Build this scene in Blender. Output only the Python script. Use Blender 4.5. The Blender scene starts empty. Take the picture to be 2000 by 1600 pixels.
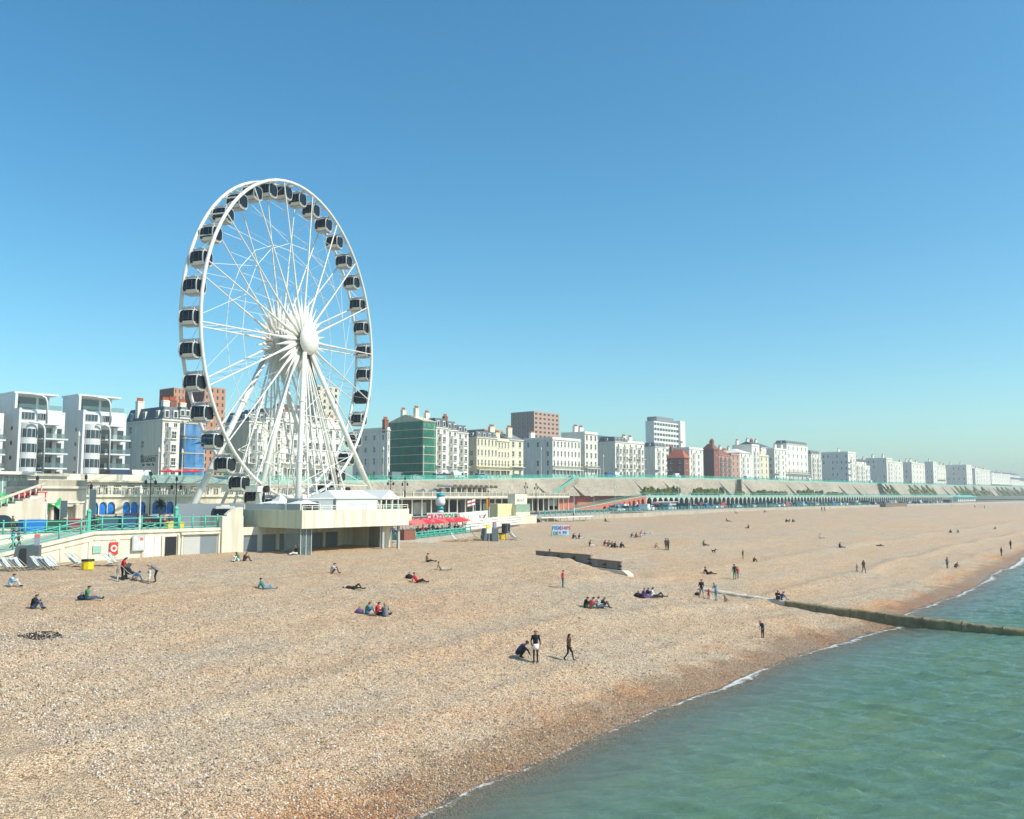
import bpy, math, random
import numpy as np
from mathutils import Vector, Matrix
R = math.radians
random.seed(7)
rng = np.random.default_rng(11)
scene = bpy.context.scene
COL = scene.collection

# ---------------------------------------------------------------- camera
# world: X = east along the shore, Y = inland, Z = up, sea level = 0
FPX, HOR, CZ = 1750.0, 968.0, 11.5
SHORE = math.atan(1440 / FPX)                 # shore direction against the optical axis
SA, CA = math.sin(SHORE), math.cos(SHORE)
PITCH = math.atan((HOR - 800) / FPX)
cam_d = bpy.data.cameras.new('camera')
cam_d.sensor_width = 36
cam_d.lens = FPX / 2000 * 36
cam_d.clip_start, cam_d.clip_end = 0.5, 20000
cam = bpy.data.objects.new('camera', cam_d)
COL.objects.link(cam)
cam.location = (0, 0, CZ)
cam.rotation_euler = (math.pi / 2 + PITCH, 0, -(math.pi / 2 - SHORE))
scene.camera = cam

# ---------------------------------------------------------------- sky, sun, exposure
SUN_EL, SUN_AZ = R(45), R(163)                # azimuth clockwise from north (+Y)
world = bpy.data.worlds.new('World')
scene.world = world
world.use_nodes = True
wn, wl = world.node_tree.nodes, world.node_tree.links
sky = wn.new('ShaderNodeTexSky')
sky.sky_type = 'NISHITA'
sky.sun_disc = False
sky.sun_elevation = SUN_EL
sky.sun_rotation = SUN_AZ
sky.altitude = 10
sky.air_density, sky.dust_density, sky.ozone_density = 1.0, 1.0, 2.6
tint = wn.new('ShaderNodeMix'); tint.data_type = 'RGBA'; tint.blend_type = 'MULTIPLY'
tint.inputs[0].default_value = 1.0
tint.inputs[7].default_value = (0.84, 1.04, 0.975, 1)      # the photograph's cool grade
bg = wn['Background']
bg.inputs[1].default_value = 0.15
wl.new(sky.outputs[0], tint.inputs[6])
hs = wn.new('ShaderNodeHueSaturation'); hs.inputs['Saturation'].default_value = 1.22; hs.inputs['Value'].default_value = 1.0
wl.new(tint.outputs[2], hs.inputs['Color'])
wl.new(hs.outputs[0], bg.inputs[0])
sun_d = bpy.data.lights.new('sun', 'SUN')
sun_d.energy = 4.4
sun_d.angle = R(0.5)
sun_d.color = (1.0, 0.945, 0.85)
sun = bpy.data.objects.new('sun', sun_d)
COL.objects.link(sun)
sd = Vector((math.sin(SUN_AZ) * math.cos(SUN_EL), math.cos(SUN_AZ) * math.cos(SUN_EL), math.sin(SUN_EL)))
sun.rotation_euler = (-sd).to_track_quat('-Z', 'Y').to_euler()
sun.location = (0, 0, 200)
vs = scene.view_settings
vs.view_transform, vs.look, vs.exposure, vs.gamma = 'Standard', 'None', 0.27, 1.0
vs.use_curve_mapping = False
scene.render.engine = 'CYCLES'
scene.cycles.use_denoising = True
scene.cycles.max_bounces = 6
scene.cycles.transparent_max_bounces = 12
scene.cycles.caustics_reflective = False
scene.cycles.caustics_refractive = False

# ---------------------------------------------------------------- where a pixel of the photograph lies in the place
def ray(px, py):
    x, y = (px - 1000) / FPX, (800 - py) / FPX
    fw = math.cos(PITCH) - y * math.sin(PITCH)
    up = math.sin(PITCH) + y * math.cos(PITCH)
    return x / fw, up / fw
def to_world(X, Z, U):
    return Vector((SA * X + CA * Z, -CA * X + SA * Z, CZ + U))
def at(px, py, N=None, E=None, z=None, Z=None):
    r, u = ray(px, py)
    if Z is None:
        if N is not None: Z = N / (SA - CA * r)
        elif E is not None: Z = E / (CA + SA * r)
        else: Z = (z - CZ) / u
    return to_world(r * Z, Z, u * Z)

# ---------------------------------------------------------------- mesh helpers
class MB:
    def __init__(s):
        s.v, s.f, s.m = [], [], []
    def add(s, vs_, fs, m=0, M=None):
        o = len(s.v)
        s.v += [tuple(M @ Vector(p)) if M is not None else tuple(p) for p in vs_]
        s.f += [tuple(i + o for i in f) for f in fs]
        s.m += [m] * len(fs)
        return s
    def quad(s, a, b, c, d, m=0, M=None):
        return s.add([a, b, c, d], [(0, 1, 2, 3)], m, M)
    def box(s, x0, x1, y0, y1, z0, z1, m=0, M=None):
        return s.add([(x0, y0, z0), (x1, y0, z0), (x1, y1, z0), (x0, y1, z0), (x0, y0, z1), (x1, y0, z1), (x1, y1, z1), (x0, y1, z1)],
                     [(0, 3, 2, 1), (4, 5, 6, 7), (0, 1, 5, 4), (1, 2, 6, 5), (2, 3, 7, 6), (3, 0, 4, 7)], m, M)
    def prism(s, pts, z0, z1, m=0, M=None):
        n = len(pts)
        v = [(p[0], p[1], z0) for p in pts] + [(p[0], p[1], z1) for p in pts]
        f = [tuple(range(n - 1, -1, -1)), tuple(range(n, 2 * n))] + [(i, (i + 1) % n, n + (i + 1) % n, n + i) for i in range(n)]
        return s.add(v, f, m, M)
    def side(s, pts, y0, y1, m=0, M=None):      # outline in x,z pushed through y
        n = len(pts)
        v = [(p[0], y0, p[1]) for p in pts] + [(p[0], y1, p[1]) for p in pts]
        f = [tuple(range(n)), tuple(range(2 * n - 1, n - 1, -1))] + [((i + 1) % n, i, n + i, n + (i + 1) % n) for i in range(n)]
        return s.add(v, f, m, M)
    def tube(s, p, q, r0, r1=None, n=6, m=0, cap=True):
        p, q = Vector(p), Vector(q)
        r1 = r0 if r1 is None else r1
        d = (q - p).normalized()
        a = d.orthogonal().normalized(); b = d.cross(a)
        v, f = [], []
        for c, r in ((p, r0), (q, r1)):
            for i in range(n):
                t = 2 * math.pi * i / n
                v.append(tuple(c + a * (r * math.cos(t)) + b * (r * math.sin(t))))
        f = [(i, (i + 1) % n, n + (i + 1) % n, n + i) for i in range(n)]
        if cap: f += [tuple(range(n - 1, -1, -1)), tuple(range(n, 2 * n))]
        return s.add(v, f, m)
    def pipe(s, pts, r, n=6, m=0):
        pts = [Vector(p) for p in pts]
        v, f = [], []
        for k, p in enumerate(pts):
            d = (pts[min(k + 1, len(pts) - 1)] - pts[max(k - 1, 0)]).normalized()
            a = d.cross(Vector((0, 0, 1)))
            a = a.normalized() if a.length > 1e-3 else Vector((1, 0, 0))
            b = d.cross(a)
            for i in range(n):
                t = 2 * math.pi * i / n
                v.append(tuple(p + a * (r * math.cos(t)) + b * (r * math.sin(t))))
        for k in range(len(pts) - 1):
            f += [(k * n + i, k * n + (i + 1) % n, (k + 1) * n + (i + 1) % n, (k + 1) * n + i) for i in range(n)]
        f += [tuple(range(n - 1, -1, -1)), tuple(range((len(pts) - 1) * n, len(pts) * n))]
        return s.add(v, f, m)
    def lathe(s, prof, n=12, m=0, M=None):
        v, f = [], []
        for r, z in prof:
            for i in range(n):
                t = 2 * math.pi * i / n
                v.append((r * math.cos(t), r * math.sin(t), z))
        for k in range(len(prof) - 1):
            f += [(k * n + i, k * n + (i + 1) % n, (k + 1) * n + (i + 1) % n, (k + 1) * n + i) for i in range(n)]
        f += [tuple(range(n - 1, -1, -1)), tuple(range((len(prof) - 1) * n, len(prof) * n))]
        return s.add(v, f, m, M)
    def mesh(s, name, mats, smooth=False):
        me = bpy.data.meshes.new(name)
        me.from_pydata(s.v, [], s.f)
        for mt in (mats if isinstance(mats, (list, tuple)) else [mats]):
            me.materials.append(mt)
        me.polygons.foreach_set('material_index', s.m)
        if smooth: me.polygons.foreach_set('use_smooth', [True] * len(s.f))
        me.update()
        return me
    def build(s, name, mats, parent=None, smooth=False, loc=None, rz=0):
        return put(name, s.mesh(name, mats, smooth), parent, loc, rz)

def put(name, me, parent=None, loc=None, rz=0, scale=None):
    o = bpy.data.objects.new(name, me)
    COL.objects.link(o)
    if parent is not None: o.parent = parent
    if loc is not None: o.location = loc
    if rz: o.rotation_euler = (0, 0, rz)
    if scale is not None: o.scale = scale
    return o
def empty(name, loc=(0, 0, 0), rz=0):
    o = bpy.data.objects.new(name, None)
    COL.objects.link(o)
    o.location = loc
    o.rotation_euler = (0, 0, rz)
    return o
def nth(k):
    return f"{k}{'th' if 10 <= k % 100 <= 20 else {1: 'st', 2: 'nd', 3: 'rd'}.get(k % 10, 'th')}"
def tag(o, label=None, cat=None, group=None, kind=None):
    if label: o['label'] = label
    if cat: o['category'] = cat
    if group: o['group'] = group
    if kind: o['kind'] = kind
    return o
def copy_tree(o, parent=None):
    c = o.copy()
    COL.objects.link(c)
    c.parent = parent
    for ch in o.children: copy_tree(ch, c)
    return c
def text_mesh(body, size, mat, extrude=0.01, align='CENTER', bold=0.0, space=1.0):
    cu = bpy.data.curves.new('lettering', 'FONT')
    cu.body, cu.size, cu.extrude, cu.align_x, cu.offset, cu.space_character = body, size, extrude, align, bold, space
    cu.resolution_u = 3
    ob = bpy.data.objects.new('lettering', cu)
    COL.objects.link(ob)
    dg = bpy.context.evaluated_depsgraph_get()
    me = bpy.data.meshes.new_from_object(ob.evaluated_get(dg))
    bpy.data.objects.remove(ob)
    me.materials.clear(); me.materials.append(mat)
    return me
FACE_S = Matrix.Rotation(math.pi / 2, 4, 'X')     # lettering on a face that looks to -Y

# ---------------------------------------------------------------- materials
_M = {}
def pm(name, col, rough=0.65, var=0.10, scale=0.8, metal=0.0, spec=0.4, bump=0.0, streak=0.0, alpha=1.0):
    if name in _M: return _M[name]
    mt = bpy.data.materials.new(name)
    mt.use_nodes = True
    n, l = mt.node_tree.nodes, mt.node_tree.links
    b = n['Principled BSDF']
    b.inputs['Roughness'].default_value = rough
    b.inputs['Metallic'].default_value = metal
    b.inputs['Specular IOR Level'].default_value = spec
    tc = n.new('ShaderNodeTexCoord')
    nz = n.new('ShaderNodeTexNoise'); nz.inputs['Scale'].default_value = scale; nz.inputs['Detail'].default_value = 5
    l.new(tc.outputs['Object'], nz.inputs['Vector'])
    mx = n.new('ShaderNodeMix'); mx.data_type = 'RGBA'
    mx.inputs[6].default_value = tuple(max(0, c * (1 - 1.6 * var)) for c in col) + (1,)
    mx.inputs[7].default_value = tuple(min(1, c * (1 + 1.2 * var)) for c in col) + (1,)
    l.new(nz.outputs['Fac'], mx.inputs[0])
    out = mx.outputs[2]
    if streak:
        mp = n.new('ShaderNodeMapping'); mp.inputs['Scale'].default_value = (1.6, 1.6, 0.12)
        l.new(tc.outputs['Object'], mp.inputs['Vector'])
        n2 = n.new('ShaderNodeTexNoise'); n2.inputs['Scale'].default_value = 1.0; n2.inputs['Detail'].default_value = 6
        l.new(mp.outputs[0], n2.inputs['Vector'])
        cr = n.new('ShaderNodeValToRGB')
        cr.color_ramp.elements[0].position, cr.color_ramp.elements[1].position = 0.35, 0.6
        k = 1 - streak
        cr.color_ramp.elements[0].color = (k, k * 0.97, k * 0.92, 1)
        l.new(n2.outputs['Fac'], cr.inputs[0])
        m2 = n.new('ShaderNodeMix'); m2.data_type = 'RGBA'; m2.blend_type = 'MULTIPLY'; m2.inputs[0].default_value = 1
        l.new(out, m2.inputs[6]); l.new(cr.outputs[0], m2.inputs[7])
        out = m2.outputs[2]
    l.new(out, b.inputs['Base Color'])
    if bump:
        bp = n.new('ShaderNodeBump'); bp.inputs['Strength'].default_value = bump; bp.inputs['Distance'].default_value = 0.05
        l.new(nz.outputs['Fac'], bp.inputs['Height']); l.new(bp.outputs[0], b.inputs['Normal'])
    if alpha < 1: b.inputs['Alpha'].default_value = alpha
    _M[name] = mt
    return mt
def glass(name, col=(0.02, 0.03, 0.035), rough=0.06):
    m = pm(name, col, rough, 0.3, 0.35, spec=0.8)
    return m
WHITE = pm('white_paint', (0.80, 0.775, 0.69), 0.55, 0.05, 0.6, streak=0.10)
CREAM = pm('cream_render', (0.74, 0.70, 0.58), 0.75, 0.06, 0.4, streak=0.14)
IVORY = pm('ivory_render', (0.78, 0.75, 0.66), 0.75, 0.06, 0.4, streak=0.14)
CREAMY = pm('yellow_cream_render', (0.76, 0.70, 0.52), 0.7, 0.06, 0.4, streak=0.10)
LIFTW = pm('shade_lifted_render', (0.80, 0.76, 0.66), 0.8, 0.08, 0.4, streak=0.16)  # albedo raised and warmed to lighten flanks that lie in shade
BUFF = pm('buff_render', (0.66, 0.58, 0.42), 0.8, 0.08, 0.4, streak=0.16)
CONC = pm('concrete', (0.47, 0.42, 0.33), 0.85, 0.16, 0.25, streak=0.22)
DCONC = pm('dark_concrete', (0.26, 0.245, 0.21), 0.85, 0.2, 0.5, streak=0.3)
SLATE = pm('slate', (0.10, 0.115, 0.13), 0.6, 0.25, 1.2)
LEAD = pm('roof_lead', (0.22, 0.24, 0.25), 0.6, 0.2, 1.0)
TILE = pm('clay_tile', (0.45, 0.12, 0.05), 0.75, 0.25, 2.0)
BRICK = pm('red_brick', (0.27, 0.10, 0.065), 0.85, 0.25, 2.5)
BRICK2 = pm('orange_brick', (0.52, 0.25, 0.14), 0.85, 0.12, 1.5)
BRICK3 = pm('pink_brick', (0.50, 0.30, 0.22), 0.85, 0.12, 1.5)
TERRA = pm('terracotta_render', (0.55, 0.17, 0.10), 0.8, 0.12, 0.7, streak=0.12)
GREEN = pm('sea_green_paint', (0.10, 0.46, 0.34), 0.45, 0.12, 1.5)
PALEG = pm('pale_green_paint', (0.30, 0.52, 0.42), 0.5, 0.12, 1.0)
GLASS = glass('window_glass')
GLASSB = glass('blue_window_glass', (0.035, 0.055, 0.07))
CLEAR = pm('balcony_glass', (0.16, 0.24, 0.24), 0.05, 0.1, 1.0, spec=0.5, alpha=0.35)
BLACK = pm('black_paint', (0.018, 0.018, 0.02), 0.5, 0.2, 2.0)
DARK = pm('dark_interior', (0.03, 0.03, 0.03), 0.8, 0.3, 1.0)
ASPH = pm('asphalt', (0.065, 0.065, 0.065), 0.9, 0.25, 1.5)
PAVE = pm('paving', (0.40, 0.36, 0.30), 0.85, 0.15, 0.6)
STEEL = pm('white_steel', (0.72, 0.70, 0.64), 0.35, 0.04, 0.5, spec=0.5)
GREYS = pm('grey_steel', (0.42, 0.43, 0.43), 0.45, 0.1, 1.0)
WOOD = pm('weathered_wood', (0.20, 0.15, 0.10), 0.85, 0.25, 3.0)
RED = pm('red_canvas', (0.62, 0.035, 0.05), 0.7, 0.12, 1.0)
PINK = pm('faded_red_canvas', (0.70, 0.16, 0.14), 0.7, 0.12, 1.0)
TYRE = pm('rubber', (0.02, 0.02, 0.02), 0.8, 0.2, 3)
CHROME = pm('bright_metal', (0.6, 0.6, 0.6), 0.25, 0.05, 1, metal=1.0)
# ---------------------------------------------------------------- the ground: beach, sea, promenade, roads
NW_E = [-400, 0, 20, 27, 43, 66, 84, 90, 121, 195, 400, 1000, 3000]
NW_N = [18, 21, 22.8, 23.9, 25.1, 26.2, 24.6, 26.6, 27.4, 34, 42, 60, 80]
BACK = [(-300, 85), (56, 85), (84, 99), (110, 109), (123, 113), (155, 122), (200, 132), (292, 146), (470, 150), (800, 148), (2900, 150)]
BK_E, BK_N = [p[0] for p in BACK], [p[1] for p in BACK]
def vnoise(x, y, seed=0):                     # smooth value noise, numpy
    xi, yi = np.floor(x).astype(np.int64), np.floor(y).astype(np.int64)
    xf, yf = x - xi, y - yi
    xf, yf = xf * xf * (3 - 2 * xf), yf * yf * (3 - 2 * yf)
    def h(a, b):
        n = (a * 374761393 + b * 668265263 + seed * 1442695041) & 0x7fffffff
        n = ((n ^ (n >> 13)) * 1274126177) & 0x7fffffff
        return ((n ^ (n >> 16)) & 0xffff) / 65535.0
    return (h(xi, yi) * (1 - xf) + h(xi + 1, yi) * xf) * (1 - yf) + (h(xi, yi + 1) * (1 - xf) + h(xi + 1, yi + 1) * xf) * yf
def shore_n(E):
    E = np.asarray(E, float)
    return np.interp(E, NW_E, NW_N) + 0.9 * (vnoise(E / 7.0, E * 0, 5) - 0.5) + 0.35 * (vnoise(E / 1.6, E * 0, 6) - 0.5)
def beach_h(E, N, fine=True):
    E, N = np.asarray(E, float), np.asarray(N, float)
    d = N - shore_n(E)
    west = np.interp(d, [-60, -6, 0, 4, 9, 20, 36, 50, 62, 200], [-6, -1.0, 0, 0.8, 1.55, 3.0, 4.6, 5.2, 5.4, 5.6])
    east = np.interp(d, [-60, -6, 0, 4, 20, 40, 64, 95, 120, 200], [-6, -0.9, 0, 0.5, 1.8, 3.5, 5.0, 5.6, 5.85, 5.9])
    sft = np.clip((N - 46) / 14, 0, 1)
    t = np.clip((E - 66 - 17 * sft) / (20 - 15 * sft), 0, 1); t = t * t * (3 - 2 * t)
    h = west * (1 - t) + east * t
    dry = np.clip(d / 6, 0, 1)
    h = h + dry * (0.45 * (vnoise(E / 22, N / 9, 1) - 0.5) + 0.25 * (vnoise(E / 6, N / 3.5, 2) - 0.5))
    h = h + dry * 0.28 * np.exp(-((d - 13 - 2.0 * (vnoise(E / 18, E * 0, 9) - 0.5)) / 1.1) ** 2)        # a storm ridge along the shore
    h = h + dry * 0.16 * np.exp(-((d - 25 - 3.0 * (vnoise(E / 25, E * 0, 12) - 0.5)) / 1.4) ** 2) + dry * 0.10 * np.exp(-((d - 6.5 - 1.2 * (vnoise(E / 9, E * 0, 13) - 0.5)) / 0.7) ** 2)
    if fine:
        h = h + (0.3 + 0.7 * dry) * (0.16 * (vnoise(E / 1.1, N / 0.9, 3) - 0.5) + 0.06 * (vnoise(E / 0.42, N / 0.4, 4) - 0.5)) * np.clip(160 / (np.hypot(E, N) + 60), 0.25, 1.2)
    return h
def grid_mesh(name, xs, ys, zf, mat):
    X, Y = np.meshgrid(xs, ys, indexing='ij')
    Zv = zf(X, Y)
    nx, ny = len(xs), len(ys)
    co = np.stack([X.ravel(), Y.ravel(), Zv.ravel()], 1).astype(np.float32)
    i = np.arange(nx * ny).reshape(nx, ny)
    fc = np.stack([i[:-1, :-1], i[1:, :-1], i[1:, 1:], i[:-1, 1:]], -1).reshape(-1, 4)
    me = bpy.data.meshes.new(name)
    me.vertices.add(len(co)); me.vertices.foreach_set('co', co.ravel())
    me.loops.add(fc.size); me.loops.foreach_set('vertex_index', fc.ravel().astype(np.int32))
    me.polygons.add(len(fc)); me.polygons.foreach_set('loop_start', np.arange(0, fc.size, 4, dtype=np.int32))
    me.polygons.foreach_set('loop_total', np.full(len(fc), 4, np.int32))
    me.update(calc_edges=True)
    me.polygons.foreach_set('use_smooth', [True] * len(fc))
    me.materials.append(mat)
    return me, co

def steps(*segs):
    out = []
    for a, b, s in segs:
        out += list(np.arange(a, b, s))
    out.append(segs[-1][1])
    return np.array(out)

# --- shingle
sh = bpy.data.materials.new('shingle'); sh.use_nodes = True
n, l = sh.node_tree.nodes, sh.node_tree.links
b = n['Principled BSDF']; b.inputs['Roughness'].default_value = 0.75; b.inputs['Specular IOR Level'].default_value = 0.3
tc = n.new('ShaderNodeTexCoord')
def node(t, **kw):
    x = n.new(t)
    for k, v_ in kw.items(): setattr(x, k, v_)
    return x
def ramp(src, stops):
    c = n.new('ShaderNodeValToRGB')
    e = c.color_ramp.elements
    while len(e) < len(stops): e.new(0.5)
    for i, (p, col) in enumerate(stops):
        e[i].position = p; e[i].color = tuple(col) + (1,)
    l.new(src, c.inputs[0])
    return c.outputs[0]
def mixc(a, b_, fac, mode='MIX'):
    m = n.new('ShaderNodeMix'); m.data_type = 'RGBA'; m.blend_type = mode
    for s, i in ((a, 6), (b_, 7), (fac, 0)):
        if hasattr(s, 'links') or hasattr(s, 'is_linked'): l.new(s, m.inputs[i])
        elif isinstance(s, (int, float)): m.inputs[i].default_value = s
        else: m.inputs[i].default_value = tuple(s) + (1,)
    return m.outputs[2]
def noise(scale, detail=4, vec=None, rough=0.55):
    x = n.new('ShaderNodeTexNoise'); x.inputs['Scale'].default_value = scale; x.inputs['Detail'].default_value = detail
    x.inputs['Roughness'].default_value = rough
    l.new(vec or tc.outputs['Object'], x.inputs['Vector'])
    return x.outputs['Fac']
mp = n.new('ShaderNodeMapping'); mp.inputs['Scale'].default_value = (0.05, 0.16, 0.1)
mp.inputs['Rotation'].default_value = (0, 0, R(4))
l.new(tc.outputs['Object'], mp.inputs['Vector'])
patch = noise(1.0, 6, mp.outputs[0], 0.62)
base = ramp(patch, [(0.30, (0.60, 0.425, 0.285)), (0.44, (0.60, 0.46, 0.33)), (0.54, (0.58, 0.475, 0.36)), (0.66, (0.51, 0.45, 0.37))])
base = mixc(base, (0.57, 0.37, 0.21), ramp(noise(0.35, 5), [(0.55, (0, 0, 0)), (0.75, (0.5, 0.5, 0.5))]))
vo = n.new('ShaderNodeTexVoronoi'); vo.inputs['Scale'].default_value = 17.0; vo.inputs['Randomness'].default_value = 1
l.new(tc.outputs['Object'], vo.inputs['Vector'])
sep = n.new('ShaderNodeSeparateColor'); l.new(vo.outputs['Color'], sep.inputs[0])
peb = ramp(sep.outputs[0], [(0.0, (0.20, 0.175, 0.15)), (0.15, (0.58, 0.52, 0.44)), (0.38, (0.95, 0.88, 0.78)), (0.7, (1.2, 1.0, 0.78)), (0.93, (1.35, 1.3, 1.2)), (1.0, (1.9, 1.9, 1.85))])
gap = ramp(vo.outputs['Distance'], [(0.0, (1.12, 1.12, 1.12)), (0.45, (1, 1, 1)), (0.75, (0.42, 0.39, 0.35))])
c = mixc(base, peb, 0.85, 'MULTIPLY')
c = mixc(c, gap, 0.8, 'MULTIPLY')
v2 = n.new('ShaderNodeTexVoronoi'); v2.inputs['Scale'].default_value = 4.2
l.new(tc.outputs['Object'], v2.inputs['Vector'])
s2 = n.new('ShaderNodeSeparateColor'); l.new(v2.outputs['Color'], s2.inputs[0])
c = mixc(c, ramp(s2.outputs[1], [(0.0, (0.62, 0.6, 0.57)), (0.25, (0.97, 0.97, 0.97)), (1.0, (1.12, 1.08, 1.0))]), 0.45, 'MULTIPLY')
# rusty flint patches just above the wash
at_o = node('ShaderNodeAttribute', attribute_name='wet')
zone = ramp(at_o.outputs['Fac'], [(0.0, (0, 0, 0)), (0.25, (1, 1, 1)), (0.7, (0.8, 0.8, 0.8)), (0.85, (0, 0, 0))])
rust = mixc(zone, ramp(noise(0.16, 4), [(0.47, (0, 0, 0)), (0.60, (0.75, 0.75, 0.75))]), 1.0, 'MULTIPLY')
c = mixc(c, mixc(c, (1.05, 0.72, 0.44), 1.0, 'MULTIPLY'), rust)
# the wet strip: the attribute 'wet' says how high above the water a spot lies
at_w = node('ShaderNodeAttribute', attribute_name='wet')
wetn = n.new('ShaderNodeMath'); wetn.operation = 'MULTIPLY_ADD'
l.new(noise(0.4, 5), wetn.inputs[0]); wetn.inputs[1].default_value = 0.9
l.new(at_w.outputs['Fac'], wetn.inputs[2])
wet = ramp(wetn.outputs[0], [(0.72, (0, 0, 0)), (1.0, (0.85, 0.85, 0.85))])
c = mixc(c, mixc(c, (0.58, 0.46, 0.34), 1.0, 'MULTIPLY'), wet)
l.new(c, b.inputs['Base Color'])
wr = n.new('ShaderNodeMath'); wr.operation = 'MULTIPLY_ADD'; l.new(wet, wr.inputs[0]); wr.inputs[1].default_value = -0.42; wr.inputs[2].default_value = 0.8
l.new(wr.outputs[0], b.inputs['Roughness'])
bp = n.new('ShaderNodeBump'); bp.inputs['Strength'].default_value = 0.9; bp.inputs['Distance'].default_value = 0.06; bp.invert = True
l.new(vo.outputs['Distance'], bp.inputs['Height'])
bp2 = n.new('ShaderNodeBump'); bp2.inputs['Strength'].default_value = 0.5; bp2.inputs['Distance'].default_value = 0.10
l.new(noise(2.2, 6, None, 0.7), bp2.inputs['Height']); l.new(bp.outputs[0], bp2.inputs['Normal'])
l.new(bp2.outputs[0], b.inputs['Normal'])

bx_ = steps((-60, 12, 4), (12, 100, 0.3), (100, 200, 0.9), (200, 400, 3), (400, 1000, 10), (1000, 2500, 100))
by_ = steps((4, 18, 1.0), (18, 70, 0.3), (70, 150, 1.0), (150, 160, 5))
def bz(X, Y):
    h = beach_h(X, Y)
    return np.where(Y > np.interp(X, BK_E, BK_N) + 2, np.minimum(h, 5.2), h)
me, co = grid_mesh('beach', bx_, by_, bz, sh)
wet_a = np.clip(0.80 - (co[:, 1] - shore_n(co[:, 0])) / 7.0, 0, 1).astype(np.float32)
a_ = me.attributes.new('wet', 'FLOAT', 'POINT'); a_.data.foreach_set('value', wet_a)
tag(put('beach', me), 'wide shingle beach of tan and grey pebbles', kind='structure')
def ground(px, py):
    """Where the beach lies under a pixel."""
    r, u = ray(px, py)
    Z = (4.0 - CZ) / u
    for _ in range(40):
        p = to_world(r * Z, Z, u * Z)
        h = float(beach_h(p.x, p.y))
        Z = 0.5 * Z + 0.5 * (h - CZ) / u
    p = to_world(r * Z, Z, u * Z)
    p.z = float(beach_h(p.x, p.y))
    return p

# --- single stones lying on the near shingle
def stones():
    r_ = np.random.default_rng(5)
    M = 150000
    E = 16 + 74 * r_.random(M) ** 1.25; N = 23.2 + 34 * r_.random(M) ** 1.35
    Zc = CA * E + SA * N; Xc = SA * E - CA * N
    keep = (N > shore_n(E) - 1.2) & (np.abs(Xc / Zc) < .62) & (Zc > 27) & (r_.random(M) < np.clip((46 / Zc) ** 2.2, 0, 1))
    E, N = E[keep], N[keep]
    m = len(E)
    z = beach_h(E, N)
    s = .028 + .05 * r_.random(m) ** 2.2
    a = r_.random(m) * 6.283; el = .6 + .35 * r_.random(m); fl = .35 + .3 * r_.random(m)
    ax, ay = np.cos(a) * s, np.sin(a) * s
    P = np.zeros((m, 6, 3))
    P[:, 0] = np.stack([E + ax, N + ay, z], 1); P[:, 1] = np.stack([E - ay * el, N + ax * el, z + s * fl * .3], 1)
    P[:, 2] = np.stack([E - ax, N - ay, z], 1); P[:, 3] = np.stack([E + ay * el, N - ax * el, z], 1)
    P[:, 4] = np.stack([E + ax * .15, N, z + s * fl * 1.5], 1); P[:, 5] = np.stack([E, N, z - s * fl], 1)
    tri = np.array([(0, 1, 4), (1, 2, 4), (2, 3, 4), (3, 0, 4), (1, 0, 5), (2, 1, 5), (3, 2, 5), (0, 3, 5)])
    fc = (np.arange(m)[:, None, None] * 6 + tri[None]).reshape(-1, 3)
    me = bpy.data.meshes.new('pebbles')
    me.vertices.add(m * 6); me.vertices.foreach_set('co', P.astype(np.float32).ravel())
    me.loops.add(fc.size); me.loops.foreach_set('vertex_index', fc.ravel().astype(np.int32))
    me.polygons.add(len(fc)); me.polygons.foreach_set('loop_start', np.arange(0, fc.size, 3, dtype=np.int32)); me.polygons.foreach_set('loop_total', np.full(len(fc), 3, np.int32))
    me.update(calc_edges=True)
    me.polygons.foreach_set('use_smooth', [True] * len(fc))
    at2 = me.attributes.new('tone', 'FLOAT', 'POINT'); at2.data.foreach_set('value', np.repeat(r_.random(m) * np.clip(.42 + (N - shore_n(E)) / 7.0, .42, 1), 6).astype(np.float32))
    mt = bpy.data.materials.new('flint'); mt.use_nodes = True
    nn, ll = mt.node_tree.nodes, mt.node_tree.links
    an = nn.new('ShaderNodeAttribute'); an.attribute_name = 'tone'
    cr = nn.new('ShaderNodeValToRGB'); e = cr.color_ramp.elements
    stops = [(0.0, (.08, .07, .062)), (.18, (.24, .19, .15)), (.40, (.48, .34, .22)), (.68, (.60, .47, .34)), (.9, (.62, .56, .47)), (1.0, (.75, .72, .66))]
    while len(e) < len(stops): e.new(.5)
    for i, (p, cc) in enumerate(stops): e[i].position = p; e[i].color = cc + (1,)
    ll.new(an.outputs['Fac'], cr.inputs[0]); ll.new(cr.outputs[0], nn['Principled BSDF'].inputs['Base Color'])
    nn['Principled BSDF'].inputs['Roughness'].default_value = .55
    me.materials.append(mt)
    tag(put('pebbles', me), 'loose flint pebbles strewn over the near shingle', kind='stuff')
    return m
stones()

# --- sea
sea_m = bpy.data.materials.new('sea_water'); sea_m.use_nodes = True
n, l = sea_m.node_tree.nodes, sea_m.node_tree.links
b = n['Principled BSDF']
tc = n.new('ShaderNodeTexCoord')
b.inputs['Roughness'].default_value = 0.10
b.inputs['IOR'].default_value = 1.33
b.inputs['Specular IOR Level'].default_value = 0.40
mp = n.new('ShaderNodeMapping'); mp.inputs['Scale'].default_value = (0.045, 0.11, 0.1); mp.inputs['Rotation'].default_value = (0, 0, R(-8))
l.new(tc.outputs['Object'], mp.inputs['Vector'])
wcol = ramp(noise(1.0, 5, mp.outputs[0], 0.6), [(0.30, (0.074, 0.148, 0.098)), (0.5, (0.090, 0.168, 0.108)), (0.70, (0.112, 0.184, 0.106))])
dep = node('ShaderNodeAttribute', attribute_name='depth')
wcol = mixc((0.13, 0.155, 0.125), wcol, ramp(dep.outputs['Fac'], [(0.05, (0, 0, 0)), (0.9, (1, 1, 1))]))
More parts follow.
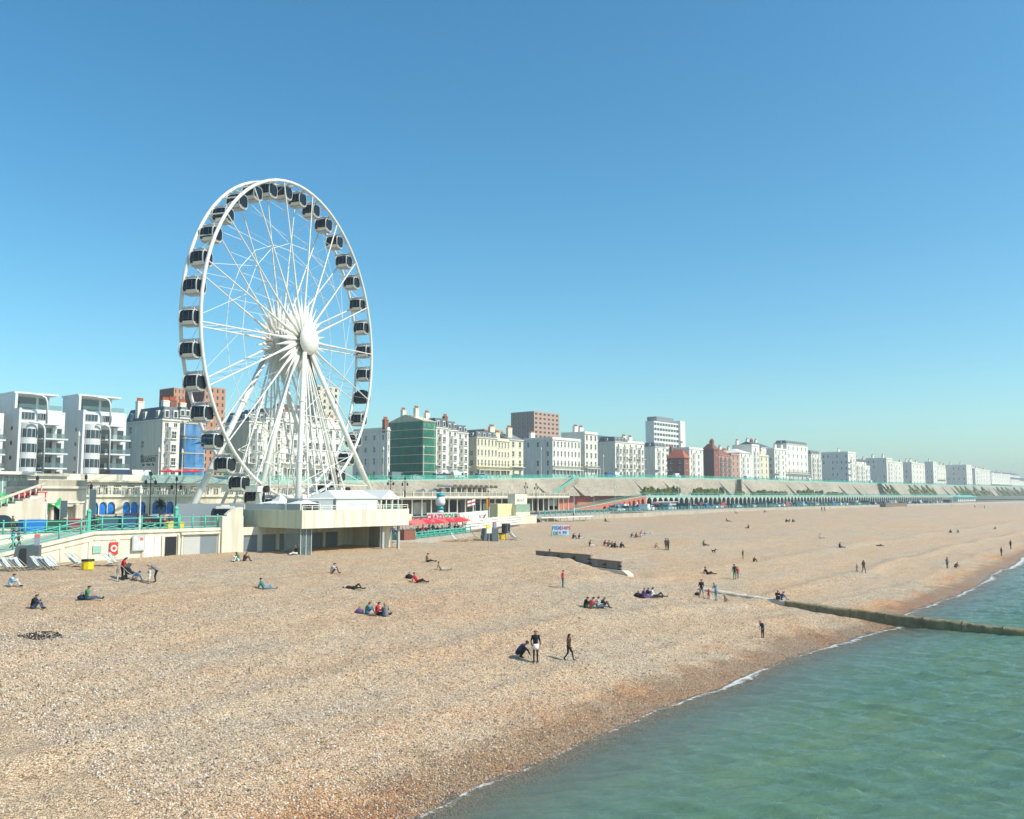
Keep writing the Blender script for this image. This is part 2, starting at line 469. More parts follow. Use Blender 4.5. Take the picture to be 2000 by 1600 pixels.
l.new(wcol, b.inputs['Base Color'])
clear = ramp(dep.outputs['Fac'], [(0.0, (0.35, 0.35, 0.35)), (0.25, (0.78, 0.78, 0.78)), (0.6, (1, 1, 1))])
l.new(clear, b.inputs['Alpha'])
mp0 = n.new('ShaderNodeMapping'); mp0.inputs['Rotation'].default_value = (0, 0, R(-37)); l.new(tc.outputs['Object'], mp0.inputs['Vector'])
mp2 = n.new('ShaderNodeMapping'); mp2.inputs['Scale'].default_value = (2.3, 0.8, 1.0)
l.new(mp0.outputs[0], mp2.inputs['Vector'])
bp = n.new('ShaderNodeBump'); bp.inputs['Strength'].default_value = 0.85; bp.inputs['Distance'].default_value = 0.13
l.new(noise(1.5, 6, mp2.outputs[0], 0.62), bp.inputs['Height'])
l.new(bp.outputs[0], b.inputs['Normal'])
sx = steps((-1500, -100, 400), (-100, 10, 10), (10, 20, 1), (20, 96, 0.17), (96, 130, 0.3), (130, 240, 0.9), (240, 600, 20), (600, 2900, 400))
sy = steps((-2500, -100, 400), (-100, -10, 10), (-10, -2, 1), (-2, 29, 0.15), (29, 44, 0.8), (44, 90, 5))
WAVES = []
for k in range(46):
    lam = 0.55 * (3.6 / 0.55) ** (k / 45) * rng.uniform(0.9, 1.1)
    th = R(36) + rng.normal(0, 0.38)           # a breeze off the south-west
    WAVES.append((2 * math.pi / lam * math.cos(th), 2 * math.pi / lam * math.sin(th), rng.uniform(0, 6.28), 0.0120 * lam ** 0.55))
def sea_h(X, Y):
    h = np.zeros_like(X)
    d = np.interp(X, NW_E, NW_N) - Y
    amp = np.clip(0.25 + d / 14, 0.12, 1) * np.clip(1.6 - np.hypot(X, Y) / 260, 0, 1)
    for kx, ky, p, a in WAVES:
        s = np.sin(kx * X + ky * Y + p)
        h += a * (s + 0.3 * s * s)
    return h * amp + 0.02 - np.clip((Y - 30) / 60, 0, 1) * 0.0
me, co = grid_mesh('sea', sx, sy, sea_h, sea_m)
dp = np.clip(-beach_h(co[:, 0], co[:, 1], False) / 1.3, 0, 1).astype(np.float32)
a_ = me.attributes.new('depth', 'FLOAT', 'POINT'); a_.data.foreach_set('value', dp)
tag(put('sea', me), 'rippled green sea washing on to the shingle', kind='structure')

# --- foam where the wavelets break
fo = bpy.data.materials.new('foam'); fo.use_nodes = True
n, l = fo.node_tree.nodes, fo.node_tree.links
b = n['Principled BSDF']; b.inputs['Base Color'].default_value = (0.74, 0.73, 0.68, 1); b.inputs['Roughness'].default_value = 0.8
tc = n.new('ShaderNodeTexCoord')
edge = node('ShaderNodeAttribute', attribute_name='edge')
ad = n.new('ShaderNodeMath'); ad.operation = 'ADD'
l.new(noise(3.2, 6, None, 0.75), ad.inputs[0]); l.new(edge.outputs['Fac'], ad.inputs[1])
l.new(ramp(ad.outputs[0], [(0.84, (0, 0, 0)), (1.0, (0.85, 0.85, 0.85))]), b.inputs['Alpha'])
Es = steps((15, 110, 0.25), (110, 260, 1.0), (260, 700, 8))
V, Fc, ED = [], [], []
W_ = 7
nzf = vnoise(Es / 6.0, Es * 0, 21); nz2 = vnoise(Es / 2.0, Es * 0, 22)
for i, E in enumerate(Es):
    boost = 1.0 if E < 66 else (1.25 if E < 88 else 1.1)
    wdt = (0.45 + 1.3 * max(0, nzf[i] - 0.3) + 0.4 * nz2[i]) * boost * (1 + max(0, E - 90) / 150)
    n0 = float(shore_n(E)) + 0.15
    for k in range(W_):
        t = k / (W_ - 1)
        N = n0 - t * wdt
        V.append((E, N, max(0.035, float(beach_h(E, N)) + 0.02) + 0.07 * math.sin(math.pi * t) * nzf[i]))
        ED.append(0.545 * min(1, t * 7) ** 0.5 * (1 - t) ** 0.8 * (0.70 + 0.50 * nzf[i]) * min(1.1, boost))
for i in range(len(Es) - 1):
    for k in range(W_ - 1):
        a0 = i * W_ + k
        Fc.append((a0, a0 + 1, a0 + W_ + 1, a0 + W_))
me = bpy.data.meshes.new('foam'); me.from_pydata(V, [], Fc); me.materials.append(fo)
a_ = me.attributes.new('edge', 'FLOAT', 'POINT'); a_.data.foreach_set('value', np.array(ED, np.float32))
tag(put('foam', me), 'thin white line of foam along the waterline', kind='stuff')

# --- promenade at the top of the beach and the road behind it
ZP, ZW, ZD = 6.6, 7.7, 8.9                    # eastern promenade, western promenade, wheel deck
def sheet(name, pts, z, m, label=None, kind='structure', thick=0.0):
    mb = MB()
    if thick: mb.prism(pts, z - thick, z)
    else: mb.add([(p[0], p[1], z) for p in pts], [tuple(range(len(pts)))])
    return tag(mb.build(name, m), label, kind=kind)
# the cliff-top edge: pixel, pixel, distance inland
EDGE = [at(-420, 928, N=158), at(0, 927, N=160), at(230, 928, N=163), at(480, 930, N=166), at(700, 930, N=171), at(1000, 928, N=186), at(1100, 927.5, N=194),
        at(1270, 928, N=203), at(1360, 929.5, N=204), at(1530, 935, N=205), at(1700, 941, N=206), at(1850, 945, N=206), at(1960, 948, N=206)]
EDGE.append(EDGE[-1] + Vector((900, 0, 1)))
def edge_at(E):
    xs = [p.x for p in EDGE]
    return Vector((E, float(np.interp(E, xs, [p.y for p in EDGE])), float(np.interp(E, xs, [p.z for p in EDGE])) - 1.15))
prom = [(p[0], p[1]) for p in BACK[1:]] + [(2900, 260), (56, 260)]
sheet('pavement', prom, ZP, PAVE, 'pale promenade paving along the top of the beach', thick=3.0)
sheet('pavement', [(79.5, 84.6), (84.5, 86.3), (108, 96.6), (110, 109.2), (84, 99.2), (78, 96)], 5.62, PAVE, 'paved beach cafe terrace beside the wheel deck', thick=2.0)
sheet('pavement', [(-300, 93), (56, 93), (56, 150), (-300, 150)], ZW, PAVE, 'raised promenade paving by the blue arches', thick=3.0)
sheet('road', [(110, 120), (200, 148), (292, 160), (470, 164), (2900, 164), (2900, 184), (470, 184), (260, 176), (110, 138)], ZP + 0.01, ASPH, 'lower seafront road below the arcade')
for off in (0.3, 19.5):
    mb = MB()
    pl = [(200, 148), (292, 160), (470, 164), (1200, 164)]
    for (e0, n0), (e1, n1) in zip(pl, pl[1:]):
        mb.quad((e0, n0 + off, ZP + .016), (e1, n1 + off, ZP + .016), (e1, n1 + off + .15, ZP + .016), (e0, n0 + off + .15, ZP + .016))
    tag(mb.build('road_marking', WHITE), 'white edge line on the lower road', kind='structure')
# upper road and the town's ground
mb = MB()
es = list(np.arange(-300, 1500, 25.0)) + [2600.0]
for a0, a1 in zip(es, es[1:]):
    p, q = edge_at(a0), edge_at(a1)
    mb.quad((p.x, p.y, p.z), (q.x, q.y, q.z), (q.x, q.y + 19, q.z + .05), (p.x, p.y + 19, p.z + .05))
tag(mb.build('road', ASPH), 'upper seafront road on top of the cliff wall', kind='structure')
mb = MB()
for a0, a1 in zip(es, es[1:]):
    p, q = edge_at(a0), edge_at(a1)
    mb.quad((p.x, p.y + 18.6, p.z + .02), (q.x, q.y + 18.6, q.z + .02), (q.x, 420, q.z + .4), (p.x, 420, p.z + .4))
    mb.quad((p.x, 420, p.z + .4), (q.x, 420, q.z + .4), (q.x, 1800, q.z + 4), (p.x, 1800, p.z + 4))
tag(mb.build('terrain', pm('town_ground', (0.2, 0.19, 0.17), 0.9, 0.2, 0.05)), 'built-up ground of the town behind the seafront', kind='structure')
# ---------------------------------------------------------------- the big wheel
WC = to_world(-30.40, 122.12, 21.20)              # middle of the axle
_th = 0.3121
_u = Vector((SA * math.sin(_th) + CA * math.cos(_th), -CA * math.sin(_th) + SA * math.cos(_th), 0))   # along the wheel, away from the sea view
_n = Vector((SA * math.cos(_th) - CA * math.sin(_th), -CA * math.cos(_th) - SA * math.sin(_th), 0))   # along the axle, towards the sea
_k = Vector((0, 0, 1))
WR, WH = 21.5, 1.363                              # rim radius, half the distance between the rims
wheel = empty('ferris_wheel', (WC.x, WC.y, ZD))
tag(wheel, 'giant white observation wheel with dark glass cabins above the beach', 'ferris wheel')
WB = Vector((WC.x, WC.y, ZD))
def wp(r, deg, off):                               # wheel point relative to the wheel's base
    t = R(deg)
    return WC - WB + _u * (r * math.cos(t)) + _k * (r * math.sin(t)) + _n * off
def wq(a, b_, z):                                  # foot: a along axle, b along wheel, height over the deck
    return _n * a + _u * b_ + _k * z
# rims: pipe bent in straight lengths
for off in (WH, -WH):
    mb = MB()
    N_ = 72
    rr, sec = 0.22, 8
    v, f = [], []
    for i in range(N_):
        c0 = wp(WR, i * 360 / N_ + 8.5, off)
        rad = (wp(1, i * 360 / N_ + 8.5, off) - wp(0, 0, off))
        for j in range(sec):
            t = 2 * math.pi * j / sec
            v.append(tuple(c0 + rad * (rr * math.cos(t)) + _n * (rr * math.sin(t))))
    for i in range(N_):
        for j in range(sec):
            f.append((i * sec + j, i * sec + (j + 1) % sec, ((i + 1) % N_) * sec + (j + 1) % sec, ((i + 1) % N_) * sec + j))
    mb.add(v, f); mb.build('rim', STEEL, wheel, True)
# ties between the rims at every cabin
for i in range(36):
    d = i * 10 + 3.5
    MB().tube(wp(WR - .05, d, WH), wp(WR - .05, d, -WH), 0.09).build('rim_tie', STEEL, wheel)
    mb = MB(); mb.tube(wp(WR - .1, d, WH), wp(WR - .1, d + 10, -WH), 0.03, n=4)
    mb.build('rim_brace', STEEL, wheel)
# spokes: slender masts that swell near the hub; one pair every 20 degrees
for i in range(18):
    d = i * 20 + 3.5
    for s in (1, -1):
        mb = MB()
        pts = [(1.4, .16, .75), (3.2, .36, .72), (5.6, .16, .68), (12, .10, .85), (WR - .2, .085, 1.0)]
        for (r0, w0, o0), (r1, w1, o1) in zip(pts, pts[1:]):
            mb.tube(wp(r0, d, s * (1.0 * (1 - (r0 / WR)) * .9 + WH * o0)), wp(r1, d, s * (1.0 * (1 - (r1 / WR)) * .9 + WH * o1)), w0, w1, 6, cap=False)
        mb.build('spoke', STEEL, wheel, True)
    mb = MB()                                      # zigzag ladder between a pair
    for k in range(9):
        r0, r1 = 5.5 + k * 1.7, 5.5 + (k + 1) * 1.7
        s = 1 if k % 2 else -1
        mb.tube(wp(r0, d, s * WH * .9), wp(r1, d, -s * WH * .9), 0.032, n=3)
    mb.build('spoke_lacing', STEEL, wheel)
    # star points between the spokes
    for s in (1, -1):
        mb = MB()
        a, b2, c2 = wp(1.2, d + 10, s * 1.75), wp(3.0, d + 10, s * 1.8), wp(6.6, d + 10, s * 1.55)
        side = (wp(3.0, d + 10 + 6.0, s * 1.75) - wp(3.0, d + 10 - 6.0, s * 1.75)) * .5
        mb.add([a, b2 + side, c2, b2 - side, b2 + _n * .16, b2 - _n * .16],
               [(0, 1, 4), (1, 2, 4), (2, 3, 4), (3, 0, 4), (1, 0, 5), (2, 1, 5), (3, 2, 5), (0, 3, 5)])
        mb.build('star_point', STEEL, wheel)
# ring rods halfway out
for s in (1, -1):
    for i in range(18):
        d = i * 20 + 3.5
        MB().tube(wp(13.2, d, s * WH * .88), wp(13.2, d + 20, s * WH * .88), 0.045, n=4).build('ring_rod', STEEL, wheel)
# crossed guy cables between spokes
for i in range(18):
    d = i * 20 + 3.5
    mb = MB(); mb.tube(wp(13.2, d, WH * .88), wp(WR, d + 20, -WH), 0.028, n=3)
    mb.build('cable', STEEL, wheel)
# hub and dish
axle = (_n).to_track_quat('Z', 'Y').to_matrix().to_4x4()
H0 = Matrix.Translation(WC - WB) @ axle
MB().lathe([(.05, -3.2), (1.0, -3.1), (1.0, -1.2), (.7, -1.15), (.7, 1.3), (1.0, 1.35), (1.0, 2.1), (.05, 2.15)], 20, 0, H0).build('axle', GREYS, wheel, True)
for off in (-1.55, 1.35):
    MB().lathe([(.6, off - .22), (1.7, off - .2), (1.75, off), (1.7, off + .2), (.6, off + .22)], 28, 0, H0).build('hub_ring', STEEL, wheel)
MB().lathe([(.1, 2.25), (1.7, 2.3), (2.02, 2.55), (2.05, 2.8), (1.85, 3.15), (1.45, 3.42), (.8, 3.62), (.02, 3.68)], 32, 0, H0).build('hub_dish', STEEL, wheel, True)
mb = MB()
for k in range(14):                                # machinery behind the dish
    t = k / 14 * 6.283
    mb.tube(H0 @ Vector((.9 * math.cos(t), .9 * math.sin(t), 1.6)), H0 @ Vector((1.15 * math.cos(t), 1.15 * math.sin(t), 2.3)), .08, n=4)
tag(mb.build('bolt_circle', WOOD, wheel), kind='stuff')
# legs
HF, HB = WC - WB + _n * 2.1, WC - WB - _n * 3.0
for top, a, b_, r in ((HF, 8.5, -11.5, .38), (HF, 8.5, 11.0, .38), (HF, 1.5, 12.3, .38), (HB, -3.0, -17.0, .42), (HB, -3.0, 15.0, .38), (HF - _n * 1.2, 1.5, -10.0, .38)):
    ft = wq(a, b_, 0.0)
    mb = MB(); mb.tube(ft, top, r, r * .82, 12)
    lg = mb.build('leg', STEEL, wheel, True)
    for t in (.28, .62):
        c0 = ft.lerp(top, t); dv = (top - ft).normalized()
        MB().tube(c0 - dv * .12, c0 + dv * .12, r * 1.14, n=12).build('collar', STEEL, lg)
    MB().box(ft.x - .9, ft.x + .9, ft.y - .9, ft.y + .9, 0, .25).build('foot_plate', GREYS, lg)
# slim struts and a lattice between the legs
for a, b_, ta in ((5.6, -7.0, HF), (5.6, -4.0, HF), (5.6, -1.5, HF), (5.6, 1.5, HF), (5.6, 4.5, HF), (5.6, 7.5, HF), (-3.6, 4.0, HB), (-3.6, -3.0, HB), (-3.6, 9.0, HB), (-3.6, -7.5, HB), (-3.6, 1.0, HB)):
    MB().tube(wq(a, b_, 0), ta - _k * 1.2, .15, .13, 6).build('strut', STEEL, wheel)
for a, tp in ((8.5, HF), (-3.0, HB)):
    for z in (4.0, 8.5, 13.0):
        t = z / (tp.z)
        p, q = wq(a, -11.5, 0).lerp(tp, t), wq(a, 11.0, 0).lerp(tp, t)
        t2 = min(.97, (z + 4.5) / tp.z)
        p2, q2 = wq(a, -11.5, 0).lerp(tp, t2), wq(a, 11.0, 0).lerp(tp, t2)
        MB().tube(p, q, .07, n=5).build('cross_rod', STEEL, wheel)
        MB().tube(p, q2, .05, n=5).build('cross_rod', STEEL, wheel)
        MB().tube(q, p2, .05, n=5).build('cross_rod', STEEL, wheel)
mb = MB(); mb.pipe([HF + _n * .5 - _k * 1.8, wq(3.2, 6.5, 9), wq(1.7, 12.0, .6)], .09, 5)
tag(mb.build('power_cable', BLACK, wheel), 'black power cable down one leg')
# drive boxes and loading frame under the rim
for b_, z in ((-10.5, 3.4), (10.5, 3.4)):
    c0 = wq(0.2, b_, z)
    M = Matrix.Translation(c0) @ Matrix.Rotation(math.atan2(_u.y, _u.x), 4, 'Z')
    MB().box(-.9, .9, -2.6, 2.6, -.35, .35, 0, M).build('drive_unit', STEEL, wheel)
    for s in (-2.2, 2.2):
        MB().tube(c0 + _n * s, wq(s * 1.5, b_ * 1.05, 0), .2, n=8).build('drive_post', GREYS, wheel)
    MB().lathe([(.1, -.2), (.45, -.2), (.45, .2), (.1, .2)], 14, 0, Matrix.Translation(c0 + _n * 2.9 + _u * .6) @ axle).build('drive_wheel', TYRE, wheel)
for k, b_ in enumerate((-7, -3.5, 3.5, 7)):
    MB().tube(wq(3.4, b_, 0), wq(-3.4, b_, 2.6), .1, n=6).build('loading_strut', STEEL, wheel)
M = Matrix.Rotation(math.atan2(_u.y, _u.x), 4, 'Z')
MB().box(-7, 7, -3.2, 3.2, .02, .5, 0, M).build('loading_platform', GREYS, wheel)

# cabins: rounded section across, length along the axle
CAB_G = pm('cabin_glass', (0.008, 0.011, 0.015), 0.08, 0.3, 1.0, spec=0.35)
CAB_I = pm('cabin_interior_dim', (0.06, 0.07, 0.08), 0.3, 0.6, 2.2, spec=0.6)
def sup(t, a, b_, p=3.0):
    c0, s0 = math.cos(t), math.sin(t)
    return a * math.copysign(abs(c0) ** (2 / p), c0), b_ * math.copysign(abs(s0) ** (2 / p), s0)
NS = 24
def ring_pts(x, sc):
    return [(x,) + tuple(q * sc for q in sup(2 * math.pi * (i + .5) / NS, .98, 1.0)) for i in range(NS)]
secs = [(-1.12, .80), (-.98, .93), (-.5, 1.0), (0, 1.01), (.5, 1.0), (.98, .93), (1.12, .80)]
shell, band, cap_, ends, ends2 = MB(), MB(), MB(), MB(), MB()
rings = [ring_pts(x, s) for x, s in secs]
for a0, b0 in zip(rings, rings[1:]):
    for i in range(NS):
        j = (i + 1) % NS
        zc = (a0[i][2] + a0[j][2]) / 2
        q = (a0[i], a0[j], b0[j], b0[i])
        if zc < -.60: band.quad(*q)
        elif zc > .88: cap_.quad(*q)
        else: shell.quad(*q)
for rg, fl in ((rings[0], False), (rings[-1], True)):
    pts = [p for p in rg]
    up = [p for p in pts if p[2] > -.60]
    (ends if fl else ends2).add(pts, [tuple(range(NS)) if fl else tuple(range(NS - 1, -1, -1))])
posts, posts2 = MB(), MB()
for x, posts_ in ((-.98, posts2), (.98, posts)):                                # white hoop where the end windows start
    s0 = .95
    ra, rb = ring_pts(x - .07, s0), ring_pts(x + .07, s0)
    rc, rd = ring_pts(x - .07, s0 + .05), ring_pts(x + .07, s0 + .05)
    for i in range(NS):
        j = (i + 1) % NS
        posts_.quad(rc[i], rc[j], rd[j], rd[i]); posts_.quad(ra[j], ra[i], rc[i], rc[j]); posts_.quad(rb[i], rb[j], rd[j], rd[i])
door = MB()
for sgn in (-1, 1):
    for x0 in (-.42, .36):
        door.box(x0, x0 + .05, sgn * .985 - .02, sgn * .985 + .02, -.5, .62)
    door.box(-.98, .98, sgn * .99 - .02, sgn * .99 + .02, -.30, -.27)
roofu = MB()
roofu.box(-.75, .75, -.45, .45, .95, 1.22)
roofu.box(-.3, .3, -.3, .3, 1.22, 1.36)
hang = MB()
hang.tube((-1.36, 0, 1.35), (1.36, 0, 1.35), .09, n=8)
for x in (-1.0, 1.0): hang.box(x - .1, x + .1, -.14, .14, .9, 1.45)
under = MB(); under.box(-.85, .85, -.6, .6, -1.08, -.9)
seat = MB(); seat.box(-.8, .8, -.55, -.15, -.45, -.1); seat.box(-.8, .8, .15, .55, -.45, -.1)
cab_meshes = [('window', shell.mesh('window', CAB_G, True)), ('shell', band.mesh('shell', STEEL, True)), ('end_window', ends.mesh('end_window', CAB_G)),
              ('hoop', posts.mesh('hoop', STEEL, True)), ('door_bars', door.mesh('door_bars', pm('cabin_bar', (0.08, 0.09, 0.1), .5))), ('roof_unit', roofu.mesh('roof_unit', GREYS)),
              ('roof', cap_.mesh('roof', STEEL, True)), ('hanger', hang.mesh('hanger', STEEL)), ('underframe', under.mesh('underframe', GREYS)), ('end_window', ends2.mesh('end_window', CAB_G)), ('hoop', posts2.mesh('hoop', STEEL, True))]
rz_n = math.atan2(_n.y, _n.x)
dark_cab = [('window', cab_meshes[0][1]), ('shell', band.mesh('shell', BLACK, True)), ('end_window', cab_meshes[2][1]), ('hoop', posts.mesh('hoop', BLACK, True)),
            ('roof_unit', roofu.mesh('roof_unit', BLACK)), ('roof', cap_.mesh('roof', BLACK, True)), ('end_window', cab_meshes[9][1]), ('hoop', posts2.mesh('hoop', BLACK, True))]
for i in range(36):
    p = wp(WR, i * 10 + 8.5, 0) - _k * 1.40
    g = empty('cabin'); g.parent = wheel; g.location = p; g.rotation_euler = (0, 0, rz_n + R(random.uniform(-2, 2))); g.scale = (.94, .94, .94)
    vip = (i == 35 - 1)                               # one all-black cabin low on the far side
    if vip: g['label'] = 'all-black cabin'
    for nm, me in (dark_cab if vip else cab_meshes):
        if nm == 'door_bars': me_o = put(nm, me, g); tag(me_o, kind='stuff')
        else: put(nm, me, g)
# ---------------------------------------------------------------- wheel deck, seawall, ramp
YCREAM = pm('painted_seawall', (0.74, 0.70, 0.57), 0.7, 0.07, 0.35, streak=0.20)
LIME = pm('pale_lime_paint', (0.68, 0.68, 0.47), 0.7, 0.06, 0.4, streak=0.14)
SHUT = pm('grey_shutter', (0.20, 0.235, 0.25), 0.5, 0.08, 1.2)
SHUT2 = pm('pale_shutter', (0.50, 0.50, 0.46), 0.5, 0.06, 1.2)
deck = empty('wheel_deck', (60, 77, 0))
tag(deck, 'cream concrete deck building with shuttered stores under the big wheel', 'building')
def dk(*b_): return tuple(b_)
E0, E1, NF, NS_, NB = 59.3, 74.6, 77.4, 85.0, 136.0   # west end, east end, seaward edge of the deck, wall under it, back
FZ = 9.95                                             # top of the fascia
DL = Vector((60, 77, 0))
def eN(px, N=85.0): return at(px, 1040, N=N).x
def dbox(mb, x0, x1, y0, y1, z0, z1, m=0): mb.box(x0 - DL.x, x1 - DL.x, y0 - DL.y, y1 - DL.y, z0, z1, m); return mb
# slab with fascia
dbox(MB(), E0, E1, NF, 92, 8.08, ZD - .02).build('deck_slab', LIME, deck)
dbox(MB(), 56.5, 89.5, 92.01, NB, 8.0, ZD - .02).build('deck_slab', LIME, deck)
dbox(MB(), E0 - .12, E1 + .12, NF - .12, NF + .12, 8.02, FZ).build('fascia', YCREAM, deck)
dbox(MB(), E0 - .13, E0 + .12, NF + .13, NS_ + 3, 8.03, FZ).build('fascia', LIME, deck)
# wall under the slab, with piers between the shutters
xs0, xs1 = E0 - 2.2, eN(690)
doors = [(eN(a_), eN(b_)) for a_, b_ in ((476, 504), (513, 540), (546, 590), (604, 631), (636, 660))]
mb = MB(); prev = xs0
for d0, d1 in doors + [(xs1, xs1)]:
    dbox(mb, prev, d0, NS_ - .01, NS_ + .4, 4.6, 8.06)
    if d1 > d0: dbox(mb, d0, d1, NS_ - .01, NS_ + .4, 7.2, 8.06)
    prev = d1
mb.build('wall', YCREAM, deck)
for d0, d1 in doors:
    sm = MB()
    for k in range(11): dbox(sm, d0, d1, NS_ + .14 + .02 * (k % 2), NS_ + .24, 4.8 + k * .22, 4.8 + (k + 1) * .22)
    sm.build('shutter', SHUT, deck)
# side wing, columns and glass lift
dbox(MB(), xs1 - .3, xs1 + 1.6, NF + 2.5, NS_ + 6, 4.6, 8.06).build('pier_wall', YCREAM, deck)
for xx, yy in ((xs1 - 1.6, NF + .6), (E1 - .9, NF + .6), (E1 - .9, 88)):
    dbox(MB(), xx, xx + .28, yy, yy + .28, 4.6, 8.05).build('column', GREYS, deck)
for x0, x1, y0, y1 in ((59.6, 61.0, NF + .6, NF + .64), (59.6, 59.64, NF + .66, NF + 3.4), (60.96, 61.0, NF + .66, NF + 3.4)):
    dbox(MB(), x0, x1, y0, y1, 4.7, 8.0).build('lift_pane', CLEAR, deck)
for xx in (59.6, 60.3, 61.0): dbox(MB(), xx - .05, xx + .05, NF + .54, NF + .598, 4.7, 8.02).build('lift_mullion', GREYS, deck)
# stairs under the eastern end
st = MB()
for k in range(10): dbox(st, 73.0 + k * .32, 73.0 + (k + 1) * .32, NF + 4.2, NF + 6.0, 5.2 + k * .28, 5.4 + k * .28)
st.build('stair', DCONC, deck)
for yy in (NF + 4.2, NF + 6.0):
    mb = MB(); mb.pipe([(73.0 - DL.x, yy - DL.y, 6.3), (76.2 - DL.x, yy - DL.y, 9.0)], .05)
    mb.build('handrail', GREYS, deck)
for x0 in (72.2, 74.2): dbox(MB(), x0, x0 + .12, NF + 2.2, NF + 4.1, 4.9, 8.05).build('stair_screen', CLEAR, deck)
# white railing round the deck
for zz, rr in ((10.42, .045), (10.2, .025)):
    mb = MB(); mb.pipe([(E0 - DL.x, NF - DL.y, zz), (E1 - DL.x, NF - DL.y, zz)], rr, 5); mb.build('rail', WHITE, deck)
pm_ = MB(); pm_.box(-.04, .04, -.04, .04, 0, .5); pmesh = pm_.mesh('rail_post', WHITE)
for k in range(13): put('rail_post', pmesh, deck, (E0 + k * (E1 - E0) / 12 - DL.x, NF - DL.y, FZ - .02))
# western wing of the seawall with its sweeping curb and store doors
wing = empty('seawall', (35, 85, 0)); tag(wing, 'cream seawall with recessed panels below the ramp, green railing on top', 'wall')
WL = Vector((35, 85, 0))
XR = 41.0                                           # top of the ramp
def ramp_z(x):
    return float(np.interp(x, [10, 32.4, XR, 60], [1.9, 6.25, 8.0, 8.0]))
mb = MB()
xsr = list(np.arange(11, XR + .1, 2.0)) + [E0 - 2.2]
pts = [(x - WL.x, ramp_z(x)) for x in xsr]
mb.side([(xsr[0] - WL.x, 1)] + [(E0 - 2.2 - WL.x, 1)] + pts[::-1], 0, 0.9)
wl_ = mb.build('wall', YCREAM, wing)
mb = MB()                                            # coping along the ramp
for (x0, z0), (x1, z1) in zip(pts, pts[1:]):
    mb.add([(x0, -.15, z0 - .18), (x1, -.15, z1 - .18), (x1, -.15, z1 + .12), (x0, -.15, z0 + .12), (x0, 1.05, z0 - .18), (x1, 1.05, z1 - .18), (x1, 1.05, z1 + .12), (x0, 1.05, z0 + .12)],
           [(0, 1, 2, 3), (3, 2, 6, 7), (5, 4, 7, 6), (1, 0, 4, 5)])
mb.build('coping', YCREAM, wing)
x = eN(72)
while x < eN(250):                                         # panel mouldings
    zt0, zt1 = ramp_z(x) - .75, ramp_z(x + 2.1) - .75
    mb = MB()
    mb.add([(x - WL.x, -.06, zt0), (x + 2.1 - WL.x, -.06, zt1), (x + 2.1 - WL.x, -.06, zt1 + .1), (x - WL.x, -.06, zt0 + .1)] + [(x - WL.x, 0.02, zt0), (x + 2.1 - WL.x, .02, zt1), (x + 2.1 - WL.x, .02, zt1 + .1), (x - WL.x, .02, zt0 + .1)],
           [(0, 1, 2, 3), (3, 2, 6, 7), (1, 0, 4, 5)])
    mb.box(x + 2.1 - WL.x, x + 2.2 - WL.x, -.06, .02, 4, zt1 + .1)
    mb.build('moulding', BUFF, wing)
    x += 2.6
for x0, x1, m, nm in ((eN(282), eN(300), WHITE, 'door'), (eN(302), eN(314), WHITE, 'door'), (eN(323), eN(345), BLACK, 'doorway'), (eN(359), eN(391), SHUT2, 'shutter'), (eN(391) + .01, eN(424), SHUT, 'shutter')):
    MB().box(x0 - WL.x, x1 - WL.x, -.05, .03, 4.8, 7.35).build(nm, m, wing)
for x0 in (eN(278), eN(316), eN(347), eN(354), eN(426)):
    MB().box(x0 - WL.x, x0 + .2 - WL.x, -.14, .02, 4.8, 7.55).build('pilaster', YCREAM, wing)
MB().box(eN(352) - WL.x, eN(428) - WL.x, -.3, .02, 7.5, 7.72).build('ledge', YCREAM, wing)
MB().box(eN(430) - WL.x, E0 - 2.25 - WL.x, -.35, 4.0, 4.5, 9.3).build('pier_block', YCREAM, wing)
xa, xb = eN(440) - WL.x, E0 - 2.3 - WL.x
mb = MB(); mb.side([(xa, 9.3), (xb, 9.3), (xb, 10.25), (xb - .9, 10.2), (xb - 1.5, 9.9), (xb - 2.0, 9.5)], -.3, 0.2)
mb.build('scroll', YCREAM, wing)
# signs fixed to the wall
mb = MB(); mb.box(eN(182) - WL.x, eN(198) - WL.x, -.1, -.01, 6.05, 6.75); mb.build('notice_panel', PALEG, wing)
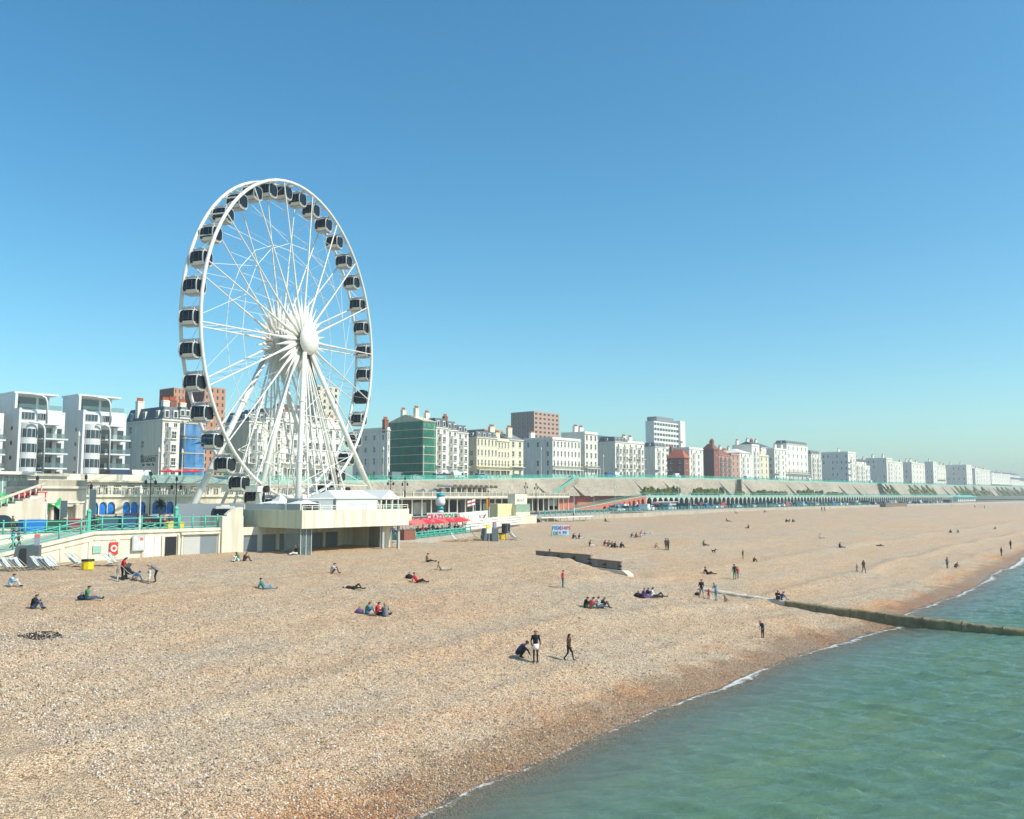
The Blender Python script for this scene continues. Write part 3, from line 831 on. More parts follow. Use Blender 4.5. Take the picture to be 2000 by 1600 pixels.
# ramp surface
mb = MB()
for x0, x1 in zip(xsr, xsr[1:]):
    mb.quad((x0, 85.9, ramp_z(x0) - .25), (x1, 85.9, ramp_z(x1) - .25), (x1, 92.4, ramp_z(x1) - .25), (x0, 92.4, ramp_z(x0) - .25))
tag(mb.build('path', PAVE), 'ramp path climbing from the beach to the promenade', kind='structure')
up = empty('retaining_wall', (20, 92.6, 0)); tag(up, 'cream retaining wall above the ramp under the promenade railing', 'wall')
MB().box(-60, 24, 0, .8, 2, ZW + .05).build('wall', YCREAM, up)
for k in range(6):
    x0 = 9 + k * 3.4
    MB().box(x0, x0 + 2.6, -.05, .01, 6.6, 6.72).build('moulding', BUFF, up)
def railing(name, label, p0, p1, parent_loc, zfun, step=2.0, h=1.15, mat=GREEN, cat='railing', big=0, n_cross=True):
    """Cast-iron style railing: posts with ball tops, top and bottom rail, crossed bars between the posts."""
    p0, p1 = Vector(p0), Vector(p1)
    L = (p1 - p0).length
    k = max(2, round(L / step))
    r = empty(name, (p0.x, p0.y, zfun(p0)))
    tag(r, label, cat)
    o = Vector((p0.x, p0.y, zfun(p0)))
    P = []
    for i in range(k + 1):
        q = p0.lerp(p1, i / k); q.z = zfun(q); P.append(q - o)
    key = f'post_{h}_{mat.name}'
    if key not in bpy.data.meshes:
        pb = MB(); pb.box(-.06, .06, -.06, .06, 0, h + .08); pb.lathe([(.02, h + .06), (.1, h + .13), (.1, h + .2), (.02, h + .27)], 8)
        pb.mesh(key, mat, True)
    for q in P: put('post', bpy.data.meshes[key], r, q)
    for zz, rr in ((h, .05), (h * .55, .035), (.15, .045)):
        mb = MB(); mb.pipe([q + Vector((0, 0, zz)) for q in P], rr, 5); mb.build('rail', mat, r)
    if n_cross:
        for a0, b0 in zip(P, P[1:]):
            mb = MB()
            mb.tube(a0 + Vector((0, 0, .15)), b0 + Vector((0, 0, h * .55)), .028, n=4)
            mb.tube(a0 + Vector((0, 0, h * .55)), b0 + Vector((0, 0, .15)), .028, n=4)
            mb.build('crossed_bars', mat, r)
    return r
railing('railing', 'sea-green railing sloping along the beach ramp', (20, 85.4, 0), (eN(352), 85.4, 0), None, lambda p: ramp_z(p.x) + .12)
railing('railing', 'level sea-green railing along the raised promenade above the ramp', (24, 93, 0), (44, 93, 0), None, lambda p: ZW + .05)
railing('railing', 'short sea-green railing before the grey wheel hoarding', (eN(354), 85.4, 0), (eN(428), 85.4, 0), None, lambda p: 8.12, step=1.3, n_cross=False)
for k, (x0, lab) in enumerate(((44.2, 'tall sea-green post at the head of the promenade ramp'), (eN(352), 'tall sea-green post beside the grey hoarding'))):
    mb = MB(); mb.box(-.16, .16, -.16, .16, 0, 2.1); mb.lathe([(.25, 2.1), (.25, 2.2), (.08, 2.45)], 8)
    tag(mb.build('railing_post', GREEN, loc=(x0, 93 if k == 0 else 85.9, ZW if k == 0 else 8.0)), lab, 'post')
# grey hoarding round the wheel, with a painted wave and a display cabin
hd = empty('hoarding', (50, 91, 0)); tag(hd, 'grey hoarding round the wheel base with a painted wave emblem', 'hoarding')
HG = pm('hoarding_grey', (0.36, 0.39, 0.41), 0.5, 0.06, 0.6)
a0, b0 = at(343, 1030, N=93), at(476, 1030, N=88)
def panel_between(mb, p, q, z0, z1, t=.12):
    d = (q - p); d.z = 0; nn = Vector((d.y, -d.x, 0)).normalized() * t
    mb.add([(p.x, p.y, z0), (q.x, q.y, z0), (q.x, q.y, z1), (p.x, p.y, z1), (p.x - nn.x, p.y - nn.y, z0), (q.x - nn.x, q.y - nn.y, z0), (q.x - nn.x, q.y - nn.y, z1), (p.x - nn.x, p.y - nn.y, z1)],
           [(0, 1, 2, 3), (5, 4, 7, 6), (3, 2, 6, 7), (1, 0, 4, 5), (0, 3, 7, 4), (2, 1, 5, 6)])
    return mb
off = Vector((50, 91, 0))
panel_between(MB(), a0 - off, b0 - off, ZW, 10.6).build('panel', HG, hd)
c0 = at(596, 1003, N=81)
panel_between(MB(), b0 - off + Vector((.1, 0, 0)), c0 - off, ZD + .02, 10.55).build('panel', HG, hd)
BLUEW = pm('blue_emblem_paint', (0.03, 0.13, 0.25), 0.5)
ang = math.atan2((b0 - a0).y, (b0 - a0).x)
Ml = Matrix.Translation(a0.lerp(b0, .30) - off + Vector((math.sin(ang), -math.cos(ang), 0)) * .02) @ Matrix.Rotation(ang, 4, 'Z')
mb = MB(); mb.side([(-.9, 9.25), (-.5, 9.35), (0, 9.62), (.35, 9.5), (1.0, 9.25), (.3, 9.32)], -.01, .0, 0, Ml); mb.build('wave_emblem', BLUEW, hd)
tm = text_mesh('brightonwheel', .5, BLUEW, .004)
o = put('lettering', tm, hd); o.matrix_local = Ml @ Matrix.Translation((0.1, -.015, 9.9)) @ FACE_S
dc = empty('display_cabin', (0, 0, 0)); tag(dc, 'black glazed sample cabin set against the grey hoarding', 'cabin')
pc = at(433, 1030, N=88.4); dc.location = (pc.x, pc.y - .6, 9.1); dc.rotation_euler = (0, 0, ang)
for nm, me in (('window', dark_cab[0][1]), ('shell', dark_cab[1][1]), ('end_window', dark_cab[2][1]), ('hoop', dark_cab[3][1]), ('hoop', dark_cab[7][1]), ('end_window', dark_cab[6][1]), ('roof', dark_cab[5][1]), ('roof_unit', roofu.mesh('roof_unit', WHITE))):
    o = put(nm, me, dc); o.scale = (1.25, .8, 1.0)
# white marquee on the deck and ticket hut
mq = empty('marquee', (66.0, 80, ZD)); tag(mq, 'white marquee tent with open gabled end on the wheel deck', 'tent')
CANV = pm('white_canvas', (0.74, 0.74, 0.70), 0.6, 0.04, 0.6)
MB().box(0, 6.2, 0, .1, 0, 2.25).build('wall', CANV, mq)
MB().box(0, .1, .1, 5, 0, 2.25).build('wall', CANV, mq)
MB().box(0, 6.2, 5, 5.1, 0, 2.25).build('wall', CANV, mq)
mb = MB(); mb.add([(-.2, -.2, 2.25), (6.3, -.2, 2.25), (6.0, 2.5, 3.2), (.8, 2.5, 3.2), (-.2, 5.3, 2.25), (6.3, 5.3, 2.25)], [(0, 1, 2, 3), (5, 4, 3, 2), (4, 0, 3), (1, 5, 2)])
mb.build('roof', CANV, mq)
mb = MB(); mb.add([(6.25, -.6, 2.2), (9.2, -.6, 2.2), (7.7, -.5, 3.3), (7.7, 5.8, 3.3), (6.25, 5.6, 2.2), (9.2, 5.6, 2.2)], [(0, 2, 3, 4), (2, 1, 5, 3), (0, 1, 2), (4, 3, 5)])
mb.build('porch_roof', CANV, mq)
for x0 in (6.3, 7.1, 8.1, 9.0): MB().box(x0, x0 + .12, -.5, -.38, 0, 2.2).build('porch_post', WHITE, mq)
MB().box(6.3, 9.1, 5.2, 5.3, 0, 2.15).build('porch_back', pm('ochre_lining', (0.50, 0.40, 0.14), 0.8), mq)
tm = text_mesh('brightonwheel', .55, pm('pale_blue_print', (0.40, 0.60, 0.62), 0.6), .004)
o = put('lettering', tm, mq); o.matrix_local = Matrix.Translation((3.3, -.02, 1.45)) @ FACE_S
hut = empty('ticket_hut', (61.6, 80.2, ZD)); tag(hut, 'grey ticket cabin with window on the wheel deck', 'hut')
MB().box(0, 4.1, 0, 3, 0, 2.2).build('wall', HG, hut)
MB().box(.3, 2.0, -.06, .02, 1.0, 1.95).build('window', GLASSB, hut)
MB().box(-.1, 4.2, -.1, 3.1, 2.2, 2.3).build('roof', WHITE, hut)
for k, (px, zz, s, lab) in enumerate(((548, 104, 1.9, 'peaked white tent beside the wheel axle legs'), (592, 99, 1.3, 'small white pagoda tent near the ticket hut'))):
    p = at(px, 975, Z=zz)
    t = empty('pagoda_tent', (p.x, p.y, ZD)); tag(t, lab, 'tent')
    mb = MB(); mb.add([(-s, -s, 1.7), (s, -s, 1.7), (s, s, 1.7), (-s, s, 1.7), (-s * .35, -s * .35, 2.0), (s * .35, -s * .35, 2.0), (s * .35, s * .35, 2.0), (-s * .35, s * .35, 2.0), (0, 0, 2.75)],
                      [(0, 1, 5, 4), (1, 2, 6, 5), (2, 3, 7, 6), (3, 0, 4, 7), (4, 5, 8), (5, 6, 8), (6, 7, 8), (7, 4, 8)])
    mb.build('roof', CANV, t)
    for sx_ in (-1, 1):
        for sy_ in (-1, 1): MB().box(sx_ * s - .06, sx_ * s + .06, sy_ * s - .06, sy_ * s + .06, 0, 1.7).build('post', WHITE, t)
# ---------------------------------------------------------------- notice signs on the seawall
def sign_disc(label, px, py):
    p = at(px, py, N=84.9)
    mb = MB(); mb.prism([(-.42, -.58), (.42, -.58), (.42, .58), (-.42, .58)], 0, .06)
    s = empty('lifebuoy_sign', p); tag(s, label, 'sign')
    o = mb.build('panel', pm('sign_red', (0.65, 0.04, 0.03), 0.5), s); o.rotation_euler = (math.pi / 2, 0, 0)
    mb = MB(); v, f = [], []
    for i in range(20):
        t = i / 20 * 6.283
        for rr in (.18, .33): v.append((rr * math.cos(t), rr * math.sin(t), .075))
    for i in range(20): f.append((2 * i, 2 * i + 1, 2 * ((i + 1) % 20) + 1, 2 * ((i + 1) % 20)))
    mb.add(v, f); o = mb.build('white_ring', WHITE, s); o.rotation_euler = (math.pi / 2, 0, 0)
sign_disc('red lifebuoy sign with white ring on the cream seawall', 222, 1071)
p = at(270, 1061, N=84.8)
nb = empty('notice_board', p); tag(nb, 'framed beach notice board on the cream seawall', 'sign')
MB().box(-.65, .65, -.08, 0, -.75, .75).build('frame', GREYS, nb)
MB().box(-.56, .56, -.1, -.075, -.66, .66).build('sheet', pm('notice_print', (0.62, 0.64, 0.62), 0.5, 0.35, 2.5), nb)
MB().box(.1, .45, -.112, -.095, .25, .55).build('red_patch', PINK, nb)
# ---------------------------------------------------------------- town buildings
_win = {}
def window_mesh(w, h, frame, pane, style):
    w, h = round(w, 1), round(h, 1)
    key = (w, h, frame.name, pane.name, style)
    if key not in _win:
        mb = MB()
        mb.box(-w / 2, w / 2, .02, .06, 0, h, 1)
        t = .07
        mb.box(-w / 2, -w / 2 + t, -.04, .02, 0, h); mb.box(w / 2 - t, w / 2, -.04, .02, 0, h)
        mb.box(-w / 2 + t, w / 2 - t, -.04, .02, 0, t); mb.box(-w / 2 + t, w / 2 - t, -.04, .02, h - t, h)
        if style == 'sash': mb.box(-w / 2 + t, w / 2 - t, -.03, .02, h * .5 - .04, h * .5 + .04); mb.box(-.03, .03, -.025, .02, t, h - t)
        if style == 'wide':
            for k in range(1, 4): mb.box(-w / 2 + w * k / 4 - .03, -w / 2 + w * k / 4 + .03, -.03, .02, t, h - t)
        if style == 'sash': mb.box(-w / 2 - .1, w / 2 + .1, -.32, -.02, -.14, -.02)
        _win[key] = mb.mesh('window', [frame, pane])
    return _win[key]
def facade(mb, W, H, wins, M, m=0, deep=.22):
    """A wall face in x,z looking to -y with real openings."""
    xs = sorted({0.0, W} | {round(v, 3) for w in wins for v in (w[0], w[1])})
    zs = sorted({0.0, H} | {round(v, 3) for w in wins for v in (w[2], w[3])})
    hole = lambda x, z: any(w[0] < x < w[1] and w[2] < z < w[3] for w in wins)
    for x0, x1 in zip(xs, xs[1:]):
        run = None
        for z0, z1 in zip(zs, zs[1:]):
            if hole((x0 + x1) / 2, (z0 + z1) / 2):
                if run is not None: mb.quad((x0, 0, run), (x1, 0, run), (x1, 0, z0), (x0, 0, z0), m, M); run = None
            elif run is None: run = z0
        if run is not None: mb.quad((x0, 0, run), (x1, 0, run), (x1, 0, H), (x0, 0, H), m, M)
    for a, b_, c0, d in [w[:4] for w in wins]:
        mb.quad((a, 0, c0), (a, 0, d), (a, deep, d), (a, deep, c0), m, M); mb.quad((b_, 0, d), (b_, 0, c0), (b_, deep, c0), (b_, deep, d), m, M)
        mb.quad((a, 0, d), (b_, 0, d), (b_, deep, d), (a, deep, d), m, M); mb.quad((b_, 0, c0), (a, 0, c0), (a, deep, c0), (b_, deep, c0), m, M)
def win_layout(W, H, cols, rows, zlo=1.0, ww=.42, hh=.58, skip=None, top=.0, maxw=1.3):
    out = []
    sh_ = (H - zlo - top) / rows
    for r in range(rows):
        for k in range(cols):
            if skip and skip(k, r): continue
            x = W * (k + .5) / cols
            w = min(maxw, W / cols * ww)
            h = min(2.2, sh_ * (hh + (.10 if r == 1 else 0)))
            z = zlo + r * sh_ + sh_ * .18
            out.append((round(x - w / 2, 2), round(x + w / 2, 2), round(z, 2), round(z + h, 2)))
    return out
def chimney(parent, x, y, z, w=1.6, d=.8, h=2.2, pots=4, m=None):
    mb = MB(); mb.box(x - w / 2, x + w / 2, y - d / 2, y + d / 2, z - 1.5, z + h); mb.box(x - w / 2 - .08, x + w / 2 + .08, y - d / 2 - .08, y + d / 2 + .08, z + h - .3, z + h - .1)
    ch = mb.build('chimney', m or BRICK, parent)
    for k in range(pots):
        xx = x - w / 2 + w * (k + .5) / pots
        MB().lathe([(.17, z + h), (.19, z + h + .1), (.14, z + h + .8), (.17, z + h + .85)], 7, 0, Matrix.Translation((xx, y, 0))).build('chimney_pot', TILE, ch)
def building(name, label, pw, pc, pe, Nf, ytop, rows, cols, wcols=2, m=CREAM, wm=None, roof='flat', chim=(), bays=0, balc=None, awning=None, frame=WHITE, pane=GLASS, rh=2.6, rm=SLATE,
             wstyle='sash', z0=None, skipw=None, porch=False, cornice=True, ww=.42, cat='building', depth=None, maxw=1.3, hh=.58):
    A = at(pc, ytop, N=Nf); B = at(pe, ytop, N=Nf)
    W = B.x - A.x
    if depth is None: depth = max(5.0, at(pw, ytop, E=A.x).y - Nf) if pw is not None else 12
    zb = edge_at(A.x).z + .05 if z0 is None else z0
    H = A.z - zb
    root = empty(name, (A.x, Nf, zb)); tag(root, label, cat)
    wm = wm or m
    mb = MB()
    SW = win_layout(W, H, cols, rows, zlo=.5, ww=ww, maxw=maxw, hh=hh) if cols else []
    Ms = Matrix.Identity(4)
    facade(mb, W, H, SW, Ms)
    Mw = Matrix.Translation((0, depth, 0)) @ Matrix.Rotation(-math.pi / 2, 4, 'Z')
    rs_ = random.Random(int(pc) * 7 + rows)
    blind = {(k, r) for k in range(wcols) for r in range(rows) if wm is not m and cornice and rs_.random() < .42}
    WW = win_layout(depth, H, wcols, rows, zlo=.5, ww=.24 * rs_.uniform(.8, 1.25), hh=.45 * rs_.uniform(.85, 1.2), skip=skipw or (lambda k, r: (k, r) in blind)) if wcols else []
    if cornice and roof == 'flat' and not chim: chim = tuple((rs_.uniform(.05, .95), rs_.uniform(.2, .9)) for _ in range(rs_.choice((1, 2, 2, 3))))
    facade(mb, depth, H, WW, Mw, 1)
    mb.quad((W, 0, 0), (W, depth, 0), (W, depth, H), (W, 0, H), 1)
    mb.quad((W, depth, 0), (0, depth, 0), (0, depth, H), (W, depth, H), 1)
    mb.quad((0, 0, H), (W, 0, H), (W, depth, H), (0, depth, H), 0)
    mb.build('wall', [m, wm], root)
    par = root
    for (x0, x1, c0, d) in SW: put('window', window_mesh(x1 - x0, d - c0, frame, pane, wstyle), root, ((x0 + x1) / 2, .14, c0))
    for (x0, x1, c0, d) in WW:
        q = Mw @ Vector(((x0 + x1) / 2, .14, c0)); put('window', window_mesh(x1 - x0, d - c0, frame, pane, wstyle), root, q, -math.pi / 2)
    if cornice:
        MB().box(-.3, W + .02, -.32, depth + .1, H - .35, H - .02).build('cornice', m, root)
        MB().box(-.1, W, -.1, -.003, H * .30, H * .30 + .22).build('string_course', m, root)
        if roof == 'flat':
            mb = MB(); mb.box(-.02, W, 0.0, .28, H + .003, H + .75); mb.box(-.02, .28, .3, depth, H + .003, H + .75)
            mb.build('parapet', m, root)
    if roof == 'mansard':
        mb = MB(); i = .9
        mb.add([(0.05, .1, H), (W - .05, .1, H), (W - .05, depth - .1, H), (0.05, depth - .1, H), (i, i + .3, H + rh), (W - i * .2, i + .3, H + rh), (W - i * .2, depth - i, H + rh), (i, depth - i, H + rh)],
               [(0, 1, 5, 4), (1, 2, 6, 5), (2, 3, 7, 6), (3, 0, 4, 7), (4, 5, 6, 7)])
        rf = mb.build('roof', rm, root)
        nd = max(2, int(W / 2.6))
        for k in range(nd):
            xx = W * (k + .5) / nd
            d = MB(); d.box(xx - .55, xx + .55, .12, 1.2, H + .35, H + rh * .72); d.build('dormer', WHITE, rf)
            MB().box(xx - .38, xx + .38, .06, .115, H + .5, H + rh * .62).build('dormer_window', pane, rf)
        if pw is not None:
            for k in range(max(1, int(depth / 5))):
                yy = depth * (k + .5) / max(1, int(depth / 5))
                d = MB(); d.box(.12, 1.2, yy - .55, yy + .55, H + .35, H + rh * .72); d.build('dormer', WHITE, rf)
                MB().box(.06, .115, yy - .38, yy + .38, H + .5, H + rh * .62).build('dormer_window', pane, rf)
    elif roof == 'gable':
        mb = MB()
        mb.add([(-.2, -.2, H), (W + .2, -.2, H), (W + .2, depth + .2, H), (-.2, depth + .2, H), (-.2, depth / 2, H + rh), (W + .2, depth / 2, H + rh)], [(0, 1, 5, 4), (2, 3, 4, 5), (0, 4, 3), (1, 2, 5)])
        mb.build('roof', rm, root)
    elif roof == 'hip':
        mb = MB(); e = .5; c0 = min(W, depth) * .45
        if depth > W:
            mb.add([(-e, -e, H), (W + e, -e, H), (W + e, depth + e, H), (-e, depth + e, H), (W / 2, c0, H + rh), (W / 2, depth - c0, H + rh)], [(0, 1, 4), (1, 2, 5, 4), (2, 3, 5), (3, 0, 4, 5), (3, 2, 1, 0)])
        else:
            mb.add([(-e, -e, H), (W + e, -e, H), (W + e, depth + e, H), (-e, depth + e, H), (c0, depth / 2, H + rh), (W - c0 if W > 2 * c0 else W / 2 + .1, depth / 2, H + rh)], [(0, 1, 5, 4), (1, 2, 5), (2, 3, 4, 5), (3, 0, 4), (3, 2, 1, 0)])
        mb.build('roof', rm, root)
    for cx, cy in chim:
        hz = H + (rh * .75 if roof in ('mansard', 'gable', 'hip') else .6)
        chimney(root, W * cx, depth * cy, hz, w=max(1.6, min(2.6, W * .3)), d=1.1, h=2.6, pots=5, m=m if chim and cx != .5 else BRICK)
    if bays:
        bw = W / bays
        for k in range(bays):
            xc = bw * (k + .5); hw = bw * .34; pr = min(1.3, bw * .3)
            mb = MB(); mb.prism([(xc - hw, -.001), (xc - hw * .55, -pr), (xc + hw * .55, -pr), (xc + hw, -.001)][::1], .0, H * .86)
            by = mb.build('bay', m, root)
            sh_ = H * .84 / rows
            for r in range(rows):
                zc, hh_ = r * sh_ + sh_ * .28, min(1.9, sh_ * .56)
                put('window', window_mesh(min(1.3, hw * .8), hh_, frame, pane, wstyle), by, (xc, -pr - .06, zc))
                for sg in (-1, 1):
                    cxx = xc + sg * hw * .775; cyy = -pr * .5
                    an = math.atan2(pr, hw * .45)
                    put('window', window_mesh(min(.7, hw * .35), hh_, frame, pane, wstyle), by, (cxx + sg * .05 * math.sin(an), cyy - .05 * math.cos(an), zc), sg * an)
            MB().box(xc - hw * .7, xc + hw * .7, -pr - .12, .0, H * .86 + .002, H * .86 + .2).build('bay_cap', m, by)
    if balc:
        for zf in balc:
            zc = H * zf
            bl = MB().box(-.02, W, -1.2, -.004, zc - .15, zc).build('balcony', m, root)
            mb = MB(); mb.pipe([(0, -1.15, zc + .95), (W, -1.15, zc + .95)], .04, 4); mb.build('handrail', BLACK, bl)
            mb = MB()
            for k in range(int(W / .45) + 1): mb.box(k * .45 - .015, k * .45 + .015, -1.17, -1.14, zc, zc + .95)
            tag(mb.build('bars', BLACK, bl), kind='stuff')
    if porch:
        npc = max(2, int(W / 2.4))
        MB().box(-.05, W, -1.5, -.004, H * .21, H * .21 + .25).build('porch_roof', m, root)
        for k in range(npc + 1):
            MB().lathe([(.2, 0), (.17, .2), (.15, H * .2), (.22, H * .21)], 8, 0, Matrix.Translation((.2 + k * (W - .4) / npc, -1.3, 0))).build('column', m, root)
    if awning:
        MB().side([(0, 0), (W, 0), (W, .6), (0, .6)], -.3, -.05, 0, Matrix.Translation((0, 0, H * .2))).build('shop_fascia', awning, root)
    return root, W, H, depth

# the two white modern blocks in the west
def modern_block(label, pw, pc, pe, Nf, ytop, yroof):
    A = at(pc, ytop, N=Nf); B = at(pe, ytop, N=Nf)
    W = B.x - A.x; depth = at(pw, ytop, E=A.x).y - Nf
    zb = edge_at(A.x).z
    H = A.z - zb
    r = empty('apartment_block', (A.x, Nf, zb)); tag(r, label, 'building')
    MW = pm('white_stucco', (0.68, 0.70, 0.69), 0.6, 0.04, 0.5, streak=0.06)
    fl = H / 5
    mb = MB()
    Mw = Matrix.Translation((0, depth, 0)) @ Matrix.Rotation(-math.pi / 2, 4, 'Z')
    facade(mb, depth, H, [], Mw)
    bw = W * .42                                         # the curved bay takes the western part of the front
    top = [(bw + .8, bw + 2.3, 4 * fl + .9, 4 * fl + 2.2), (W - 4.6, W - 2.8, 4 * fl + .9, 4 * fl + 2.2)]
    mb.box(.02, W + 1.8, 4.0, depth - .02, 0, 4 * fl)
    mb.box(.02, W, 1.6, depth - .03, 4 * fl + .01, H)
    mb.box(W + .01, W + 1.8, 4.01, depth - .04, 4 * fl + .02, H - .02)
    mb.box(.02, .5, .02, 3.98, 0, H - .01)
    mb.build('wall', MW, r)
    for k in range(1, 5):                                # porthole in the flank at every floor
        p = Mw @ Vector((depth - 3.0, -.02, (k - .5) * fl + .5))
        o = MB().lathe([(.42, 0), (.42, .06)], 16, 0, Matrix.Rotation(math.pi / 2, 4, 'X')).build('porthole', GLASS, r); o.location = p; o.rotation_euler = (0, 0, -math.pi / 2)
    # bay: stacked half drums with bands of glass
    for k in range(5):
        z0, z1 = k * fl, (k + 1) * fl
        n_ = 14
        def drum(rad, za, zc):
            pts = [(bw * .5 + 0.5 + (bw * .5) * math.cos(math.pi + math.pi * i / n_) * rad, 1.9 + 2.3 * math.sin(math.pi + math.pi * i / n_) * rad) for i in range(n_ + 1)]
            pts += [(bw + .5 if rad >= 1 else bw + .4, 3.9), (.52, 3.9)]
            return MB().prism(pts, za, zc)
        if k < 4:
            drum(.97, z0 + fl * .04, z0 + fl * .62).build('bay_window', GLASSB, r)
            drum(1.0, z0 + fl * .62, z1 + fl * .04 - .002).build('bay_band', MW, r)
            for i in range(1, n_, 2):
                a = math.pi + math.pi * i / n_
                MB().box(bw * .5 + .5 + bw * .5 * math.cos(a) - .05, bw * .5 + .5 + bw * .5 * math.cos(a) + .05, 1.9 + 2.3 * math.sin(a) - .05, 1.9 + 2.3 * math.sin(a) + .05, z0 + fl * .04, z0 + fl * .62).build('mullion', GREYS, r)
        # balconies east of the bay
        if 0 < k < 4:
            bl = MB().box(bw + .6, W + .6, -.6, 3.98, z0 - .18, z0 + .12).build('balcony', MW, r)
            MB().box(bw + .6, W + .55, -.55, -.5, z0 + .13, z0 + 1.1).build('glass_front', CLEAR, bl)
            MB().box(W + .5, W + .55, -.48, 3.9, z0 + .13, z0 + 1.1).build('glass_side', CLEAR, bl)
        if k < 4:
            MB().box(bw + 1.0, bw + 4.2, 3.92, 3.99, z0 + .15, z0 + 2.4).build('glass_door', GLASS, r)
            MB().box(bw + 5.2, W + 1.2, 3.92, 3.99, z0 + .15, z0 + 2.4).build('glass_door', GLASS, r)
            MB().box(bw + 4.3, bw + 5.1, 3.3, 3.98, z0 + .13, z0 + fl - .2).build('screen', MW, r)
    for (x0, x1, c0, d) in [(1.0, 1.0 + bw * .7, 4 * fl + .8, 4 * fl + 2.3)] + top:
        put('window', window_mesh(x1 - x0, d - c0, GREYS, GLASSB, 'wide'), r, ((x0 + x1) / 2, 1.52, c0))
    # bent white downstands
    for xx, zt in ((W - 4.2, 4 * fl), (W * .55, H + 2.6)):
        pts = [(xx - 3.0, -.9, zt + .1), (xx - 1.2, -.9, zt + .05), (xx - .4, -.9, zt - .35), (xx, -.9, zt - 1.2), (xx, -.9, 0 if zt < H else 4 * fl)]
        mb = MB(); mb.pipe(pts, .2, 8); mb.build('bent_pipe', MW, r, True)
    # penthouse
    hz = at(pc, yroof, N=Nf + 3).z - zb
    mb = MB(); mb.box(0, W * .9, 5.5, depth - 1, H + .003, hz); mb.box(-.2, W * .95, 2.2, depth - .8, hz, hz + .35); mb.box(0, .5, 2.2, 5.5, H + .003, hz)
    mb.build('penthouse', MW, r)
    MB().box(1.2, W * .6, 5.42, 5.49, H + .3, hz - .4).build('penthouse_window', GLASSB, r)
    MB().box(W * .66, W * .86, 5.42, 5.49, H + .3, hz - .4).build('penthouse_window', GLASSB, r)
    MB().box(.6, W, 1.7, 1.75, H + .003, H + 1.0).build('glass_front', CLEAR, r)
modern_block('white modern apartment block with curved bays, nearer the frame edge', -20, 38, 128, 186, 796, 769)
modern_block('white modern apartment block with curved bays beside the cream hotel', 118, 163, 250, 190, 800, 774)
modern_block('sliver of a third white apartment block cut by the frame', -170, -110, 6, 184, 796, 770)

# cream hotel with lettering on its blank flank
b1, W, H, D = building('hotel', 'cream hotel with slate mansard and black lettering on its flank', 244, 318, 352, 192, 818, 4, 2, 3, m=IVORY, wm=CREAM, roof='mansard', rh=3.0, bays=1, chim=((.2, .7), (.8, .3)), skipw=lambda k, r: (k == 2) or (k + r) % 3 == 1)
Mw = Matrix.Translation((0, D, 0)) @ Matrix.Rotation(-math.pi / 2, 4, 'Z')
o = put('lettering', text_mesh('LEGENDS', 1.5, BLACK, .01, bold=.03), b1); o.matrix_local = Mw @ Matrix.Translation((D * .68, -.03, H * .33)) @ FACE_S
o = put('lettering', text_mesh('Bar    Hotel    Bar', .75, BLACK, .01, bold=.02), b1); o.matrix_local = Mw @ Matrix.Translation((D * .68, -.03, H * .27)) @ FACE_S
mb = MB(); mb.side([(D * .68 - 4, H * .425), (D * .68 + 4, H * .425), (D * .68 + 4, H * .418), (D * .68 - 4, H * .418)], -.03, -.005, 0, Mw); mb.build('lettering_rule', BLACK, b1)
building('townhouse', 'narrow grey-roofed townhouse east of the lettered hotel', None, 352, 372, 194, 815, 4, 2, 0, m=IVORY, roof='mansard', chim=((.5, .5),))
building('townhouse', 'townhouse behind the blue scaffold sheeting', None, 372, 402, 194, 820, 4, 2, 0, m=CREAM, roof='mansard', chim=((.3, .5),))
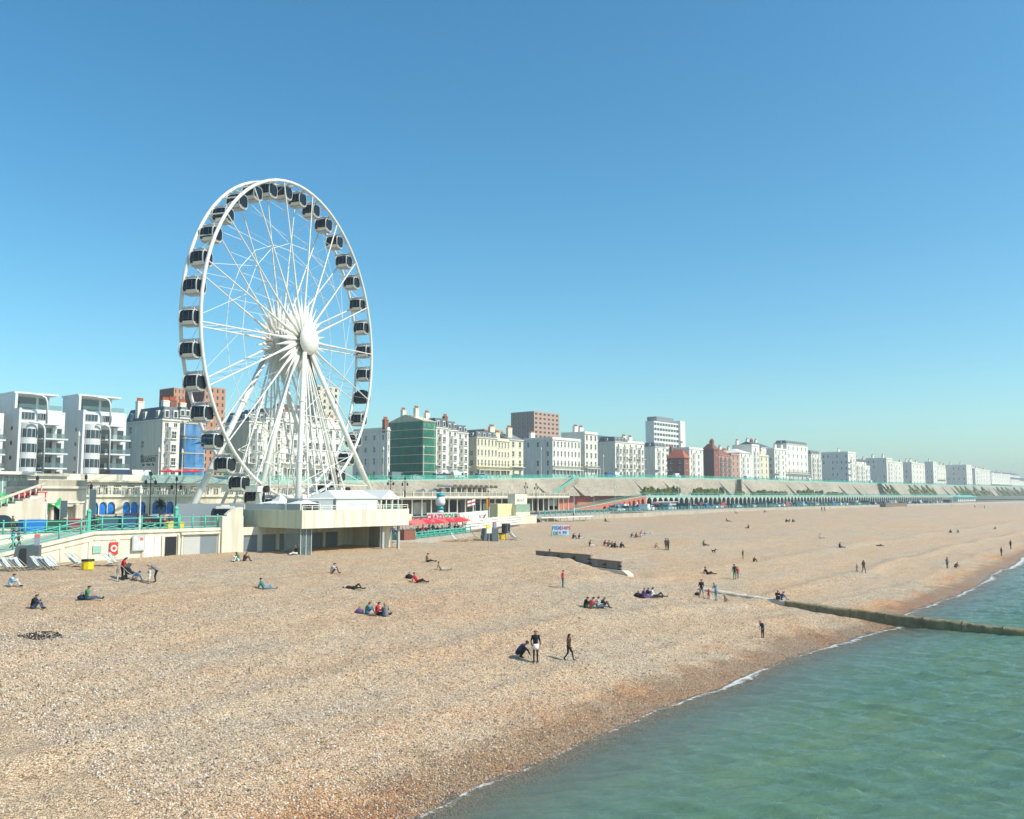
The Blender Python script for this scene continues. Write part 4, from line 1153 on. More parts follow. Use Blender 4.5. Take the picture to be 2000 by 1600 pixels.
# blue sheeted scaffold
def scaffold(label, pw, pc, pe, Nf, ytop, ybot, sheet_m, depth=3.0, lifts=4):
    A = at(pc, ytop, N=Nf); B = at(pe, ytop, N=Nf)
    W = B.x - A.x; zb = edge_at(A.x).z; H = A.z - zb
    if pw: depth = at(pw, ytop, E=A.x).y - Nf
    r = empty('scaffold', (A.x, Nf, zb)); tag(r, label, 'scaffolding')
    nb = max(2, int(W / 2.2)); ns_ = max(2, int(depth / 2.4))
    tub = MB()
    for k in range(nb + 1): MB().tube((W * k / nb, -.15, 0), (W * k / nb, -.15, H + 1), .06, n=5).build('standard', GREYS, r)
    for k in range(1, ns_ + 1): MB().tube((-.15, depth * k / ns_, 0), (-.15, depth * k / ns_, H + 1), .06, n=5).build('standard', GREYS, r)
    for q in range(1, lifts + 1):
        z = H * q / lifts
        MB().box(-.3, W + .2, -.42, -.22, z - .22, z).build('lift_board', pm('scaffold_board', (0.55, 0.48, 0.34), 0.8, .15, 2), r)
        MB().box(-.42, -.22, -.2, depth, z - .22, z).build('lift_board', pm('scaffold_board', (0.55, 0.48, 0.34), 0.8, .15, 2), r)
        zl = H * (q - 1) / lifts
        for k in range(nb):                                # sheets sag a little between the tubes
            x0, x1 = W * k / nb, W * (k + 1) / nb
            mb = MB(); g = 4
            v = [(x0 + (x1 - x0) * i / g, -.24 - .10 * math.sin(math.pi * i / g) * random.uniform(.3, 1.2), zl + (z - zl - .2) * j / 3) for i in range(g + 1) for j in range(4)]
            f = [(i * 4 + j, (i + 1) * 4 + j, (i + 1) * 4 + j + 1, i * 4 + j + 1) for i in range(g) for j in range(3)]
            mb.add(v, f); mb.build('sheet', sheet_m, r, True)
        for k in range(ns_):
            y0, y1 = depth * k / ns_, depth * (k + 1) / ns_
            mb = MB(); g = 4
            v = [(-.24 - .10 * math.sin(math.pi * i / g) * random.uniform(.3, 1.2), y1 + (y0 - y1) * i / g, zl + (z - zl - .2) * j / 3) for i in range(g + 1) for j in range(4)]
            f = [(i * 4 + j, (i + 1) * 4 + j, (i + 1) * 4 + j + 1, i * 4 + j + 1) for i in range(g) for j in range(3)]
            mb.add(v, f); mb.build('sheet', sheet_m, r, True)
    return r
BNET = pm('blue_sheeting', (0.05, 0.22, 0.46), 0.5, 0.5, 0.7, alpha=.88)
GNET = pm('green_netting', (0.02, 0.20, 0.12), 0.8, 0.5, 0.5, alpha=.80)
scaffold('house front wrapped in blue scaffold sheeting', 347, 362, 400, 191.5, 826, 895, BNET)
# tower blocks behind
building('tower_block', 'orange brick tower block behind the cream hotel', 312, 340, 362, 300, 757, 13, 3, 4, m=BRICK2, wm=BRICK, roof='flat', cornice=False, z0=18, wstyle='plain')  # both orange towers: darker brick on the flank paints in its shade
building('tower_block', 'orange brick tower wing seen through the wheel rim', 362, 400, 441, 296, 755, 13, 4, 4, m=BRICK2, wm=BRICK, roof='flat', cornice=False, z0=18, wstyle='plain')
# behind the wheel
building('townhouse', 'buff gabled house seen through the wheel spokes', 440, 487, 520, 196, 822, 4, 3, 0, m=IVORY, wm=BUFF, roof='mansard', bays=1, balc=(.3,))
building('townhouse', 'pale bow-fronted house behind the wheel legs', None, 520, 556, 198, 815, 4, 3, 0, m=IVORY, roof='mansard', bays=1, balc=(.3,), chim=((.2, .4),))
building('townhouse', 'white house with black balcony between the wheel legs', None, 556, 600, 199, 822, 4, 3, 0, m=WHITE, roof='flat', balc=(.3,), porch=True)
building('townhouse', 'white terrace house beside the last wheel leg', None, 600, 666, 200, 832, 4, 5, 0, m=WHITE, roof='flat', balc=(.3,), porch=True)
building('tower_block', 'cream concrete tower block rising behind the wheel', 588, 618, 662, 285, 752, 15, 4, 3, m=pm('cream_concrete', (0.70, 0.62, 0.48), .8, .06, .4, streak=.1), wm=BUFF, roof='flat', cornice=False, z0=18, wstyle='plain')
building('house', 'dark roofed house behind the wheel hub', 528, 545, 592, 235, 815, 4, 3, 0, m=BUFF, roof='mansard', rm=pm('brown_slate', (0.12, .09, .07), .8, .2, 1), rh=4.5, z0=17)
building('townhouse', 'grey shaded house west of the green netting', 690, 757, 762, 206, 839, 4, 1, 4, m=LIFTW, wm=LIFTW, roof='flat', chim=((.5, .1),))
# green netting house and its white terrace
building('townhouse', 'tall corner house wrapped in green netting', 757, 828, 850, 209, 822, 5, 2, 3, m=CREAM, wm=BUFF, roof='gable', chim=((.3, .3), (.6, .75)), bays=1, rh=2.6, rm=BUFF)
scaffold('green netting on scaffold over the corner house', 758, 826, 851, 207.5, 821, 920, GNET, lifts=7)
building('townhouse', 'white bow-fronted house next to the green netting', None, 851, 874, 210, 834, 5, 2, 0, m=WHITE, roof='mansard', bays=1, balc=(.27,), chim=((.1, .4),), rh=3.2)
building('townhouse', 'white bow-fronted house in the middle of the chimneyed terrace', None, 874, 894, 210, 839, 5, 2, 0, m=WHITE, roof='mansard', bays=1, balc=(.27,), rh=3.0, chim=((.5, .3),))
building('townhouse', 'white bow-fronted house at the east end of the chimneyed terrace', None, 894, 915, 210, 844, 5, 2, 0, m=WHITE, roof='mansard', bays=1, balc=(.27,), rh=2.6)
building('townhouse', 'long pale cream house with tan flank and dormers', 915, 931, 972, 213, 853, 4, 6, 1, m=CREAMY, wm=BUFF, roof='mansard', balc=(.3,), porch=True, rh=2.2, chim=((.9, .4),))
building('townhouse', 'lower pale cream house adjoining the dormered one', None, 972, 996, 213, 860, 4, 4, 0, m=CREAMY, roof='flat', balc=(.3,), porch=True)
building('townhouse', 'narrow cream house with curved gable before the shade-flanked hotel', None, 996, 1022, 213, 858, 4, 2, 0, m=CREAMY, roof='gable', rm=LEAD, chim=((.3, .2),), balc=(.3,))
building('hotel', 'large shade-flanked hotel with arched doorway', 1022, 1079, 1134, 216, 857, 4, 8, 3, m=WHITE, wm=LIFTW, roof='flat', balc=(.32,), porch=True, chim=((.2, .9),))
building('hotel', 'tall cream hotel rising behind the shade-flanked one', 1096, 1142, 1167, 218, 846, 5, 3, 1, m=IVORY, wm=LIFTW, roof='flat', balc=(.27,), chim=((.2, .5), (.8, .6)), porch=True)
building('townhouse', 'cream house with broad blank flank and slate roof', 1167, 1201, 1226, 219, 862, 4, 2, 1, m=IVORY, wm=CREAM, roof='mansard', bays=2, balc=(.27,), rh=2.2)
building('townhouse', 'ivory bow-fronted house with iron balconies', None, 1226, 1258, 220, 864, 4, 3, 0, m=IVORY, roof='flat', bays=2, balc=(.27, .55), chim=((.3, .4), (.8, .5)))
building('townhouse', 'ivory house with first-floor veranda before the brick house', 1256, 1279, 1301, 221, 872, 4, 2, 0, m=IVORY, wm=LIFTW, roof='mansard', bays=1, balc=(.27,), rh=2)
building('house', 'red brick house with orange hipped roof', 1303, 1336, 1346, 222, 894, 3, 1, 2, m=BRICK, wm=BRICK, roof='hip', rm=TILE, rh=4.2, chim=((.5, .9),))
building('townhouse', 'white house beside the brick house', None, 1346, 1373, 222, 876, 4, 3, 0, m=WHITE, roof='flat', bays=1, chim=((.2, .5),))
building('house', 'dark brick gabled hotel with tall stacks', 1372, 1394, 1404, 223, 877, 4, 1, 0, m=BRICK, wm=pm('dark_brick', (.13, .065, .05), .85, .2, 2), roof='gable', rm=BRICK, rh=3.0, chim=((.2, .2), (.8, .6)))
for k, (a, b_) in enumerate(((1404, 1412), (1412, 1420), (1420, 1428))):
    building('house', ['brick house with pointed gable, first of three', 'brick house with pointed gable, middle of three', 'brick house with pointed gable, last of three'][k], None, a, b_, 223, 888 + k, 4, 1, 0, m=BRICK3, roof='gable', rm=BRICK, rh=3.5, bays=1)
building('townhouse', 'pink brick house after the three gables', None, 1428, 1444, 223, 888, 4, 2, 0, m=BRICK3, roof='flat')
building('townhouse', 'ornate white house with pedimented top', None, 1444, 1468, 223, 884, 4, 3, 0, m=WHITE, roof='hip', rm=WHITE, rh=2.5, bays=1)
building('townhouse', 'slim white house like a tower', None, 1468, 1483, 223, 870, 5, 1, 0, m=WHITE, wm=LIFTW, roof='flat', bays=1)
building('townhouse', 'yellow-cream house with tan flank', None, 1483, 1501, 223, 890, 4, 2, 0, m=CREAMY, wm=BUFF, roof='flat')
building('house', 'dark slated backs of houses above the yellow-cream house', 1430, 1486, 1506, 250, 873, 3, 1, 0, m=LIFTW, wm=LIFTW, roof='gable', rm=SLATE, rh=4, chim=((.1, .5), (.5, .5), (.9, .5)), z0=20)
building('hotel', 'white hotel wing with dormers west of the tall one', 1500, 1512, 1537, 224, 877, 5, 4, 1, m=WHITE, wm=LIFTW, roof='flat', bays=1, balc=(.25,))
building('hotel', 'tall white hotel with long veranda', 1513, 1536, 1577, 224.6, 866, 5, 5, 1, m=WHITE, wm=LIFTW, roof='mansard', rh=2, balc=(.27,), porch=True)
building('townhouse', 'shaded bow-fronted houses west of the broad shaded flank', 1577, 1584, 1602, 226, 886, 5, 3, 0, m=LIFTW, wm=LIFTW, roof='mansard', bays=2, rh=2.2)
building('hotel', 'broad shade-flanked hotel with curved balconies', 1604, 1656, 1671, 227, 884, 5, 2, 6, m=WHITE, wm=LIFTW, roof='flat', bays=1, balc=(.3, .5, .7))
building('townhouse', 'lower white house east of the curved balconies', None, 1671, 1688, 227, 904, 4, 2, 0, m=WHITE, roof='flat', bays=2)
building('townhouse', 'small white house with awnings', None, 1688, 1699, 227, 911, 3, 1, 0, m=WHITE, roof='flat', bays=1)
building('townhouse', 'shade-flanked corner block with dark chimneys', 1691, 1731, 1743, 228, 896, 5, 2, 4, m=IVORY, wm=LIFTW, roof='flat', bays=1, chim=((.1, .2), (.1, .7)))
building('townhouse', 'plain cream terrace after the dark chimneys', None, 1743, 1763, 228, 903, 4, 3, 0, m=IVORY, roof='flat', bays=1, chim=((.4, .5),))
building('townhouse', 'shade-flanked terrace end with six small windows', 1759, 1780, 1788, 228, 904, 4, 1, 3, m=IVORY, wm=LIFTW, roof='flat')
building('townhouse', 'cream curved terrace with a dark roof edge', None, 1788, 1806, 228, 906, 4, 3, 0, m=IVORY, roof='flat', chim=((.3, .5), (.8, .5)))
building('townhouse', 'shade-flanked house before the far curved terrace', 1807, 1822, 1830, 228, 903, 4, 1, 2, m=IVORY, wm=LIFTW, roof='flat', chim=((.2, .6),))
building('townhouse', 'pale far terrace with small balconies', None, 1830, 1846, 228, 910, 4, 3, 0, m=IVORY, roof='flat', balc=(.3,))
building('townhouse', 'far shade-flanked crescent end', 1847, 1887, 1898, 228, 909, 4, 2, 4, m=WHITE, wm=LIFTW, roof='flat', chim=((.1, .3), (.1, .8)))
building('townhouse', 'far ribbed white house beyond the crescent end', 1898, 1904, 1914, 228, 916, 4, 2, 0, m=WHITE, wm=LIFTW, roof='flat', bays=1)
building('townhouse', 'far pale pink-white terrace', None, 1914, 1934, 228, 918, 4, 4, 0, m=IVORY, roof='flat')
building('townhouse', 'long low white terrace at the far end', None, 1936, 1973, 228, 925, 3, 8, 0, m=WHITE, roof='flat', porch=True)
building('house', 'hazy grey houses beyond the last white terrace', None, 1973, 1992, 228, 936, 2, 4, 0, m=LIFTW, roof='gable', rm=SLATE, rh=3)
building('house', 'hazy slate-roofed houses at the frame edge', None, 1992, 2040, 228, 939, 2, 5, 0, m=LIFTW, roof='gable', rm=SLATE, rh=4)
# blocks behind the front row
BD = pm('dark_brick_shade', (0.33, 0.22, 0.17), .85, .12, 1.5)
building('tower_block', 'brick tower block standing behind the seafront hotels', 998, 1043, 1092, 330, 803, 16, 6, 5, m=BRICK3, wm=BD, roof='flat', cornice=False, z0=18, wstyle='plain', ww=.62, hh=.5, maxw=2.4)
building('tower_block', 'low brick block behind the chimneyed terrace', 905, 946, 984, 290, 838, 8, 5, 4, m=BRICK3, wm=BD, roof='flat', cornice=False, z0=18, wstyle='plain')
ofc, W, H, D = building('office_block', 'white glass office block with stair tower', None, 1277, 1325, 330, 822, 12, 9, 0, m=WHITE, roof='flat', cornice=False, z0=20, wstyle='plain', pane=GLASSB, ww=.82, depth=7, maxw=6, hh=.52, frame=GREYS)
MB().box(W, W + 7.5, -1.5, 10, 0, H + 2.2).build('stair_tower', WHITE, ofc)
MB().box(W * .25, W * .95, 3, 11, H + .76, H + 4).build('plant_room', LEAD, ofc)
building('house', 'curved grey roof of a hall behind the ivory houses', None, 1205, 1262, 300, 862, 2, 5, 0, m=LIFTW, roof='hip', rm=LEAD, rh=4, z0=20, depth=25)
building('house', 'slate roofed backs behind the tall cream hotel', None, 1150, 1206, 270, 858, 2, 4, 0, m=LIFTW, roof='gable', rm=SLATE, rh=3.2, z0=20)

# plainer roofs filling in behind the far terraces
for k, (a, b_, yy, lb) in enumerate(((1400, 1462, 884, 'row of slate roofs behind the three gables'), (1560, 1612, 893, 'row of slate roofs behind the shaded bow fronts'), (1655, 1704, 900, 'row of slate roofs behind the awning house'),
                                     (1730, 1792, 905, 'row of slate roofs behind the plain cream terrace'), (1795, 1860, 909, 'row of slate roofs behind the far balconies'), (1886, 1992, 920, 'row of slate roofs behind the ribbed house'))):
    building('house', lb, None, a, b_, 262, yy, 3, 8, 0, m=CREAM, roof='gable', rm=SLATE, rh=3.0, z0=20, chim=((.1, .5), (.35, .5), (.62, .5), (.9, .5)))
# ---------------------------------------------------------------- cliff wall under the upper road
ZT = 11.55                                             # arcade deck
def wall_foot(E):
    t = edge_at(E)
    return Vector((E, t.y - 6.5, ZT - .2 if E > 150 else ZP))
wallm = pm('cliff_concrete', (0.42, 0.365, 0.275), 0.9, 0.3, 0.09, streak=0.38, bump=.3)
cw = empty('cliff_wall', (300, 190, 0)); tag(cw, 'long battered concrete cliff wall carrying the upper road', 'wall')
O_ = Vector((300, 190, 0))
es = list(np.arange(20, 1300, 14.0))
for a0, a1 in zip(es, es[1:]):
    p0, p1, t0, t1 = wall_foot(a0) - O_, wall_foot(a1) - O_, edge_at(a0) - O_, edge_at(a1) - O_
    mb = MB()
    mb.quad(p0, p1, t1 + Vector((0, 0, .1)), t0 + Vector((0, 0, .1)))
    mb.build('wall_panel', wallm, cw)
for k, E in enumerate(np.arange(240, 1200, 28.0)):         # leaning buttresses
    if k % 3 == 2: continue
    p, t = wall_foot(E) - O_, edge_at(E) - O_
    mb = MB()
    w = 1.1
    mb.add([(p.x - w, p.y - 2.2, p.z), (p.x + w, p.y - 2.2, p.z), (t.x + w, t.y - .4, t.z - .6), (t.x - w, t.y - .4, t.z - .6), (p.x - w, p.y + .1, p.z), (p.x + w, p.y + .1, p.z), (t.x + w, t.y + .1, t.z - .6), (t.x - w, t.y + .1, t.z - .6)],
           [(0, 1, 2, 3), (0, 3, 7, 4), (1, 5, 6, 2), (3, 2, 6, 7)])
    mb.build('buttress', wallm, cw)
mb = MB()
for a0, a1 in zip(es, es[1:]):
    t0, t1 = edge_at(a0) - O_, edge_at(a1) - O_
    mb.add([(t0.x, t0.y - .4, t0.z - .9), (t1.x, t1.y - .4, t1.z - .9), (t1.x, t1.y - .4, t1.z + .15), (t0.x, t0.y - .4, t0.z + .15), (t1.x, t1.y + .2, t1.z + .15), (t0.x, t0.y + .2, t0.z + .15)], [(0, 1, 2, 3), (3, 2, 4, 5)])
mb.build('coping', PALEG, cw)
# railing on the cliff top
ur = empty('railing', (300, 190, 0)); tag(ur, 'sea-green railing along the upper road edge', 'railing')
esr = list(np.arange(20, 1290, 6.0))
P = [edge_at(e) - O_ + Vector((0, 0, .15)) for e in esr]
for zz, rr in ((1.0, .07), (.5, .05), (.12, .05)):
    mb = MB(); mb.pipe([q + Vector((0, 0, zz)) for q in P], rr, 4); mb.build('rail', GREEN, ur)
pb = MB(); pb.box(-.09, .09, -.09, .09, 0, 1.15); pmesh2 = pb.mesh('post', GREEN)
for q in P: put('post', pmesh2, ur, q)
mb = MB()
for a0, b0 in zip(P, P[1:]):
    for j in range(10):
        c0 = a0.lerp(b0, (j + .5) / 10)
        mb.box(c0.x - .07, c0.x + .07, c0.y - .02, c0.y + .02, c0.z + .12, c0.z + 1.0)
tag(mb.build('bars', GREEN, ur), kind='stuff')
# ---------------------------------------------------------------- the arcade with its long deck
NT, DS = 192.0, 4.51
ET0, ET1 = at(1262, 968, N=NT).x, at(1862, 968, N=NT).x
arc = empty('arcade', (ET0, NT, ZP)); tag(arc, 'long sea-green iron arcade of pointed white arches under the cliff', 'arcade')
HT = ZT - ZP
PGA = pm('arcade_paint', (0.66, 0.72, 0.60), 0.6, 0.06, 1.0)
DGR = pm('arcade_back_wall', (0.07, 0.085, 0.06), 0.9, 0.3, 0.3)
na = int((ET1 - ET0) / DS)
mod = MB()                                               # one bay: column and the two half arches beside it
ha = HT - .75
mod.lathe([(.36, 0), (.36, .5), (.25, .6), (.24, ha * .45), (.34, ha * .5)], 8)
n_ = 7
for s in (-1, 1):
    prev = None
    for i in range(n_ + 1):
        t = i / n_
        x = s * (DS / 2) * (1 - (1 - t) ** 1.0) * 1.0
        zc = ha * .48 + ha * .48 * math.sin(t * math.pi / 2) ** .8
        p = (s * (.14 + .86 * t ** 2.3) * DS / 2 if i else s * .1, zc)
        if prev:
            q = [(prev[0], -.2, prev[1]), (p[0], -.2, p[1]), (p[0], -.2, ha), (prev[0], -.2, ha)]
            if s < 0: q = q[::-1]
            mod.quad(*q)
            b0 = [(prev[0], -.2, prev[1]), (prev[0], .2, prev[1]), (p[0], .2, p[1]), (p[0], -.2, p[1])]
            if s < 0: b0 = b0[::-1]
            mod.quad(*b0)
        prev = p
arch_me = mod.mesh('arch', PGA)
for i in range(na + 1): put('arch', arch_me, arc, (i * DS, 0, 0))
LT = na * DS
MB().box(-DS / 2, LT + DS / 2, -.35, 9.5, ha + .003, ha + .4).build('deck', PGA, arc)
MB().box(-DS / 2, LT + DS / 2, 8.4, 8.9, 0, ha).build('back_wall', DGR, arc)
MB().box(-DS / 2, LT + DS / 2, -.42, -.36, ha + .05, ha + .75).build('frieze', PALEG, arc)
MB().box(-DS / 2, LT + DS / 2, -.3, -.2, ha + 1.72, ha + 1.8).build('rail', GREEN, arc)
mb = MB()
for i in range(int(LT / .55)): mb.box(i * .55 - .035, i * .55 + .035, -.27, -.23, ha + .4, ha + 1.72)
tag(mb.build('bars', PALEG, arc), kind='stuff')
pb = MB(); pb.box(-.12, .12, -.12, .12, 0, 1.5); pbm = pb.mesh('post', GREEN)
for i in range(na + 1): put('post', pbm, arc, (i * DS, -.25, ha + .4))
# awning shop in the first bays
shp = empty('arcade_shop', (ET0 + 1 * DS, NT - 1.2, ZP)); tag(shp, 'white shopfront with red band under the first arches', 'shop')
MB().box(0, DS * 4, 0, 1.0, 0, 2.2).build('front', WHITE, shp)
MB().box(-.1, DS * 4 + .1, -.12, -.004, 1.5, 1.85).build('red_band', RED, shp)
MB().box(-.2, DS * 4 + .2, -.9, .8, 2.25, 2.4).build('canopy', WHITE, shp)
# pavilion at the far end of the arcade
pv = empty('pavilion', (ET0 + LT + 6, NT - 3, ZP)); tag(pv, 'low turquoise-roofed pavilion at the far end of the arcade', 'pavilion')
TURQ = pm('turquoise_paint', (0.10, 0.55, 0.46), 0.5, .1, 1)
MB().box(0, 60, 0, 8, 0, 3.6).build('wall', LIFTW, pv)
mb = MB(); mb.add([(-2, -2, 3.6), (62, -2, 3.6), (62, 10, 3.6), (-2, 10, 3.6), (8, 3, 5.2), (54, 3, 5.2), (54, 6, 5.2), (8, 6, 5.2)], [(0, 1, 5, 4), (1, 2, 6, 5), (2, 3, 7, 6), (3, 0, 4, 7), (4, 5, 6, 7), (3, 2, 1, 0)])
mb.build('roof', TURQ, pv)
for k in range(8): MB().box(3 + k * 7, 6.5 + k * 7, -.05, .01, .4, 2.8).build('window', GLASSB, pv)
# deck of the arcade up to the cliff
mb = MB()
for a0, a1 in zip(es, es[1:]):
    if a0 < ET0 - 20: continue
    p0, p1 = wall_foot(a0), wall_foot(a1)
    mb.quad((a0, NT + 9.4, ZT - .25), (a1, NT + 9.4, ZT - .25), (a1, max(p1.y, NT + 9.5) + .6, ZT - .25), (a0, max(p0.y, NT + 9.5) + .6, ZT - .25))
tag(mb.build('path', PAVE), 'walkway on the arcade deck below the cliff wall', kind='structure')
# red ramp with arches that climbs to the arcade deck
p0, p1 = at(1118, 990, N=180), at(1262, 968, N=NT - 1)
rp = empty('ramp_wall', (p0.x, p0.y, ZP)); tag(rp, 'terracotta ramp wall with round arches rising to the arcade', 'wall')
d = p1 - p0; d.z = 0; L = d.length; rp.rotation_euler = (0, 0, math.atan2(d.y, d.x))
wins = []
mb = MB()
def rz(x): return HT * .06 + (HT * .94) * x / L
nA = 9
prevx = 0
for i in range(nA):
    xc = L * (.36 + .62 * (i + .5) / nA); hw = L * .62 / nA * .36
    hgt = rz(xc - hw) - .9
    mb.add([(prevx, 0, 0), (xc - hw, 0, 0), (xc - hw, 0, rz(xc - hw)), (prevx, 0, rz(prevx))], [(0, 1, 2, 3)])
    n_ = 8
    for j in range(n_):
        xa, xb = xc - hw + 2 * hw * j / n_, xc - hw + 2 * hw * (j + 1) / n_
        za = hgt - hw + hw * math.sqrt(max(0, 1 - ((xa - xc) / hw) ** 2)); zb_ = hgt - hw + hw * math.sqrt(max(0, 1 - ((xb - xc) / hw) ** 2))
        za, zb_ = max(0.1, za), max(0.1, zb_)
        mb.quad((xa, 0, za), (xb, 0, zb_), (xb, 0, rz(xb)), (xa, 0, rz(xa)))
        mb.quad((xa, 0, za), (xa, .8, za), (xb, .8, zb_), (xb, 0, zb_))
    prevx = xc + hw
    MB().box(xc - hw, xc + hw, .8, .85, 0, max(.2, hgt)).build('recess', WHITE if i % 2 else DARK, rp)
mb.add([(prevx, 0, 0), (L, 0, 0), (L, 0, rz(L)), (prevx, 0, rz(prevx))], [(0, 1, 2, 3)])
mb.quad((0, 0, rz(0)), (L, 0, rz(L)), (L, 3.5, rz(L)), (0, 3.5, rz(0)))
mb.build('wall', TERRA, rp)
mb = MB(); mb.add([(0, -.15, rz(0) - .3), (L, -.15, rz(L) - .3), (L, -.15, rz(L)), (0, -.15, rz(0)), (0, .15, rz(0)), (L, .15, rz(L))], [(0, 1, 2, 3), (3, 2, 5, 4)]); mb.build('coping', PALEG, rp)
mb = MB(); mb.pipe([(0, 0, rz(0) + 1.1), (L, 0, rz(L) + 1.1)], .07, 4); mb.build('rail', GREEN, rp)
mb = MB()
for i in range(int(L / .6)): mb.box(i * .6 - .03, i * .6 + .03, -.03, .03, rz(i * .6), rz(i * .6) + 1.1)
tag(mb.build('bars', GREEN, rp), kind='stuff')
tw = empty('terracotta_wall', (0, 0, 0)); tag(tw, 'plain terracotta back wall above the arched ramp', 'wall')
q0, q1 = at(1090, 985, N=188), at(1225, 968, N=196)
tw.location = (q0.x, q0.y, ZP)
panel_between(MB(), Vector((0, 0, 0)), q1 - Vector((q0.x, q0.y, q1.z)), 0, ZT - ZP - .2, .4).build('wall', TERRA, tw)
mb = MB(); mb.pipe([Vector((0, 0, ZT - ZP + .9)), Vector((q1.x - q0.x, q1.y - q0.y, ZT - ZP + .9))], .07, 4); mb.build('rail', GREEN, tw)
mb = MB(); Lq = Vector((q1.x - q0.x, q1.y - q0.y, 0))
for i in range(60):
    c0 = Lq * (i / 60); mb.box(c0.x - .03, c0.x + .03, c0.y - .03, c0.y + .03, ZT - ZP - .2, ZT - ZP + .9)
tag(mb.build('bars', PALEG, tw), kind='stuff')
# ---------------------------------------------------------------- colonnade east of the wheel
cl0, cl1 = Vector((66, 127, 0)), Vector((249, 180, 0))
dcl = cl1 - cl0; Lc = dcl.length
cn = empty('colonnade', (cl0.x, cl0.y, ZP), math.atan2(dcl.y, dcl.x)); tag(cn, 'pale stone colonnade with balustraded roof terrace below the cliff', 'colonnade')
STONE = pm('pale_stone', (0.62, 0.56, 0.44), .8, .1, .5, streak=.2)
MB().box(0, Lc, -.3, 9, 4.0, 4.7).build('roof_slab', STONE, cn)
MB().box(0, Lc, -.45, -.31, 4.25, 4.72).build('frieze', CREAM, cn)
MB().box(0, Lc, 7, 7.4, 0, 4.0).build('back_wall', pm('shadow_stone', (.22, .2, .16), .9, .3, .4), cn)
colm = MB(); colm.lathe([(.3, 0), (.3, .25), (.22, .35), (.18, 3.6), (.3, 3.8), (.3, 4.0)], 10); colm = colm.mesh('column', STONE, True)
pier_m = MB(); pier_m.box(-.25, .25, -.25, .25, 0, 1.15); pier_m = pier_m.mesh('balustrade_pier', STONE)
kk = int(Lc / 4.6)
for k in range(kk + 1):
    put('column', colm, cn, (k * Lc / kk, 0.15, 0))
    put('balustrade_pier', pier_m, cn, (k * Lc / kk, 0, 4.7))
MB().box(0, Lc, -.16, .16, 5.55, 5.72).build('balustrade_rail', STONE, cn)
mb = MB()
for i in range(int(Lc / .5)): mb.box(i * .5 - .11, i * .5 + .11, -.1, .1, 4.7, 5.55)
tag(mb.build('balusters', STONE, cn), kind='stuff')
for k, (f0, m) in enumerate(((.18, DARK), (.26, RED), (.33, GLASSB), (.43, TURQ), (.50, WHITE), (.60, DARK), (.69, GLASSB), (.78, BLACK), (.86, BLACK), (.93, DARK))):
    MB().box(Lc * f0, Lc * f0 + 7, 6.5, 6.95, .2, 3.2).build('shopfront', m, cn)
# roof of the colonnade back to the cliff foot
mb = MB(); mb.add([(cl0.x, cl0.y + 6, ZT - .35), (cl1.x, cl1.y + 6, ZT - .35), (cl1.x + 12, cl1.y + 30, ZT - .35), (cl0.x, cl0.y + 42, ZT - .35)], [(0, 1, 2, 3)])
tag(mb.build('path', PAVE), 'terrace paving on the colonnade roof', kind='structure')
# scalloped canopy on the terrace
sc_ = at(872, 958, N=168); se = at(962, 958, N=176)
dv = se - sc_; dv.z = 0
cp = empty('scalloped_canopy', (sc_.x, sc_.y, ZT - .3), math.atan2(dv.y, dv.x)); tag(cp, 'row of scalloped concrete shell canopies on the roof terrace', 'canopy')
L = dv.length
for k in range(9):
    w = L / 9; mb = MB(); n_ = 10
    for j in range(n_):
        t0, t1 = math.pi * j / n_, math.pi * (j + 1) / n_
        xa, xb = w * (k + .5) - w * .5 * math.cos(t0), w * (k + .5) - w * .5 * math.cos(t1)
        za, zb_ = 2.6 + .9 * math.sin(t0), 2.6 + .9 * math.sin(t1)
        mb.quad((xa, -1.8, za), (xb, -1.8, zb_), (xb, 3, zb_ + .3), (xa, 3, za + .3)); mb.quad((xa, 3, za + .1), (xb, 3, zb_ + .1), (xb, -1.8, zb_ - .2), (xa, -1.8, za - .2)); mb.quad((xa, -1.8, za - .2), (xb, -1.8, zb_ - .2), (xb, -1.8, zb_), (xa, -1.8, za))
    mb.build('shell', CONC, cp)
    MB().lathe([(.18, 0), (.14, 2.5)], 8, 0, Matrix.Translation((w * k, -1.2, 0))).build('column', CREAM, cp)
    if k % 2 == 0: MB().box(w * k + .6, w * k + w * .9, 1.6, 1.8, 0, 2.0).build('booth', CREAM, cp)
for k, px in enumerate((826, 850)):
    p = at(px, 958, N=162 + k * 2)
    mb = MB(); n_ = 12
    for j in range(n_):
        t0, t1 = math.pi * j / n_, math.pi * (j + 1) / n_
        mb.quad((-1.7 * math.cos(t0), 0, 1.9 * math.sin(t0)), (-1.7 * math.cos(t1), 0, 1.9 * math.sin(t1)), (-1.7 * math.cos(t1), 1.6, 1.7 * math.sin(t1)), (-1.7 * math.cos(t0), 1.6, 1.7 * math.sin(t0)))
        mb.quad((-1.5 * math.cos(t1), .1, 1.7 * math.sin(t1)), (-1.5 * math.cos(t0), .1, 1.7 * math.sin(t0)), (0, .8, 0), (0, .8, 0.01))
    tag(mb.build('shell_alcove', pm('alcove_blue_grey', (.25, .32, .34), .7), loc=(p.x, p.y, ZT - .3), rz=.3), ['blue-grey half-dome alcove nearer the wheel', 'blue-grey half-dome alcove beside the scalloped canopy'][k], 'alcove')
